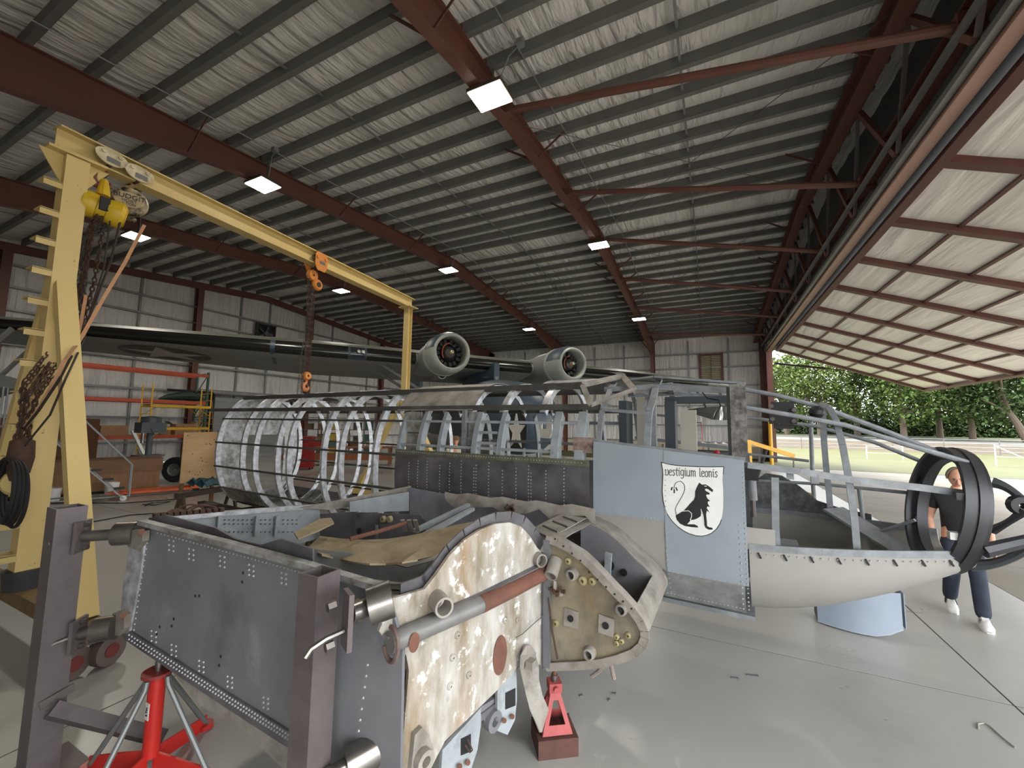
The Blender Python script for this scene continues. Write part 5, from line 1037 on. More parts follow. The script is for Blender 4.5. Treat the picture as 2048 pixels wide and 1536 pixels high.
for k in range(16): MB().bar(RT_(1018 + random.uniform(-10, 10), 1015 + random.uniform(-8, 12), .2), RT_(1018 + random.uniform(-14, 14), 1022 + random.uniform(-12, 14), .25), .012, .012).o('tangled_fitting', RUST, bm_)
for a_, b_ in (((830, 1062), (940, 1008)), ((850, 1070), (945, 1018)), ((940, 1004), (990, 992))): MB().bar(loc_(onZ(*a_, 1.35)), loc_(onZ(*b_, 1.4)), .05, .03).o('diagonal_brace', PALE, bm_)
# top plank skins beside the nose rib
rows = [[loc_(onZ(x, y, 1.42)) for x, y in rr_] for rr_ in ([(1060, 1062), (1078, 1070), (1096, 1080)], [(1090, 1045), (1112, 1052), (1132, 1060)], [(1122, 1030), (1148, 1034), (1175, 1036)], [(1145, 1020), (1165, 1022), (1190, 1026)])]
MB().sheet(rows, .008).o('upper_plank_skin', WEATH, bm_)
for k in range(5): strip(lambda x, y, o=0: loc_(onZ(x, y, 1.435)), [(1066 + 20 * k, 1060 - 9 * k), (1096 + 20 * k, 1074 - 10 * k)], .012, .01, DKAL, 'plank_seam')
for x0, y0, x1, y1 in ((1205, 1335, 1190, 1352), (1190, 1352, 1182, 1358)): pass
MB().tube([NR(1208, 1326, -.1), NR(1200, 1340, -.1), NR(1183, 1353, -.1)], .014, 7).o('dangling_hose', mat('crusty_white_hose', (150, 140, 128), (110, 100, 90), scale=20, rough=.8), bm_); MB().tube([NR(1220, 1322, -.1), NR(1224, 1340, -.1), NR(1228, 1358, -.1)], .014, 7).o('dangling_hose', MATS['crusty_white_hose'], bm_)

# ------------------------------------------------------------------ steel holding fixtures
def wl_(p): return BO + AX * p[0] + BX * p[1] + V((0, 0, p[2]))
PINM = STEEL
def fixture(base, top, label, rz, legdir, size=.15):
    t = thing('steel_stand', label, 'stand', base, rz); h = size / 2
    mb = MB()
    for x0, x1, y0, y1 in ((-h, h, -h, -h + .01), (-h, h, h - .01, h), (-h, -h + .01, -h + .01, h - .01), (h - .01, h, -h + .01, h - .01)): mb.bx(x0, x1, y0, y1, .01, top)
    mb.o('post', DSTEEL, t)
    MB().bx(-.2, .2, -.2, .2, 0, .012).o('base_plate', DSTEEL, t)
    return t
lp = wl_((-2.42, -.59, 0)); lp.z = 0
Lq = lambda x, y: pq(x, y, (-2.42, -.59), (-2.12, -.3))
top = pq(140, 1014, (-2.42, -.59), (-2.2, -.59)).z
t = fixture(lp, top, 'dark square steel post on the left with two pins holding the wing stub', -TH * 0, 0)
ML = Matrix.Translation(lp).inverted()
def l2(p): return wl_(p) - lp
for (xa, ya, xb, yb, xc, yc) in ((168, 1072, 232, 1068, 274, 1066), (160, 1268, 190, 1260, 232, 1254)):
    a, b, c = l2(Lq(xa, ya)), l2(Lq(xb, yb)), l2(Lq(xc, yc)); d = (c - a).normalized()
    MB().cyl(a, b, .038, 16).o('pin', PINM, t); MB().cyl(b, c, .075, 24).o('bushing', PINM, t)
    pl_ = MB().bar(a - d * .012 + V((0, 0, -.1)), a - d * .012 + V((0, 0, .1)), .13, .02, d).o('pin_plate', DSTEEL, t)
    for zz in (-.075, .075): MB().cyl(a + d * .0 + V((0, 0, zz)), a + d * .03 + V((0, 0, zz)), .016, 6).o('plate_bolt', STEEL, pl_)
    MB().tube([a - d * .02, a - d * .08 + V((.02, -.05, -.01)), a - d * .11 + V((.02, -.07, -.02))], .014, 7).o('bent_handle', STEEL, t)
MB().bar((.1, .0, .42), (.35, .5, .02), .08, .08, (0, 1, 0)).o('brace', DSTEEL, t); MB().bar((.08, -.05, .46), (.09, .1, .5), .05, .012, (1, 0, 0)).o('brace_clip', STEEL, t)
rp = wl_(pq(640, 1140, (-.5, -.2), (.2, -.2))); rp.z = 0; rl = loc_(rp)
Rq = lambda x, y: pb(x, y, rl.y)
top = pb(640, 1142, rl.y).z
t = fixture(rp, top, 'square brown-grey steel post standing in front of the wing rib', 0, 0, .13)
def l3(p): return wl_(p) - rp
a, b, c, e = l3(pb(700, 1228, -.2)), l3(pb(716, 1221, -.12)), l3(pb(738, 1213, -.1)), l3(pb(785, 1196, -.02)); d = (e - a).normalized()
MB().cyl(a, c, .042, 18).o('pin', PINM, t); MB().cyl(c, e, .084, 28).o('bushing', PINM, t); MB().ring(b, d, .04, .05, .025, 18).o('weld_bead', mat('weld_metal', (150, 128, 100), rough=.4, metal=.6), t)
pl_ = MB().bar(a - d * .01 + V((0, 0, -.14)), a - d * .01 + V((0, 0, .1)), .1, .022, d).o('pin_plate', DSTEEL, t)
for zz in (-.1, .065): MB().cyl(a - d * .05 + V((0, -.02, zz)), a - d * .075 + V((0, -.03, zz)), .022, 6).o('plate_bolt', STEEL, pl_)
MB().tube([a + V((-.0, -.03, -.06)), a - d * .05 + V((0, -.06, -.06)), a - d * .1 + V((0, -.07, -.075)), a - d * .12 + V((0, -.07, -.1))], .013, 8).o('bent_handle', STEEL, t)
c2 = l3(pb(690, 1535, -.1)); MB().cyl(c2, c2 + d * .2, .075, 26).o('bushing', PINM, t); MB().cyl(c2 - d * .12, c2, .04, 16).o('pin', PINM, t)
# red tripod jack under the rib
tj = RB(305, 1345); tj.y += .03; wt = wl_(tj); zt_ = wt.z; wt.z = 0
JR = mat('bright_red_jack', (196, 44, 36), (176, 36, 30), scale=4, rough=.35)
t = thing('tripod_jack', 'bright red tripod jack under the wing stub with grey tube legs', 'jack', wt)
MB().cyl((0, 0, .12), (0, 0, zt_ - .02), .045, 20).o('cylinder', JR, t); MB().cyl((0, 0, zt_ - .02), (0, 0, zt_), .085, 24).o('top_plate', mat('dull_red_plate', (140, 50, 44), (110, 44, 40), scale=10, rough=.5), t)
MB().cyl((0, 0, zt_), (0, 0, zt_ + .12), .02, 12).o('ram', STEEL, t)
for k in range(4):
    a = R(20 + 90 * k); e = V((.42 * math.cos(a), .42 * math.sin(a), .03)); s0 = V((.07 * math.cos(a), .07 * math.sin(a), zt_ - .03))
    MB().tube([s0, s0 + V((math.cos(a) * .01, math.sin(a) * .01, -.05)), e], .016, 8).o('leg', mat('grey_tube_leg', (120, 122, 120), rough=.45, metal=.4), t)
    MB().bar((.03 * math.cos(a), .03 * math.sin(a), .1), e + V((0, 0, .0)), .012, .1).o('foot_gusset', JR, t); MB().cyl((e.x, e.y, 0), (e.x, e.y, .03), .05, 14).o('foot', JR, t)
lb = Rq  # sticker on the tube
MB().box((.012, -.046, zt_ - .22), (.04, .004, .1)).o('sticker', WHITE, t); text('2 Ton', .022, BLACK, t, (.012, -.0495, zt_ - .22), (0, 0, 1), (-1, 0, 0))
# jack stand on a rusty box
jb = onZ(1100, 1500); jb = V((-1.06, 2.93, 0)); bxh = .12
tag(MB().box((0, 0, bxh / 2), (.28, .24, bxh)).box((0, .1, bxh + .002), (.28, .02, .01)).o('steel_box', mat('dark_rust_box', (96, 60, 50), (70, 46, 42), scale=9, rough=.7), loc=jb).__class__ and bpy.data.objects['steel_box'], 'rusty steel box used as a plinth under the small red axle stand', 'box')
bpy.data.objects['steel_box'].rotation_euler = (0, 0, R(35))
t = thing('axle_stand', 'faded red axle stand on a rusty box under the leading edge', 'axle stand', jb + V((0, 0, bxh + .008)), R(35))
JF = mat('faded_red_stand', (178, 86, 84), (150, 66, 64), scale=8, rough=.55)
for k in range(4):
    a0, a1 = R(45 + 90 * k), R(135 + 90 * k); f = lambda a, r_, z: V((r_ * math.cos(a), r_ * math.sin(a) * .9, z))
    P = [f(a0, .15, 0), f(a1, .15, 0), f(a1, .045, .25), f(a0, .045, .25)]; cen = sum(P, V((0, 0, 0))) / 4
    I = [cen + (p - cen) * .55 for p in P]; n_ = (P[1] - P[0]).cross(P[3] - P[0]).normalized() * .006
    mb = MB(); mb.add(P + I + [p - n_ for p in P] + [p - n_ for p in I], [(i, (i + 1) % 4, 4 + (i + 1) % 4, 4 + i) for i in range(4)] + [(8 + i, 12 + i, 12 + (i + 1) % 4, 8 + (i + 1) % 4) for i in range(4)] + [(4 + i, 4 + (i + 1) % 4, 12 + (i + 1) % 4, 12 + i) for i in range(4)]); mb.o('side_frame', JF, t)
MB().bx(-.045, .045, -.045, .045, .24, .3).o('head', JF, t); MB().cyl((0, -.07, .27), (0, .07, .27), .02, 12).o('ratchet_pin', JF, t); MB().cyl((0, 0, .3), (0, 0, .34), .024, 12).o('collar', STEEL, t); MB().cyl((0, 0, .34), (0, 0, .5), .015, 10).o('post_rod', RUSTO, t)
# belly fairing on the floor beneath the nose
fp = onZ(1705, 1254); t_rows = []; FS = .78
for i in range(7):
    u = i / 6; t_rows.append([V((-.42 + .95 * u, -.12 + .25 * math.sin(math.pi * u) * -.5, z)) * FS for z in (.03 + .12 * max(0, (u - .6) / .4) ** 2, .25, .45, .62)])
FAIR = mat('pale_blue_fairing', (146, 156, 168), (130, 140, 152), scale=3, rough=.5, contrast=.3)
t = thing('belly_fairing', 'pale blue-grey curved fairing with a rounded corner under the glazed nose', 'fairing', fp, R(-4))
MB().sheet(t_rows, .01).o('outer_shell', FAIR, t); MB().sheet([[V((p.x, p.y + .3, p.z)) for p in rr_] for rr_ in t_rows], .01).o('inner_shell', FAIR, t)
MB().sheet([[r_[0] + V((0, .3 * k / 3, -.02 if 0 < k < 3 else 0)) for k in range(4)] for r_ in t_rows], .01).o('lower_lip', FAIR, t)
MB().sheet([[t_rows[0][j] + V((0, .3 * k / 2, 0)) for k in range(3)] for j in range(4)], .01).o('end_face', mat('dark_fairing_edge', (84, 90, 98), rough=.6), t)
MB().sheet([[t_rows[6][j] + V((0.02, .3 * k / 2, 0)) for k in range(3)] for j in range(4)], .01).o('end_face', FAIR, t)
# timber and trestles under the bomber
for a in (-6.9, -4.4): 
    p = wl_((a, 2.75, 0)); t = thing('timber_trestle', 'dark timber trestle under the tail end of the fuselage' if a < -6 else 'dark timber trestle under the middle of the fuselage', 'trestle', p, -TH)
    MB().bx(-.08, .08, -.3, 1.2, .42, .56).o('cap_beam', mat('dark_timber', (92, 80, 66), (70, 60, 50), scale=5, rough=.8), t)
    for y in (-.2, 1.1):
        for sx in (-1, 1): MB().bar((sx * .04, y, .42), (sx * .22, y, 0), .06, .06, (0, 1, 0)).o('leg', MATS['dark_timber'], t)
p = wl_((-7.6, 2.3, 0)); t = thing('timber_beam', 'long dark timber beam along the foot of the fuselage skeleton', 'beam', wl_((-4.6, 2.42, .57)), -TH)
MB().bx(-3.1, 1.9, -.06, .06, 0, .1).o('beam', MATS['dark_timber'], t); MB().bx(-3.1, 1.7, .14, .2, 0, .06).o('batten', MATS['dark_timber'], t)
# ------------------------------------------------------------------ storage and tools along the end wall
def simple(name, label, cat, mb, m, loc, rz=0, group=None):
    o = mb.o(name, m, loc=loc); o.rotation_euler = (0, 0, rz); return tag(o, label, cat, group)
RGRN = mat('dark_green_rack', (52, 82, 62), rough=.5); RORG = mat('orange_red_rack_beam', (182, 76, 44), (160, 64, 38), scale=3, rough=.5)
t = thing('pallet_rack', 'pallet rack with dark green uprights and orange beams by the end wall', 'rack', (-23.4, 9.4, 0))
for y in (-2.45, 2.35):
    for x in (-.5, .5): MB().bx(x - .05, x + .05, y - .04, y + .04, 0, 4.6).o('upright', RGRN, t)
    for k in range(4):
        z = .2 + 1.1 * k; MB().bar((-.5, y, z), (.5, y, z + 1), .03, .03).o('lattice', RGRN, t); MB().bar((-.5, y, z + 1.03), (.5, y, z + 1.03), .03, .03).o('lattice', RGRN, t)
for z in (1.4, 3.02, 4.4):
    for x in (-.5, .55): MB().bx(x - .03, x + .03, -2.4, 2.3, z - .07, z + .07).o('beam', RORG, t)
    if z < 4: MB().bx(-.5, .5, -2.3, 2.2, z + .07, z + .09).o('shelf_deck', WOOD, t)
simple('tarpaulin_bundle', 'green tarpaulin bundle lying on the orange rack', 'tarpaulin', MB().loft([[V((.3 * math.cos(a) * s_, y, .02 + (.22 + .22 * math.sin(a)) * s_)) for a in [2 * math.pi * k / 10 for k in range(10)]] for y, s_ in ((-.9, .2), (-.6, .6), (-.2, .9), (.3, 1.1), (.6, .9), (.9, .5))]), mat('dark_green_tarp', (38, 66, 52), (22, 40, 32), scale=5, rough=.6, bump=.6, bscale=8), (-23.4, 10.9, 3.12))
def carton(label, loc, s, rz=0, flaps=True, m=CARD, grp='cardboard boxes by the end wall'):
    t = thing('cardboard_box', label, 'box', loc, rz, grp); MB().bx(-s[0] / 2, s[0] / 2, -s[1] / 2, s[1] / 2, 0, s[2]).o('body', m, t)
    MB().bx(-s[0] / 2 - .002, s[0] / 2 + .002, -.03, .03, s[2] - .001, s[2] + .003).o('tape', mat('packing_tape', (176, 148, 108), rough=.3), t)
    if flaps:
        for sg in (-1, 1): MB().bar((-s[0] / 2, sg * s[1] / 2, s[2]), (-s[0] / 2, sg * (s[1] / 2 + .15), s[2] + .12), s[0], .006, (0, 0, 1)).o('flap', m, t)
carton('open brown cardboard box on the lower rack shelf behind the scaffold', (-23.2, 11.0, 1.49), (.5, .9, .5)); carton('smaller closed cardboard box on the lower rack shelf', (-23.2, 10.2, 1.49), (.4, .4, .3), flaps=False)
carton('closed cardboard box at the left end of the lower rack shelf', (-23.2, 8.35, 1.49), (.5, .9, .42), flaps=False); carton('open cardboard box spilling paper on the left rack shelf', (-23.2, 7.5, 1.49), (.5, .6, .4))
# scaffold
SY = mat('yellow_scaffold_paint', (216, 172, 44), (190, 146, 32), scale=5, rough=.45)
x0, x1, y0, y1 = -20.9, -20.1, 8.35, 10.5
t = thing('scaffold', 'yellow rolling scaffold with two platforms in front of the rack', 'scaffold', (-20.5, 9.4, 0))
for yy in (y0, y1):
    for xx in (x0, x1): MB().tube([(xx + 20.5, yy - 9.4, .1), (xx + 20.5, yy - 9.4, 3.62)], .028, 8).o('leg', SY, t)
    for k in range(10): MB().tube([(x0 + 20.5, yy - 9.4, .5 + .32 * k), (x1 + 20.5, yy - 9.4, .5 + .32 * k)], .014, 6).o('rung', SY, t)
    for xx in (x0, x1): MB().lathe([(.02, -.03), (.08, -.03), (.08, .03), (.02, .03)], (xx + 20.5, yy - 9.4, .08), (1, 0, 0), 12).o('castor', RUBBER, t)
for z in (1.83, 2.75):
    for xx in (x0, x1):
        MB().bx(xx + 20.47, xx + 20.53, y0 - 9.4, y1 - 9.4, z - .05, z + .05).o('platform_rail', SY, t)
        for ya, yb in ((y0, y0 + .5), (y1, y1 - .5)): MB().tube([(xx + 20.5, ya - 9.4, z - .4), (xx + 20.5, yb - 9.4, z - .03)], .014, 6).o('knee_brace', SY, t)
    MB().bx(-.38, .38, y0 - 9.35, y1 - 9.45, z + .05, z + .07).o('deck', WOOD, t)
def stepladder(label, loc, h, w_, m, rz=0, n=7, cap=BLACK):
    t = thing('step_ladder', label, 'ladder', loc, rz)
    for s_ in (-1, 1):
        MB().bar((s_ * w_ / 2, 0, 0), (s_ * w_ * .32, .35, h), .05, .025).o('front_rail', m, t); MB().bar((s_ * w_ / 2, .75, 0), (s_ * w_ * .3, .38, h - .05), .035, .025).o('rear_rail', m, t)
    for k in range(n):
        u = (k + 1) / (n + 1); MB().bx(-w_ / 2 * (1 - .36 * u), w_ / 2 * (1 - .36 * u), .35 * u - .04, .35 * u + .05, h * u - .012, h * u + .012).o('tread', GALV2, t)
    MB().bx(-w_ * .36, w_ * .36, .28, .46, h - .02, h + .03).o('top_cap', cap, t)
    return t
p = onX(432, 800, -24.2); stepladder('brown wooden step ladder standing against the end wall', (-24.6, p.y, 0), p.z, .65, WOOD, R(90), 9)
# rolling stair
p = onZ(245, 998); ALT = mat('dull_aluminium_tube', (146, 148, 148), rough=.4, metal=.5)
t = thing('rolling_stairs', 'grey rolling warehouse stairs with handrails beside the gantry', 'stairs', (p.x, p.y, 0), R(71))
for s_ in (-.32, .32):
    MB().bar((0, s_, .06), (-1.7, s_, 2.0), .03, .09, (0, 1, 0)).o('stringer', ALT, t); MB().tube([(.12, s_, .1), (.12, s_, .95), (-1.55, s_, 2.95), (-2.3, s_, 2.95), (-2.3, s_, .1)], .02, 7).o('handrail', ALT, t); MB().tube([(-1.7, s_, 2.0), (-2.3, s_, 2.0)], .018, 6).o('platform_tube', ALT, t)
    MB().tube([(-2.3, s_, .12), (.1, s_, .12)], .02, 6).o('base_tube', ALT, t); MB().cyl((.0, s_ - .02, .07), (.0, s_ + .02, .07), .07, 14).o('castor', WHITE, t); MB().cyl((-2.2, s_ - .02, .07), (-2.2, s_ + .02, .07), .07, 14).o('castor', RUBBER, t)
for k in range(7): MB().bx(-.24 * k - .2, -.24 * k + .02, -.31, .31, .28 + .27 * k, .3 + .27 * k).o('tread', DSTEEL, t)
MB().bx(-2.3, -1.68, -.31, .31, 2.0, 2.03).o('platform', DSTEEL, t)
# long crate, sheets, buckets
t = thing('wooden_crate', 'long brown packing crate on the floor behind the gantry leg', 'crate', onZ(150, 995) + V((-.8, .5, 0)), R(70)); CRT = mat('brown_crate_board', (146, 110, 80), (120, 88, 62), scale=2, rough=.8, stretch=(6, 1, 1))
MB().bx(-1.9, 1.6, -.6, .6, .08, .62).o('side_boards', CRT, t); MB().bx(-1.95, 1.65, -.63, .63, .62, .98).o('lid', mat('crate_lid', (134, 100, 74), (112, 82, 58), scale=2, rough=.8), t)
for x in (-1.7, 0, 1.4): MB().bx(x - .05, x + .05, -.6, .6, 0, .08).o('skid', WOOD, t)
MB().bx(-.3, -.22, -.637, -.63, .45, .57).o('paper_label', WHITE, t)
for k, (px_, py_, lb) in enumerate(((103, 1004, 'white plastic bucket on the floor left of the gantry brace'), (222, 990, 'white plastic bucket under the rolling stairs'))):
    b = onZ(px_, py_); t = thing('bucket', lb, 'bucket', b, 0, 'white plastic buckets'); MB().lathe([(.001, 0), (.13, 0), (.16, .36), (.165, .36), (.165, .33), (.14, .02), (.001, .02)], (0, 0, 0), (0, 0, 1), 22).o('tub', WHITE, t); MB().tube([(.16 * math.cos(a), .03, .33 - .1 * math.sin(a)) for a in [math.pi * k / 10 for k in range(11)]], .004, 5).o('bail', STEEL, t)
t = thing('plywood_stack', 'tall stack of brown plywood sheets behind the gantry', 'plywood', (-19.3, 4.9, 0), R(84))
for k in range(7): MB().bx(-1.6, 1.6 - .06 * (k % 3), -.035 * k - .03, -.035 * k, .3, 2.2 - .05 * (k % 2)).o('sheet', mat('brown_sheet_%d' % (k % 3), (118 - 8 * (k % 3), 76, 46), (92, 58, 36), scale=3, rough=.8, stretch=(1, 1, 6)), t)
MB().bx(-1.6, 1.6, -.5, .1, 0, .3).o('trestle', WOOD, t)
t = thing('covered_bench', 'low bench under a green-grey dust sheet at the left edge', 'bench', (-17.4, 2.9, 0), R(78))
rows = [[V((-1.6 + 3.2 * i / 8, -.5 + j / 4, 1.6 + .08 * math.sin(i * 1.7 + j) - (.35 if j in (0, 4) else 0))) for j in range(5)] for i in range(9)]
MB().sheet(rows, .01).o('dust_sheet', mat('green_grey_sheet', (84, 88, 76), (66, 70, 60), scale=4, rough=.9), t); MB().bx(-1.5, 1.5, -.45, .45, .8, 1.3).o('carcass', mat('dark_bench', (60, 46, 36), rough=.8), t)
for sx in (-1.4, 1.4):
    for sy in (-.4, .4): MB().bx(sx - .05, sx + .05, sy - .05, sy + .05, 0, .8).o('leg', WOOD, t)
# machinery
t = thing('drill_press', 'grey bench drill press with a big head, between stairs and scaffold', 'drill press', onZ(270, 985) + V((-1.6, .9, 0))); GM = mat('machine_grey_green', (92, 100, 104), (74, 80, 84), scale=4, rough=.5)
MB().bx(-.3, .3, -.25, .25, 0, .12).o('base', GM, t); MB().cyl((0, 0, .12), (0, 0, 1.9), .09, 14).o('column', GM, t); MB().bx(-.25, .25, -.35, .35, 1.75, 2.1).lathe([(.1, 0), (.28, .02), (.28, .2), (.1, .24)], (0, 0, 2.08), (0, 0, 1), 16).o('head', GM, t); MB().bx(-.3, .3, -.35, .35, .95, 1.0).o('table', GM, t); MB().cyl((0, -.2, 1.4), (0, -.2, 1.75), .05, 10).o('quill', STEEL, t)
for k in range(3): MB().tube([(.28, 0, 1.7), (.32, .25 * math.cos(R(120 * k)), 1.7 + .25 * math.sin(R(120 * k)))], .012, 6).o('feed_handle', STEEL, t)
t = thing('radial_engine', 'dark grimy aircraft engine on a stand in front of the rack', 'engine', (-19.6, 10.6, 0)); 
MB().lathe([(.05, -.3), (.25, -.25), (.3, 0), (.25, .25), (.1, .35)], (0, 0, 1.2), (1, -.5, 0), 18).o('crankcase', mat('grimy_engine', (58, 58, 56), rough=.5), t)
for k in range(9):
    a = 2 * math.pi * k / 9; d = V((.44 * math.cos(a), .88 * math.cos(a), math.sin(a))).normalized(); MB().lathe([(.07, 0), (.11, .05), (.09, .1), (.11, .15), (.09, .2), (.11, .25), (.05, .32)], V((0, 0, 1.2)) + d * .26, d, 10).o('cylinder', MATS['grimy_engine'], t)
for s_ in (-.5, .5): MB().bar((s_, -.3, 0), (s_ * .4, 0, 1.0), .07, .07).bar((s_, .3, 0), (s_ * .4, 0, 1.0), .07, .07).o('stand_leg', RORG, t)
MB().bx(-.3, .3, -.05, .05, .95, 1.05).o('stand_beam', RORG, t)
b = onZ(346, 972); t = thing('spare_tyre', 'black tyre leaning by the plywood board', 'tyre', b + V((-1.0, .5, 0)), R(30)); MB().lathe([(.22, -.1), (.38, -.12), (.44, -.06), (.44, .06), (.38, .12), (.22, .1)], (0, 0, .44), (0, 1, 0), 28).o('tread', RUBBER, t); MB().lathe([(.02, .02), (.2, .05), (.23, .1)], (0, 0, .44), (0, -1, 0), 20).o('rim', GALV, t)
for k, (a, b) in enumerate((((265, 862), (308, 975)), ((272, 868), (300, 972)), ((275, 900), (290, 965)))):
    p, q = onX(a[0], a[1], -20.2), onX(b[0], b[1], -19.0 + .05 * k); q.z = max(.03, q.z)
    simple('metal_tube', ('long bright aluminium channel leaning on the machines', 'thin aluminium tube leaning next to the wide channel', 'short steel tube leaning low among the machines')[k], 'tube', MB().bar(p - q, V((0, 0, 0)), .12 if k == 0 else .05, .05), ALT, q)
t = thing('pallet_jack', 'orange hand pallet truck with long forks lying low on the floor', 'pallet jack', onZ(385, 985) + V((-.3, .1, 0)), R(66)); PO = mat('orange_truck_paint', (206, 96, 42), (180, 80, 36), scale=5, rough=.45)
for s_ in (-.2, .2): MB().bx(-1.7, 0, s_ - .08, s_ + .08, .09, .16).prism([(-1.7, .09), (-1.9, .1), (-1.7, .16)], (0, s_ - .08, 0), (1, 0, 0), (0, 0, 1), -.16).o('fork', PO, t); MB().cyl((-1.5, s_ - .05, .05), (-1.5, s_ + .05, .05), .05, 12).o('fork_roller', RUBBER, t)
MB().bx(-.02, .2, -.3, .3, .12, .5).o('head', PO, t); MB().cyl((.12, -.08, .09), (.12, .08, .09), .09, 16).o('steer_wheel', RUBBER, t); MB().bar((.14, 0, .4), (.5, 0, 1.1), .05, .05).o('handle', PO, t)
# plywood board, tarp and hoses at the tail
bd = onX(402, 912, -9.3); t = thing('plywood_board', 'upright knotty plywood board beside the tail of the fuselage skeleton', 'board', (bd.x, bd.y, 0), R(98)); PLY = mat('knotty_plywood', (214, 178, 132), (196, 156, 108), scale=2.5, rough=.7, stretch=(1, 1, 4))
MB().bx(-.36, .36, -.009, .009, bd.z - .5, bd.z + .48).o('panel', PLY, t)
kn = MB(); kn.domes([(random.uniform(-.32, .3), -.0095, bd.z + random.uniform(-.45, .42)) for k in range(14)], (0, -1, 0), .016, .0005, 8); kn.o('knots', mat('dark_knot', (104, 66, 38), rough=.7), t, kind='stuff')
for s_ in (-.3, .3): MB().bx(s_ - .03, s_ + .03, .01, .06, 0, bd.z + .3).o('batten', WOOD, t)
MB().bx(-.36, .36, .0, .35, 0, .05).o('foot_board', WOOD, t)
tb = onX(412, 962, -9.1); simple('tarp_bundle', 'crumpled teal tarpaulin under the plywood board', 'tarpaulin', MB().sheet([[V((-.35 + .1 * i, -.25 + .1 * j, .12 + .06 * math.sin(i * 2.1 + j * 1.3) + .05 * math.cos(j * 2.7))) for j in range(6)] for i in range(8)], .02), mat('teal_tarp', (30, 92, 106), (18, 62, 74), scale=8, rough=.6), (tb.x, tb.y, tb.z - .12))
t = thing('saw_horse', 'low timber sawhorse carrying the teal tarp and hose coil', 'sawhorse', (tb.x + .1, tb.y, 0), R(100)); MB().bx(-.6, .6, -.05, .05, tb.z - .24, tb.z - .14).o('top_bar', MATS['dark_timber'], t)
for sx in (-.5, .5):
    for sy in (-1, 1): MB().bar((sx, sy * .03, tb.z - .2), (sx, sy * .28, 0), .05, .04, (1, 0, 0)).o('leg', MATS['dark_timber'], t)
hz_ = onX(380, 1010, -7.6); hm = MB(); HOSE = mat('red_brown_hose', (112, 80, 76), (92, 64, 62), scale=8, rough=.6)
for k in range(9):
    dx = random.uniform(-.18, .18); pts = []
    for j in range(17):
        a = math.pi * j / 16; pts.append((.36 * math.cos(a) * (1 + dx * .8) + dx, .02 * k - .08 + dx * .1, .74 * math.sin(a) ** .8 + .015 * k)) 
    hm.tube([(p[0], p[1], max(.015, p[2])) for p in pts], .014, 6)
simple('hose_bundle', 'arched bundle of red-brown air hose at the tail of the fuselage', 'hose', hm, HOSE, (hz_.x, hz_.y, 0), R(60))
for k, seq in enumerate((([(0, 1010), (120, 1006), (250, 1006), (330, 1000), (360, 998)]), ([(290, 1012), (300, 1006), (340, 1003), (310, 1010), (285, 1009)]), ([(150, 1050), (260, 1030), (350, 1024)]))):
    P = [onZ(x, y, .012) for x, y in seq]; simple('floor_cable', ('long black cable lying across the floor behind the gantry', 'small loop of black cable on the floor near the hose bundle', 'thin dark cable nearest the wing stub on the floor')[k], 'cable', MB().tube([p - P[0] for p in P], .012, 6), RUBBER, P[0])
# roll-up door and fan on the end wall
d2 = struct('door_2', 'grey ribbed roll-up door in the end wall')
for k in range(14): MB().bx(XG - .06, XG + .0 + .02 * (k % 2), 13.3, 18.0, .0 + .25 * k, .245 + .25 * k).o('slat', mat('grey_door_slat', (138, 140, 140), rough=.5), d2)
for y in (13.2, 18.1): MB().bx(XG - .1, XG + .1, y - .06, y + .06, 0, 3.75).o('guide', BLACK, d2)
MB().cyl((XG + .15, 12.6, 3.75), (XG + .15, 18.4, 3.75), .14, 16).o('roller', GALV2, d2); MB().tube([(XG + .3, 11.0, 3.72), (XG + .3, 13.1, 3.72), (XG + .3, 13.2, 3.6), (XG + .3, 13.2, .3)], .06, 8).o('drive_tube', BLACK, d2)
p = onX(530, 668, XG); t = thing('wall_fan', 'dark square exhaust fan high on the end wall', 'fan', (XG + .05, p.y, p.z)); MB().bx(-.1, .1, -.62, .62, -.62, -.54).bx(-.1, .1, -.62, .62, .54, .62).bx(-.1, .1, -.62, -.54, -.54, .54).bx(-.1, .1, .54, .62, -.54, .54).o('housing', mat('dark_fan_box', (58, 58, 56), rough=.6), t)
MB().bx(-.1, -.08, -.54, .54, -.54, .54).o('back_plate', BLACK, t); MB().cyl((-.05, 0, 0), (.15, 0, 0), .14, 14).o('motor', GM, t)
for k in range(5): a = 2 * math.pi * k / 5; MB().bar((.02, .1 * math.cos(a), .1 * math.sin(a)), (.02, .5 * math.cos(a), .5 * math.sin(a)), .16, .01, (1, .5, .2)).o('blade', DSTEEL, t)
# louvre on the far wall
t = thing('wall_louvre', 'cream louvred vent in a red frame high on the far wall', 'louvre', (.12, YF + .1, 5.5))
for x in (-.74, .74): MB().bx(x - .08, x + .08, -.05, .1, -.1, 2.15).o('frame_post', DRED, t)
for z in (-.05, 2.05): MB().bx(-.7, .7, -.04, .1, z - .05, z + .05).o('frame_rail', DRED, t)
for k in range(15): MB().box((0, .03, .1 + .13 * k), (1.34, .1, .012), M=Matrix.Rotation(R(35), 3, 'X')).o('slat', mat('cream_slat', (214, 204, 178), rough=.6), t)
MB().bx(-.02, .02, -.03, .0, 0, 2.0).o('mullion', DRED, t); MB().bx(-.66, .66, .1, .12, 0, 2.0).o('insect_screen', mat('screen', (120, 112, 96), rough=.8), t)
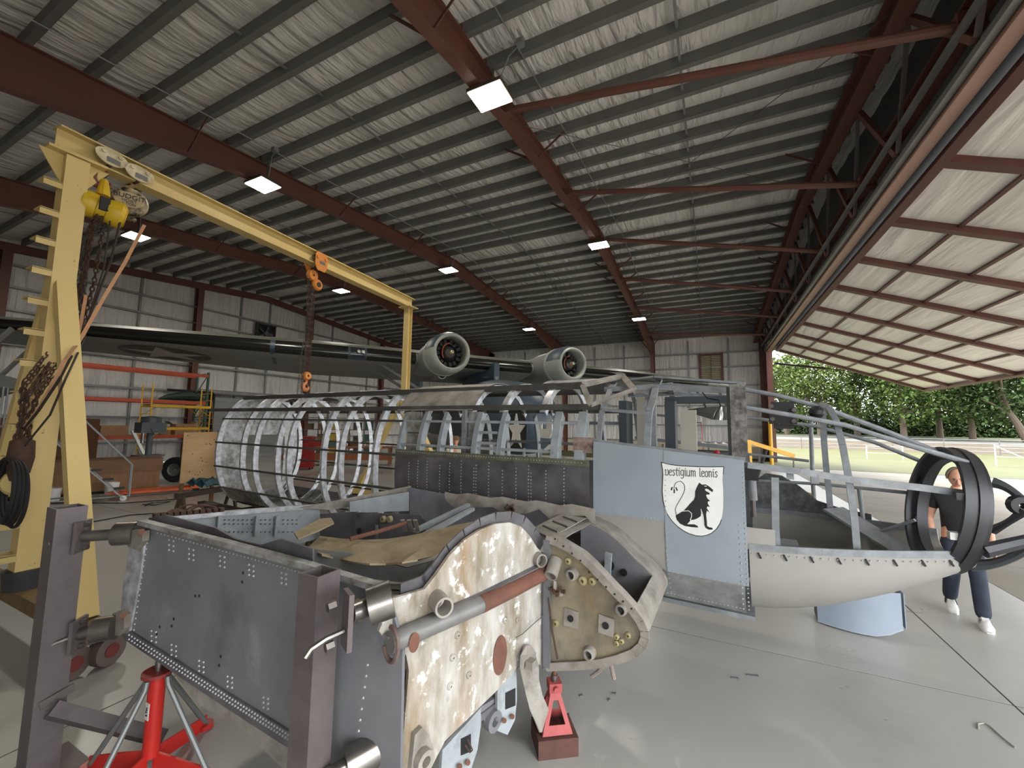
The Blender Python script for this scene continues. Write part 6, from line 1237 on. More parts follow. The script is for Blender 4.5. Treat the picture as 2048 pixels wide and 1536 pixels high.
# far wall bench and ladders
p = onY(1395, 845, 31.6); stepladder('red step ladder standing before the far wall', (p.x, 31.6, 0), p.z, .7, mat('red_ladder', (178, 70, 60), rough=.5), 0, 8)
t = thing('work_bench', 'long bench heaped with white scraps along the far wall', 'bench', (-.2, 30.6, 0)); MB().bx(-3, 3.0, -.4, .4, .98, 1.04).o('top', mat('beige_bench_top', (196, 184, 156), rough=.7), t)
for x in (-2.9, 0, 2.9):
    for y in (-.35, .35): MB().bx(x - .04, x + .04, y - .04, y + .04, 0, .98).o('leg', DSTEEL, t)
for k in range(9):
    x = -3 + .62 * k; P = [[V((-.25 + .17 * i, -.2 + .13 * j, .04 + .16 * random.random() * (0 < i < 3) * (0 < j < 3) + .02)) for j in range(4)] for i in range(4)]
    simple('scrap_sheet', 'crumpled white scrap on the far bench, %s from its left end' % ('first', 'second', 'third', 'fourth', 'fifth', 'sixth', 'seventh', 'eighth', 'ninth')[k], 'scrap', MB().sheet(P, .02), WHITE, (x - .0, 30.6, 1.03), 0, 'scraps on the far bench')
# shelves and bench under the flying boat, seen through the skeleton
t = thing('workbench', 'timber workbench with an orange-brown front behind the fuselage skeleton', 'bench', (-17.2, 15.2, 0), R(35)); OB = mat('orange_brown_board', (150, 92, 52), (124, 72, 42), scale=3, rough=.7)
MB().bx(-2.6, 2.6, -.5, .5, .88, .95).o('top', OB, t); MB().bx(-2.6, 2.6, -.48, -.44, .3, .6).o('front_board', OB, t); MB().bx(-2.6, 2.6, -.5, .5, .28, .32).o('lower_shelf', OB, t)
for x in (-2.5, 0, 2.5):
    for y in (-.42, .42): MB().bx(x - .05, x + .05, y - .05, y + .05, 0, .88).o('leg', WOOD, t)
t2 = thing('storage_shelf', 'crowded dark steel shelving by the end wall behind the skeleton', 'shelf', (-20.4, 17.5, 0), R(35))
for z in (.3, 1.0, 1.7, 2.4): MB().bx(-2.4, 2.4, -.35, .35, z, z + .04).o('shelf_board', DSTEEL, t2)
for x in (-2.4, -.8, .8, 2.4):
    for y in (-.33, .33): MB().bx(x - .03, x + .03, y - .03, y + .03, 0, 2.7).o('upright', DSTEEL, t2)
cols = ((150, 40, 36), (60, 60, 62), (176, 150, 60), (90, 70, 54), (60, 90, 84), (180, 172, 160), (110, 84, 60)); cn = ('red', 'black', 'yellow', 'brown', 'teal', 'cream', 'tan')
mz = Matrix.Rotation(R(35), 3, 'Z'); q = 0
for si, z in enumerate((.34, 1.04, 1.74)):
    for k in range(7):
        s = (random.uniform(.3, .5), random.uniform(.3, .5), random.uniform(.25, .5)); pos = V((-20.4, 17.5, z)) + mz @ V((-2.05 + .68 * k, 0, 0)); c = cols[(q * 3) % 7]
        tt = thing('storage_bin', '%s bin, %s from the left, on the %s shelf of the dark shelving' % (cn[(q * 3) % 7], ('first', 'second', 'third', 'fourth', 'fifth', 'sixth', 'seventh')[k], ('bottom', 'middle', 'top')[si]), 'bin', pos, R(35), 'bins on the dark shelving')
        MB().bx(-s[0] / 2, s[0] / 2, -s[1] / 2, s[1] / 2, 0, s[2]).o('tub', mat('bin_%d' % ((q * 3) % 7), c, rough=.6), tt); MB().bx(-s[0] / 2 - .01, s[0] / 2 + .01, -s[1] / 2 - .01, s[1] / 2 + .01, s[2], s[2] + .03).o('lid', mat('bin_lid', (52, 52, 54), rough=.6), tt); q += 1
for k, (x, y, c) in enumerate(((-2.0, 0, 5), (-1.2, .1, 0), (-.3, -.1, 4), (.7, .1, 3), (1.6, 0, 5))):
    pos = V((-17.2, 15.2, .95)) + mz @ V((x, y, 0)); tt = thing('tool_box', '%s toolbox on the timber workbench, %s from the left' % (cn[c], ('first', 'second', 'third', 'fourth', 'fifth')[k]), 'toolbox', pos, R(35 + 10 * k), 'toolboxes on the workbench')
    MB().bx(-.3, .3, -.15, .15, 0, .25).o('body', mat('bin_%d' % c, cols[c], rough=.6), tt); MB().tube([(-.12, 0, .25), (-.1, 0, .31), (.1, 0, .31), (.12, 0, .25)], .012, 6).o('handle', DSTEEL, tt)
p = onX(612, 885, -17.0); t = thing('tool_cabinet', 'red steel tool cabinet beside the skeleton hoops', 'cabinet', (p.x, p.y, 0), R(35)); MB().bx(-.35, .35, -.25, .25, .08, 1.5).o('carcass', mat('red_cabinet', (150, 34, 34), rough=.4), t)
for k in range(6): dr_ = MB().bx(-.32, .32, -.27, -.25, .15 + .22 * k, .34 + .22 * k).o('drawer', MATS['red_cabinet'], t); MB().bx(-.15, .15, -.285, -.27, .29 + .22 * k, .31 + .22 * k).o('pull', STEEL, dr_)
for sx in (-.28, .28):
    for sy in (-.2, .2): MB().cyl((sx, sy - .02, .04), (sx, sy + .02, .04), .04, 12).o('castor', RUBBER, t)
# engine hoist by the door
p = onZ(1520, 1028); t = thing('engine_hoist', 'yellow folding engine hoist standing near the door jamb', 'hoist', (p.x, p.y, 0), R(20)); HY = mat('safety_yellow', (232, 176, 36), (206, 150, 24), scale=4, rough=.4)
for s_ in (-.35, .35): MB().bar((-.2, s_ * .6, .1), (1.1, s_, .1), .07, .08).o('leg', HY, t); MB().cyl((1.05, s_ - .03, .05), (1.05, s_ + .03, .05), .05, 12).o('castor', RUBBER, t)
MB().bx(-.26, -.14, -.3, .3, .06, .14).o('base_bar', HY, t); MB().bx(-.26, -.16, -.05, .05, .14, 1.9).o('mast', HY, t); MB().bar((-.21, 0, 1.85), (.9, 0, 1.5), .08, .1).o('boom', HY, t); MB().tube([(-.15, 0, .6), (.25, 0, 1.7)], .035, 10).o('ram', BLACK, t); chain(MB(), [(.88, 0, 1.48), (.88, 0, 1.1)], .05, .008).o('chain', DSTEEL, t)
p = onY(1543, 915, 26); simple('bollard_pole', 'tall slim yellow pole standing beside the door jamb', 'pole', MB().cyl((0, 0, 0), (0, 0, 2.6), .09, 12).lathe([(.09, 0), (.05, .05), (.001, .06)], (0, 0, 2.6), (0, 0, 1), 12), HY, (p.x, 26, 0))
p = onZ(1570, 1008); 
for k in range(3):
    t = thing('wood_pallet', 'bottom wooden pallet of the stack inside the door|middle wooden pallet of the stack inside the door|top wooden pallet of the stack inside the door'.split('|')[k], 'pallet', (p.x, p.y, .13 * k), R(8 + 3 * k), 'stacked wooden pallets')
    for j in range(7): MB().bx(-.6, .6, -.5 + .155 * j, -.4 + .155 * j, .1, .12).o('deck_board', WOOD, t)
    for y in (-.45, 0, .45): MB().bx(-.6, .6, y - .04, y + .04, 0.0, .1).o('bearer', WOOD, t)
# small debris on the floor
DB = mat('grey_scrap', (96, 100, 104), rough=.6)
for k, (x, y, ln, a, lb) in enumerate(((1505, 1352, .1, .2, 'short blue-grey scrap strip on the open floor'), (1470, 1357, .06, .1, 'tiny pale straw scrap on the open floor'), (1162, 1392, .03, .6, 'dark flake on the floor under the leading edge'), (1228, 1388, .03, .2, 'dark crumb of debris below the dangling hoses'), (1218, 1400, .025, 1, 'small dark chip right of the axle stand'), (1800, 1237, .12, 2.4, 'thin dark twig on the floor by the walking man'))):
    simple('floor_scrap', lb, 'scrap', MB().box((0, 0, .004), (ln, .018, .008)).box((ln * .3, .01, .006), (ln * .4, .012, .006), rz=.4), DB, onZ(x, y), a)
P = [onZ(x, y, .006) for x, y in ((1957, 1458), (1956, 1448), (1968, 1446), (1980, 1452), (2005, 1475), (2030, 1495))]; simple('bent_wire', 'bent tan wire lying on the floor at bottom right', 'wire', MB().tube([q - P[0] for q in P], .005, 6), mat('tan_wire', (150, 146, 128), rough=.5), P[0])
# ------------------------------------------------------------------ outdoors
GRASS = mat('mown_grass', (80, 78, 38), (64, 67, 30), scale=.5, rough=.9, contrast=.25, detail=10, third=(92, 84, 50))
gr = MB().sheet([[V((x, y, z)) for x in (-40, 0, 20, 60, 140)] for y, z in ((27.6, -.02), (34, .0), (42, .05), (46, .3))], .02).o('lawn', GRASS, kind='structure')
MB().sheet([[V((x, y, z)) for x in (-40, 0, 20, 60, 140)] for y, z in ((46, .3), (48, .75), (50, 1.0))], .02).o('earth_bank', mat('leafy_earth_bank', (82, 70, 54), (60, 54, 42), scale=2, rough=.95, contrast=.2, detail=10), kind='structure')
MB().sheet([[V((x, y, z)) for x in (-40, 0, 20, 60, 140)] for y, z in ((50, 1.0), (53, 1.05), (57, 1.1))], .02).o('road', mat('pale_road', (100, 97, 90), (90, 87, 82), scale=.6, rough=.9), kind='structure')
MB().sheet([[V((x, y, z)) for x in (-60, 0, 20, 60, 160)] for y, z in ((57, 1.1), (80, 1.5), (140, 3))], .02).o('verge', mat('rough_verge', (70, 74, 40), (56, 60, 32), scale=.6, rough=.95), kind='structure')
MB().bx(-60, XG - 4, -60, 27, -.3, -.05).bx(60, 160, -60, 27.6, -.3, -.05).o('outer_field', GRASS, kind='structure')
# chain-link fence along the bank
f = thing('boundary_fence', 'low wire fence with thin posts along the earth bank', 'fence', (20, 45.5, .25))
for k in range(13): MB().cyl((-19 + 3.2 * k, 0, 0), (-19 + 3.2 * k, 0, 1.25), .03, 8).o('post', DSTEEL, f)
for z in (.3, .6, .9, 1.2): MB().tube([(-19, 0, z), (19.4, 0, z)], .012, 5).o('wire', GALV2, f)
def gate(x, y, lb, w_=1.2, h=.9, rz=0):
    t = thing('tube_gate', lb, 'gate', (x, y, .0 + .05), rz)
    for s_ in (-1, 1): MB().cyl((s_ * w_ / 2, 0, 0), (s_ * w_ / 2, 0, h), .035, 8).o('gate_post', WHITE, t)
    for z in (h * .45, h - .05): MB().tube([(-w_ / 2, 0, z), (w_ / 2, 0, z)], .02, 6).o('gate_rail', WHITE, t)
    return t
p = onZ(1770, 920); gate(p.x, p.y, 'pale tube frame standing on the lawn before the bank', 2.0, .95)
p = onZ(2012, 935); t = gate(p.x + .8, p.y, 'pale tube gate with a diagonal stay at the right edge', 2.4, 1.3); MB().bar((-1.2, 0, 1.25), (.6, -.4, .1), .09, .05).o('diagonal_stay', WHITE, t)
# trees
BARK = mat('grey_brown_bark', (98, 84, 68), (70, 60, 50), scale=3, rough=.9, stretch=(1, 1, .3))
LEAF = [mat('leaf_%d' % k, c, c2, scale=.9, rough=.8, contrast=.3, spec=.2) for k, (c, c2) in enumerate((((78, 96, 44), (60, 78, 34)), ((94, 108, 54), (74, 90, 42)), ((64, 82, 42), (50, 68, 34))))]
def tree(px, Y, h, w_, label, kind, lean=0, n=5500, low=.16):
    b = onY(px, 870, Y); gz = 1.1 + max(0, Y - 57) * .018; t = thing('tree', label, 'tree', (b.x, Y, gz - .05), 0, 'trees beyond the road'); rnd = random.Random(px)
    tr = [V((0, 0, 0)), V((lean * .12 * h, 0, .15 * h)), V((lean * .3 * h, .1, .32 * h)), V((lean * .42 * h, 0, .6 * h))]
    MB().tube(tr, [.035 * h * .8, .024 * h, .018 * h, .008 * h], 9).o('trunk', BARK, t)
    bl = []
    for k in range(11):
        a = rnd.uniform(0, 6.28); r_ = w_ * rnd.uniform(.1, .42); z = h * rnd.uniform(low + .12, .88); c = V((r_ * math.cos(a) + lean * .4 * h, r_ * math.sin(a), z)); bl.append((c, w_ * rnd.uniform(.2, .32) * (1.15 - .55 * abs(z / h - .5))))
        if k < 5: MB().tube([tr[1] * .5 + tr[2] * .5, (tr[2] + c) / 2 + V((0, 0, -.2)), c], [.012 * h, .008 * h, .003 * h], 6).o('branch', BARK, t)
    vs = []; fs = []
    for k in range(n):
        c, r_ = bl[k % 11]; d = V((rnd.gauss(0, 1), rnd.gauss(0, 1), rnd.gauss(0, 1))).normalized(); q = c + V((d.x, d.y, d.z * .8)) * (r_ * rnd.uniform(.55, 1.05)); u = V((rnd.gauss(0, 1), rnd.gauss(0, 1), rnd.gauss(0, .7))).normalized(); v, _ = perp(u); s = rnd.uniform(.14, .3); i = len(vs)
        vs += [q - u * s, q + v * s * .55, q + u * s, q - v * s * .55]; fs.append((i, i + 1, i + 2, i + 3))
    me = bpy.data.meshes.new('crown'); me.from_pydata([tuple(q) for q in vs], [], fs); me.materials.append(LEAF[kind]); o = bpy.data.objects.new('crown', me); COL.objects.link(o); o.parent = t; o['kind'] = 'stuff'
TL = [(1575, 66, 12, 9, 'tall pale green tree just right of the door jamb', 1, 0), (1640, 60, 10.5, 8, 'bushy light green tree behind the black instrument block', 1, 0), (1715, 64, 12, 9, 'rounded green tree behind the nose arch', 0, 0), (1808, 58, 11, 9, 'dense green tree with a thin straight trunk below the door corner', 0, 0), (1880, 66, 12, 9, 'dark green tree behind the gun ring', 2, 0), (1945, 60, 10.5, 9, 'broad tree with a slim trunk right of the gun ring', 0, 0), (2055, 56, 11.5, 10, 'large leaning dark tree at the right edge', 2, -.4), (1600, 84, 14, 11, 'distant pale tree showing above the door ram', 1, 0), (1690, 88, 14, 11, 'distant soft green tree behind the rounded one', 0, 0), (1770, 86, 14, 11, 'distant pale tree left of the door corner', 1, 0), (1850, 88, 14, 11, 'distant tree filling the gap below the door corner', 0, 0), (1920, 86, 14, 11, 'distant dark tree above the gun ring', 2, 0), (1995, 88, 15, 12, 'distant green tree behind the leaning one', 0, 0), (2080, 84, 14, 12, 'distant dark tree beyond the right edge', 2, 0), (1530, 80, 13, 10, 'distant pale tree hidden partly by the door jamb', 1, 0)]
for q in TL: tree(*q)
def bush(px, Y, s, lb):
    b = onY(px, 870, Y); t = thing('bush', lb, 'bush', (b.x, Y, 1.2), 0, 'bushes beyond the road'); rnd = random.Random(px + 5); vs = []; fs = []
    for k in range(3200):
        d = V((rnd.gauss(0, 1), rnd.gauss(0, 1), abs(rnd.gauss(0, 1)))).normalized(); q = V((d.x * s * 1.8, d.y * s, d.z * s)) * rnd.uniform(.6, 1); u = V((rnd.gauss(0, 1), rnd.gauss(0, 1), rnd.gauss(0, 1))).normalized(); v, _ = perp(u); e = rnd.uniform(.15, .28); i = len(vs); vs += [q - u * e, q + v * e * .6, q + u * e, q - v * e * .6]; fs.append((i, i + 1, i + 2, i + 3))
    me = bpy.data.meshes.new('foliage'); me.from_pydata([tuple(q) for q in vs], [], fs); me.materials.append(LEAF[2]); o = bpy.data.objects.new('foliage', me); COL.objects.link(o); o.parent = t; o['kind'] = 'stuff'
    MB().tube([(0, 0, 0), (.1, 0, s * .6)], .08, 6).o('stem', BARK, t)
for k, px in enumerate((1560, 1610, 1665, 1720, 1775, 1835, 1895, 1955, 2015, 2075)): bush(px, 72 + (k % 3), 4.2, 'dark hedge bush beyond the road, %s from the door jamb' % ('first', 'second', 'third', 'fourth', 'fifth', 'sixth', 'seventh', 'eighth', 'ninth', 'tenth')[k])
# ------------------------------------------------------------------ people
def skin_mesh(nodes, edges, root, levels=2):
    """nodes: {name: (pos, radius)}; a Skin + Subdivision surface baked to a mesh (list of verts, faces)"""
    ks = list(nodes); ix = {k: i for i, k in enumerate(ks)}
    me = bpy.data.meshes.new('tmp_skin'); me.from_pydata([tuple(nodes[k][0]) for k in ks], [(ix[a], ix[b]) for a, b in edges], []); ob = bpy.data.objects.new('tmp_skin', me); COL.objects.link(ob)
    md = ob.modifiers.new('s', 'SKIN'); md.use_smooth_shade = True
    sv = me.skin_vertices[0].data if me.skin_vertices else None
    if sv is None:
        bpy.context.view_layer.update(); 
    for k in ks:
        r_ = nodes[k][1]; me.skin_vertices[0].data[ix[k]].radius = (r_, r_) if not isinstance(r_, tuple) else r_; me.skin_vertices[0].data[ix[k]].use_root = (k == root)
    sb_ = ob.modifiers.new('d', 'SUBSURF'); sb_.levels = levels; sb_.render_levels = levels
    dg = bpy.context.evaluated_depsgraph_get(); dg.update(); ev = ob.evaluated_get(dg); m2 = ev.to_mesh()
    out = ([tuple(v.co) for v in m2.vertices], [tuple(p.vertices) for p in m2.polygons]); ev.to_mesh_clear(); bpy.data.objects.remove(ob); bpy.data.meshes.remove(me)
    return out
def head_mesh(mb, c, fwd, tilt=0, s=1.0):
    """an ovoid head with jaw, brow, nose, eyes and ears; c = centre, fwd = unit facing direction"""
    f = V(fwd).normalized(); rgt = f.cross(V((0, 0, 1))).normalized(); M3 = Matrix.Rotation(tilt, 3, rgt); f = M3 @ f; u = M3 @ V((0, 0, 1)); vs = []; n, k = 18, 13
    for i in range(k):
        ph = -math.pi / 2 + math.pi * i / (k - 1)
        for j in range(n):
            th = 2 * math.pi * j / n; x, y, z = math.cos(ph) * math.sin(th), math.cos(ph) * math.cos(th), math.sin(ph)
            wx, wy = .074, .095
            if z < -.1: q = min(1, (-z - .1) / .9); wx *= 1 - .35 * q; wy *= 1 - .18 * q; y += .12 * q
            if abs(z + .05) < .12 and y > .8 and abs(x) < .3: y += .04
            if abs(z - .05) < .16 and .25 < abs(x) < .6 and y > .5: y -= .06
            vs.append(V(c) + (rgt * (x * wx) + f * (y * wy) + u * (z * .12)) * s)
    mb.add(vs, [(i * n + j, i * n + (j + 1) % n, (i + 1) * n + (j + 1) % n, (i + 1) * n + j) for i in range(k - 1) for j in range(n)])
    C0 = V(c); mb.tube([C0 + (f * .092 + u * .025) * s, C0 + (f * .108 - u * .005) * s, C0 + (f * .116 - u * .028) * s, C0 + (f * .096 - u * .036) * s], [.008 * s, .011 * s, .015 * s, .011 * s], 7)
    for q in (-1, 1): mb.lathe([(.001, -.006), (.014, -.006), (.018, 0), (.012, .006), (.001, .006)], C0 + (rgt * .078 * q - f * .008 - u * .008) * s, rgt + f * .3, 10)
    return f, rgt, u
def hand_nodes(nd, ed, pre, wrist, d, side, curl=.35):
    """palm and five finger chains; d = direction the hand points, side = thumb side"""
    d, side = V(d).normalized(), V(side).normalized(); nrm = d.cross(side).normalized(); w_ = V(wrist)
    nd[pre + 'palm'] = (w_ + d * .055, (.03, .016)); nd[pre + 'knk'] = (w_ + d * .085, (.034, .014)); ed += [(pre + 'wr', pre + 'palm'), (pre + 'palm', pre + 'knk')]
    for i, (o, ln) in enumerate(((.027, .07), (.009, .08), (-.009, .075), (-.026, .06))):
        b = w_ + d * .09 + side * o; m1 = b + d * ln * .5 + nrm * (curl * ln * .25); e1 = m1 + d * ln * .4 + nrm * (curl * ln * .6)
        nd[pre + 'f%da' % i] = (b + d * .006, .0095); nd[pre + 'f%db' % i] = (m1, .0088); nd[pre + 'f%dc' % i] = (e1, .0075); ed += [(pre + 'knk', pre + 'f%da' % i), (pre + 'f%da' % i, pre + 'f%db' % i), (pre + 'f%db' % i, pre + 'f%dc' % i)]
    tb = w_ + d * .035 + side * .032; te = tb + d * .035 + side * .018 + nrm * .01; nd[pre + 'ta'] = (tb, .012); nd[pre + 'tb'] = (te, .0105); nd[pre + 'tc'] = (te + d * .028 + nrm * .008, .0085); ed += [(pre + 'palm', pre + 'ta'), (pre + 'ta', pre + 'tb'), (pre + 'tb', pre + 'tc')]
SKN = mat('skin', (206, 156, 128), (192, 140, 112), scale=6, rough=.55)
def person(label, loc, rz, J, shirt, trousers, hair, headc, look=0, shoe=None, hair_kind='short', sleeve=.55, extras=True):
    t = thing('person', label, 'person', loc, rz); nd = {}; ed = []
    N = lambda k, p, r_: nd.__setitem__(k, (V(p), r_))
    N('pel', J['pel'], (.14, .1)); N('spi', J['spi'], (.135, .095)); N('che', J['che'], (.15, .1)); N('nk0', J['neck'], .06); N('nk1', V(headc) + V((0, -.01, -.08)), .052); ed += [('pel', 'spi'), ('spi', 'che'), ('che', 'nk0'), ('nk0', 'nk1')]
    for s_, q in (('r', 1), ('l', -1)):
        N(s_ + 'sh', J[s_ + 'sh'], .062); N(s_ + 'el', J[s_ + 'el'], .043); N(s_ + 'fa', (V(J[s_ + 'el']) * .6 + V(J[s_ + 'wr']) * .4), .041); N(s_ + 'wr', J[s_ + 'wr'], .029); ed += [('che', s_ + 'sh'), (s_ + 'sh', s_ + 'el'), (s_ + 'el', s_ + 'fa'), (s_ + 'fa', s_ + 'wr')]
        d = (V(J[s_ + 'wr']) - V(J[s_ + 'el'])); hand_nodes(nd, ed, s_, J[s_ + 'wr'], d, (0, 1, 0) if abs(d.normalized().y) < .8 else (0, 0, 1))
        N(s_ + 'hp', J[s_ + 'hp'], .09); N(s_ + 'kn', J[s_ + 'kn'], .058); N(s_ + 'ca', V(J[s_ + 'kn']) * .62 + V(J[s_ + 'an']) * .38, .054); N(s_ + 'an', J[s_ + 'an'], .036); N(s_ + 'to', V(J[s_ + 'an']) + V(J.get(s_ + 'toe', (0, .13, -.06))), .03); ed += [('pel', s_ + 'hp'), (s_ + 'hp', s_ + 'kn'), (s_ + 'kn', s_ + 'ca'), (s_ + 'ca', s_ + 'an'), (s_ + 'an', s_ + 'to')]
    vs, fs = skin_mesh(nd, ed, 'pel'); mb = MB(); mb.add(vs, fs); f, rg, u = head_mesh(mb, headc, (0, 1, 0), look); mb.o('body', SKN, t, ang=80)
    C0 = V(headc)
    for q in (-1, 1): MB().lathe([(.001, .006), (.007, .004), (.009, 0)], C0 + f * .083 + rg * (.03 * q) + u * .012, f, 8).o('eye', mat('eye_dark', (50, 40, 36), rough=.3), t); MB().bar(C0 + f * .09 + rg * (.016 * q) + u * .03, C0 + f * .084 + rg * (.046 * q) + u * .03, .008, .006, f).o('eyebrow', hair, t)
    MB().bar(C0 + f * .092 - rg * .02 - u * .06, C0 + f * .092 + rg * .02 - u * .06, .005, .008, f).o('mouth', mat('lips', (160, 96, 84), rough=.5), t)
    # hair cap
    rows = []
    for i in range(7):
        ph = (.12 if hair_kind == 'short' else -.1) + (math.pi / 2 - .12) * i / 6; rw = []
        for j in range(19):
            th = R((75 if hair_kind == 'short' else 100) + (210 if hair_kind == 'short' else 160) * j / 18); top_ = 1 if hair_kind == 'short' else .72
            rw.append(C0 + rg * (math.cos(ph * top_) * math.sin(th) * .081) + f * (math.cos(ph * top_) * math.cos(th) * .102) + u * (math.sin(ph * top_) * .126))
        rows.append(rw)
    MB().sheet(rows, -.012).o('hair', hair, t, ang=80)
    # shirt: torso plus short sleeves, slightly larger than the body
    sn = {'z': (V(J['pel']) + (V(J['pel']) - V(J['spi'])) * .45, (.15, .118)), 'a': (V(J['pel']), (.168, .128)), 'b': (V(J['spi']), (.165, .12)), 'c': (V(J['che']), (.172, .122)), 'n': (V(J['che']) * .35 + V(J['neck']) * .65, .085)}; se = [('z', 'a'), ('a', 'b'), ('b', 'c'), ('c', 'n')]
    for s_ in 'rl':
        sn[s_ + 's'] = (V(J[s_ + 'sh']), .078); sn[s_ + 'm'] = (V(J[s_ + 'sh']) * (1 - sleeve) + V(J[s_ + 'el']) * sleeve, .066); se += [('c', s_ + 's'), (s_ + 's', s_ + 'm')]
        if sleeve > .9: sn[s_ + 'w'] = (V(J[s_ + 'el']) * .2 + V(J[s_ + 'wr']) * .8, .048); se.append((s_ + 'm', s_ + 'w'))
    vs, fs = skin_mesh(sn, se, 'c'); mb = MB(); mb.add(vs, fs).o('shirt', shirt, t, ang=80)
    tn = {'a': (V(J['pel']) + V((0, 0, .06)), (.158, .118)), 'p': (V(J['pel']) - V((0, 0, .04)), (.16, .12))}; te = [('a', 'p')]
    for s_ in 'rl':
        tn[s_ + 'h'] = (V(J[s_ + 'hp']), .108); tn[s_ + 'm'] = ((V(J[s_ + 'hp']) + V(J[s_ + 'kn'])) / 2, .094); tn[s_ + 'k'] = (V(J[s_ + 'kn']), .08); tn[s_ + 'c'] = ((V(J[s_ + 'kn']) + V(J[s_ + 'an'])) / 2, .078); tn[s_ + 'a'] = (V(J[s_ + 'an']) + V((0, .01, -.03)), .072); te += [('p', s_ + 'h'), (s_ + 'h', s_ + 'm'), (s_ + 'm', s_ + 'k'), (s_ + 'k', s_ + 'c'), (s_ + 'c', s_ + 'a')]
    vs, fs = skin_mesh(tn, te, 'p'); mb = MB(); mb.add(vs, fs).o('trousers', trousers, t, ang=80)
    for s_ in 'rl':
        a = V(J[s_ + 'an']); toe = V(J.get(s_ + 'toe', (0, .13, -.06))); fw_ = V((toe.x, toe.y, 0)).normalized() if toe.xy.length > .01 else V((0, 1, 0)); pt = math.atan2(-(toe.z + .06), .13); rows = []
        for yy, hw, ht in ((-.09, .03, .1), (-.06, .044, .13), (0, .047, .135), (.07, .05, .105), (.13, .052, .075), (.17, .046, .058), (.2, .022, .035)):
            c_ = a + fw_ * yy + V((0, 0, -.095 + (toe.z + .06) * max(0, yy) / .13)); sx = fw_.cross(V((0, 0, 1))); rows.append([c_ - sx * hw, c_ - sx * hw * 1.05 + V((0, 0, .03)), c_ - sx * hw * .6 + V((0, 0, ht)), c_ + sx * hw * .6 + V((0, 0, ht)), c_ + sx * hw * 1.05 + V((0, 0, .03)), c_ + sx * hw])
        sh = MB().loft(rows).o('shoe', shoe or RUBBER, t, ang=60)
        MB().loft([[p + V((0, 0, -.012)) for p in (r_[0], r_[5])] + [r_[5] + V((0, 0, .012)), r_[0] + V((0, 0, .012))] for r_ in rows]).o('sole', WHITE, sh)
        if shoe is WHITE:
            for q in (-1, 1):
                for k in range(3): c_ = a + fw_ * (.03 + .025 * k); sx = fw_.cross(V((0, 0, 1))); MB().bar(c_ + sx * (.05 * q) + V((0, 0, -.075)), c_ + sx * (.038 * q) + V((0, 0, -.01)) - fw_ * .02, .012, .006, sx).o('stripe', BLACK, sh)
    return t
JEAN = mat('dark_blue_denim', (44, 52, 66), (30, 36, 48), scale=7, rough=.8, contrast=.2); TEE = mat('black_tee_shirt', (24, 24, 26), rough=.85); GHAIR = mat('grey_hair', (120, 112, 102), (92, 86, 78), scale=20, rough=.8)
fpos = onZ(1957, 1246); rpos = onZ(1927, 1222); cpos = (fpos + rpos) / 2 + V((0, .02, 0))
J = dict(pel=(0, 0, .96), spi=(0, .02, 1.14), che=(0, .04, 1.32), neck=(0, .06, 1.5), rsh=(.18, .04, 1.42), rel=(.25, -.02, 1.14), rwr=(.25, .12, .91), lsh=(-.18, .04, 1.42), lel=(-.25, -.04, 1.14), lwr=(-.26, .06, .89), rhp=(.09, 0, .92), rkn=(.1, .08, .52), ran=(.1, -.2, .16), lhp=(-.09, 0, .92), lkn=(-.1, .16, .52), lan=(-.1, .24, .105), rtoe=(0, .12, -.1))
t = person('man in a black T-shirt and jeans walking past the nose', cpos + V((-.05, -.05, 0)), R(168), J, TEE, JEAN, GHAIR, (0, .1, 1.66), R(-22), WHITE, 'short', .6)
MB().ring(V(J['lwr']) + V((0, -.01, .02)), (0, .3, -1), .03, .036, .025, 18).o('watch', BLACK, t)
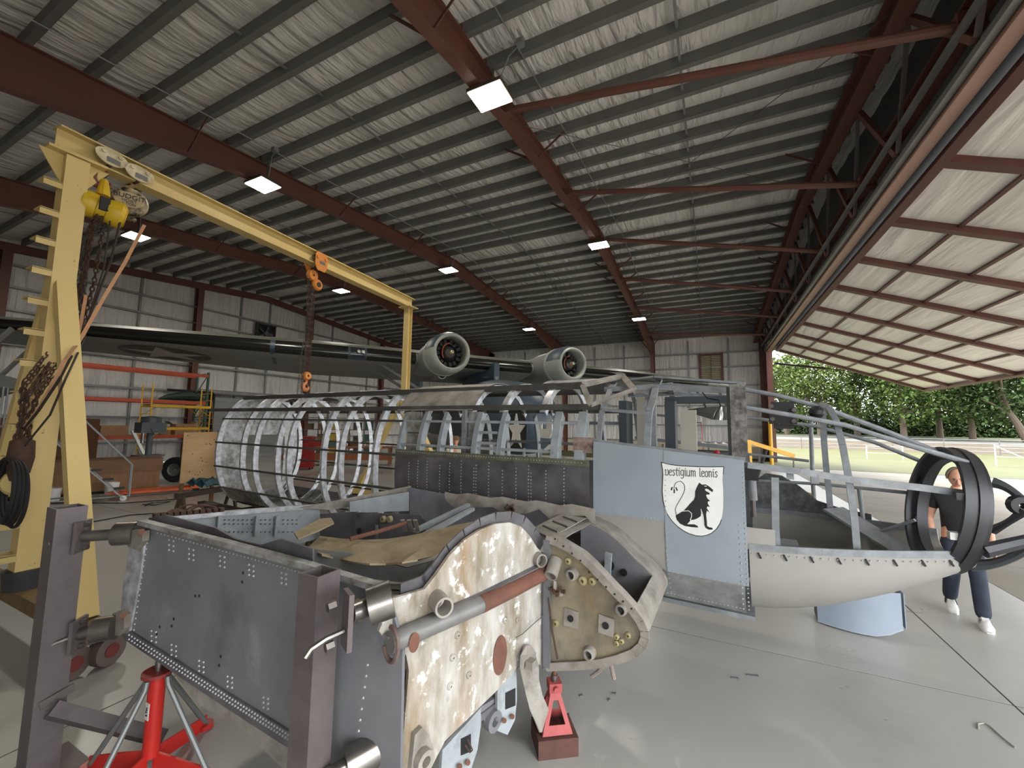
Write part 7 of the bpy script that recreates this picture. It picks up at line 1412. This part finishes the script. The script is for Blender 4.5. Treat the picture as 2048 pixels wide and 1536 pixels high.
# man behind the skeleton, seen from the back
p = CAM + ray(911, 885) * 10.5; st_ = thing('step_box', 'low wooden step box under the man behind the fuselage', 'step', (p.x, p.y, 0), R(20)); MB().bx(-.4, .4, -.35, .35, .12, .15).o('tread', WOOD, st_); MB().bx(-.38, -.34, -.33, .33, 0, .12).o('side', WOOD, st_); MB().bx(.34, .38, -.33, .33, 0, .12).o('side', WOOD, st_); J2 = dict(pel=(0, 0, .94), spi=(0, 0, 1.12), che=(0, .02, 1.3), neck=(0, .03, 1.47), rsh=(.19, .02, 1.4), rel=(.24, .05, 1.12), rwr=(.2, .28, 1.05), lsh=(-.19, .02, 1.4), lel=(-.24, .05, 1.12), lwr=(-.2, .28, 1.05), rhp=(.09, 0, .9), rkn=(.1, .03, .5), ran=(.11, 0, .095), lhp=(-.09, 0, .9), lkn=(-.1, .02, .5), lan=(-.11, 0, .095))
person('man in a pale shirt seen from behind through the fuselage frames', (p.x, p.y, .15), R(20), J2, mat('pale_shirt', (214, 206, 186), (196, 188, 166), scale=4, rough=.8), JEAN, mat('brown_fringe_hair', (110, 78, 56), rough=.8), (0, .05, 1.64), R(-5), RUBBER, 'bald', .6)
# crouching helper in a checked shirt
PL = mat('checked_shirt', (225, 226, 230), rough=.85); nt_ = PL.node_tree; b_ = nt_.nodes['Principled BSDF']; tc_ = nt_.nodes.new('ShaderNodeTexCoord'); ck = nt_.nodes.new('ShaderNodeTexChecker'); ck.inputs['Scale'].default_value = 26; ck.inputs['Color1'].default_value = (.75, .76, .8, 1); ck.inputs['Color2'].default_value = (.06, .07, .13, 1); nt_.links.new(tc_.outputs['Object'], ck.inputs['Vector']); nt_.links.new(ck.outputs['Color'], b_.inputs['Base Color'])
p = onZ(1519, 1056); J3 = dict(pel=(0, -.12, .36), spi=(0, -.02, .56), che=(0, .1, .76), neck=(0, .17, .92), rsh=(.18, .12, .86), rel=(.26, .32, .62), rwr=(.2, .5, .5), lsh=(-.18, .12, .86), lel=(-.26, .32, .62), lwr=(-.2, .5, .5), rhp=(.1, -.1, .34), rkn=(.18, .28, .46), ran=(.15, .02, .1), lhp=(-.1, -.1, .34), lkn=(-.18, .28, .46), lan=(-.15, .02, .1))
person('person in a blue and white checked shirt crouching beside the yellow hoist', (p.x, p.y, 0), R(70), J3, PL, JEAN, GHAIR, (0, .24, 1.06), R(-30), RUBBER, 'short', 1.0)
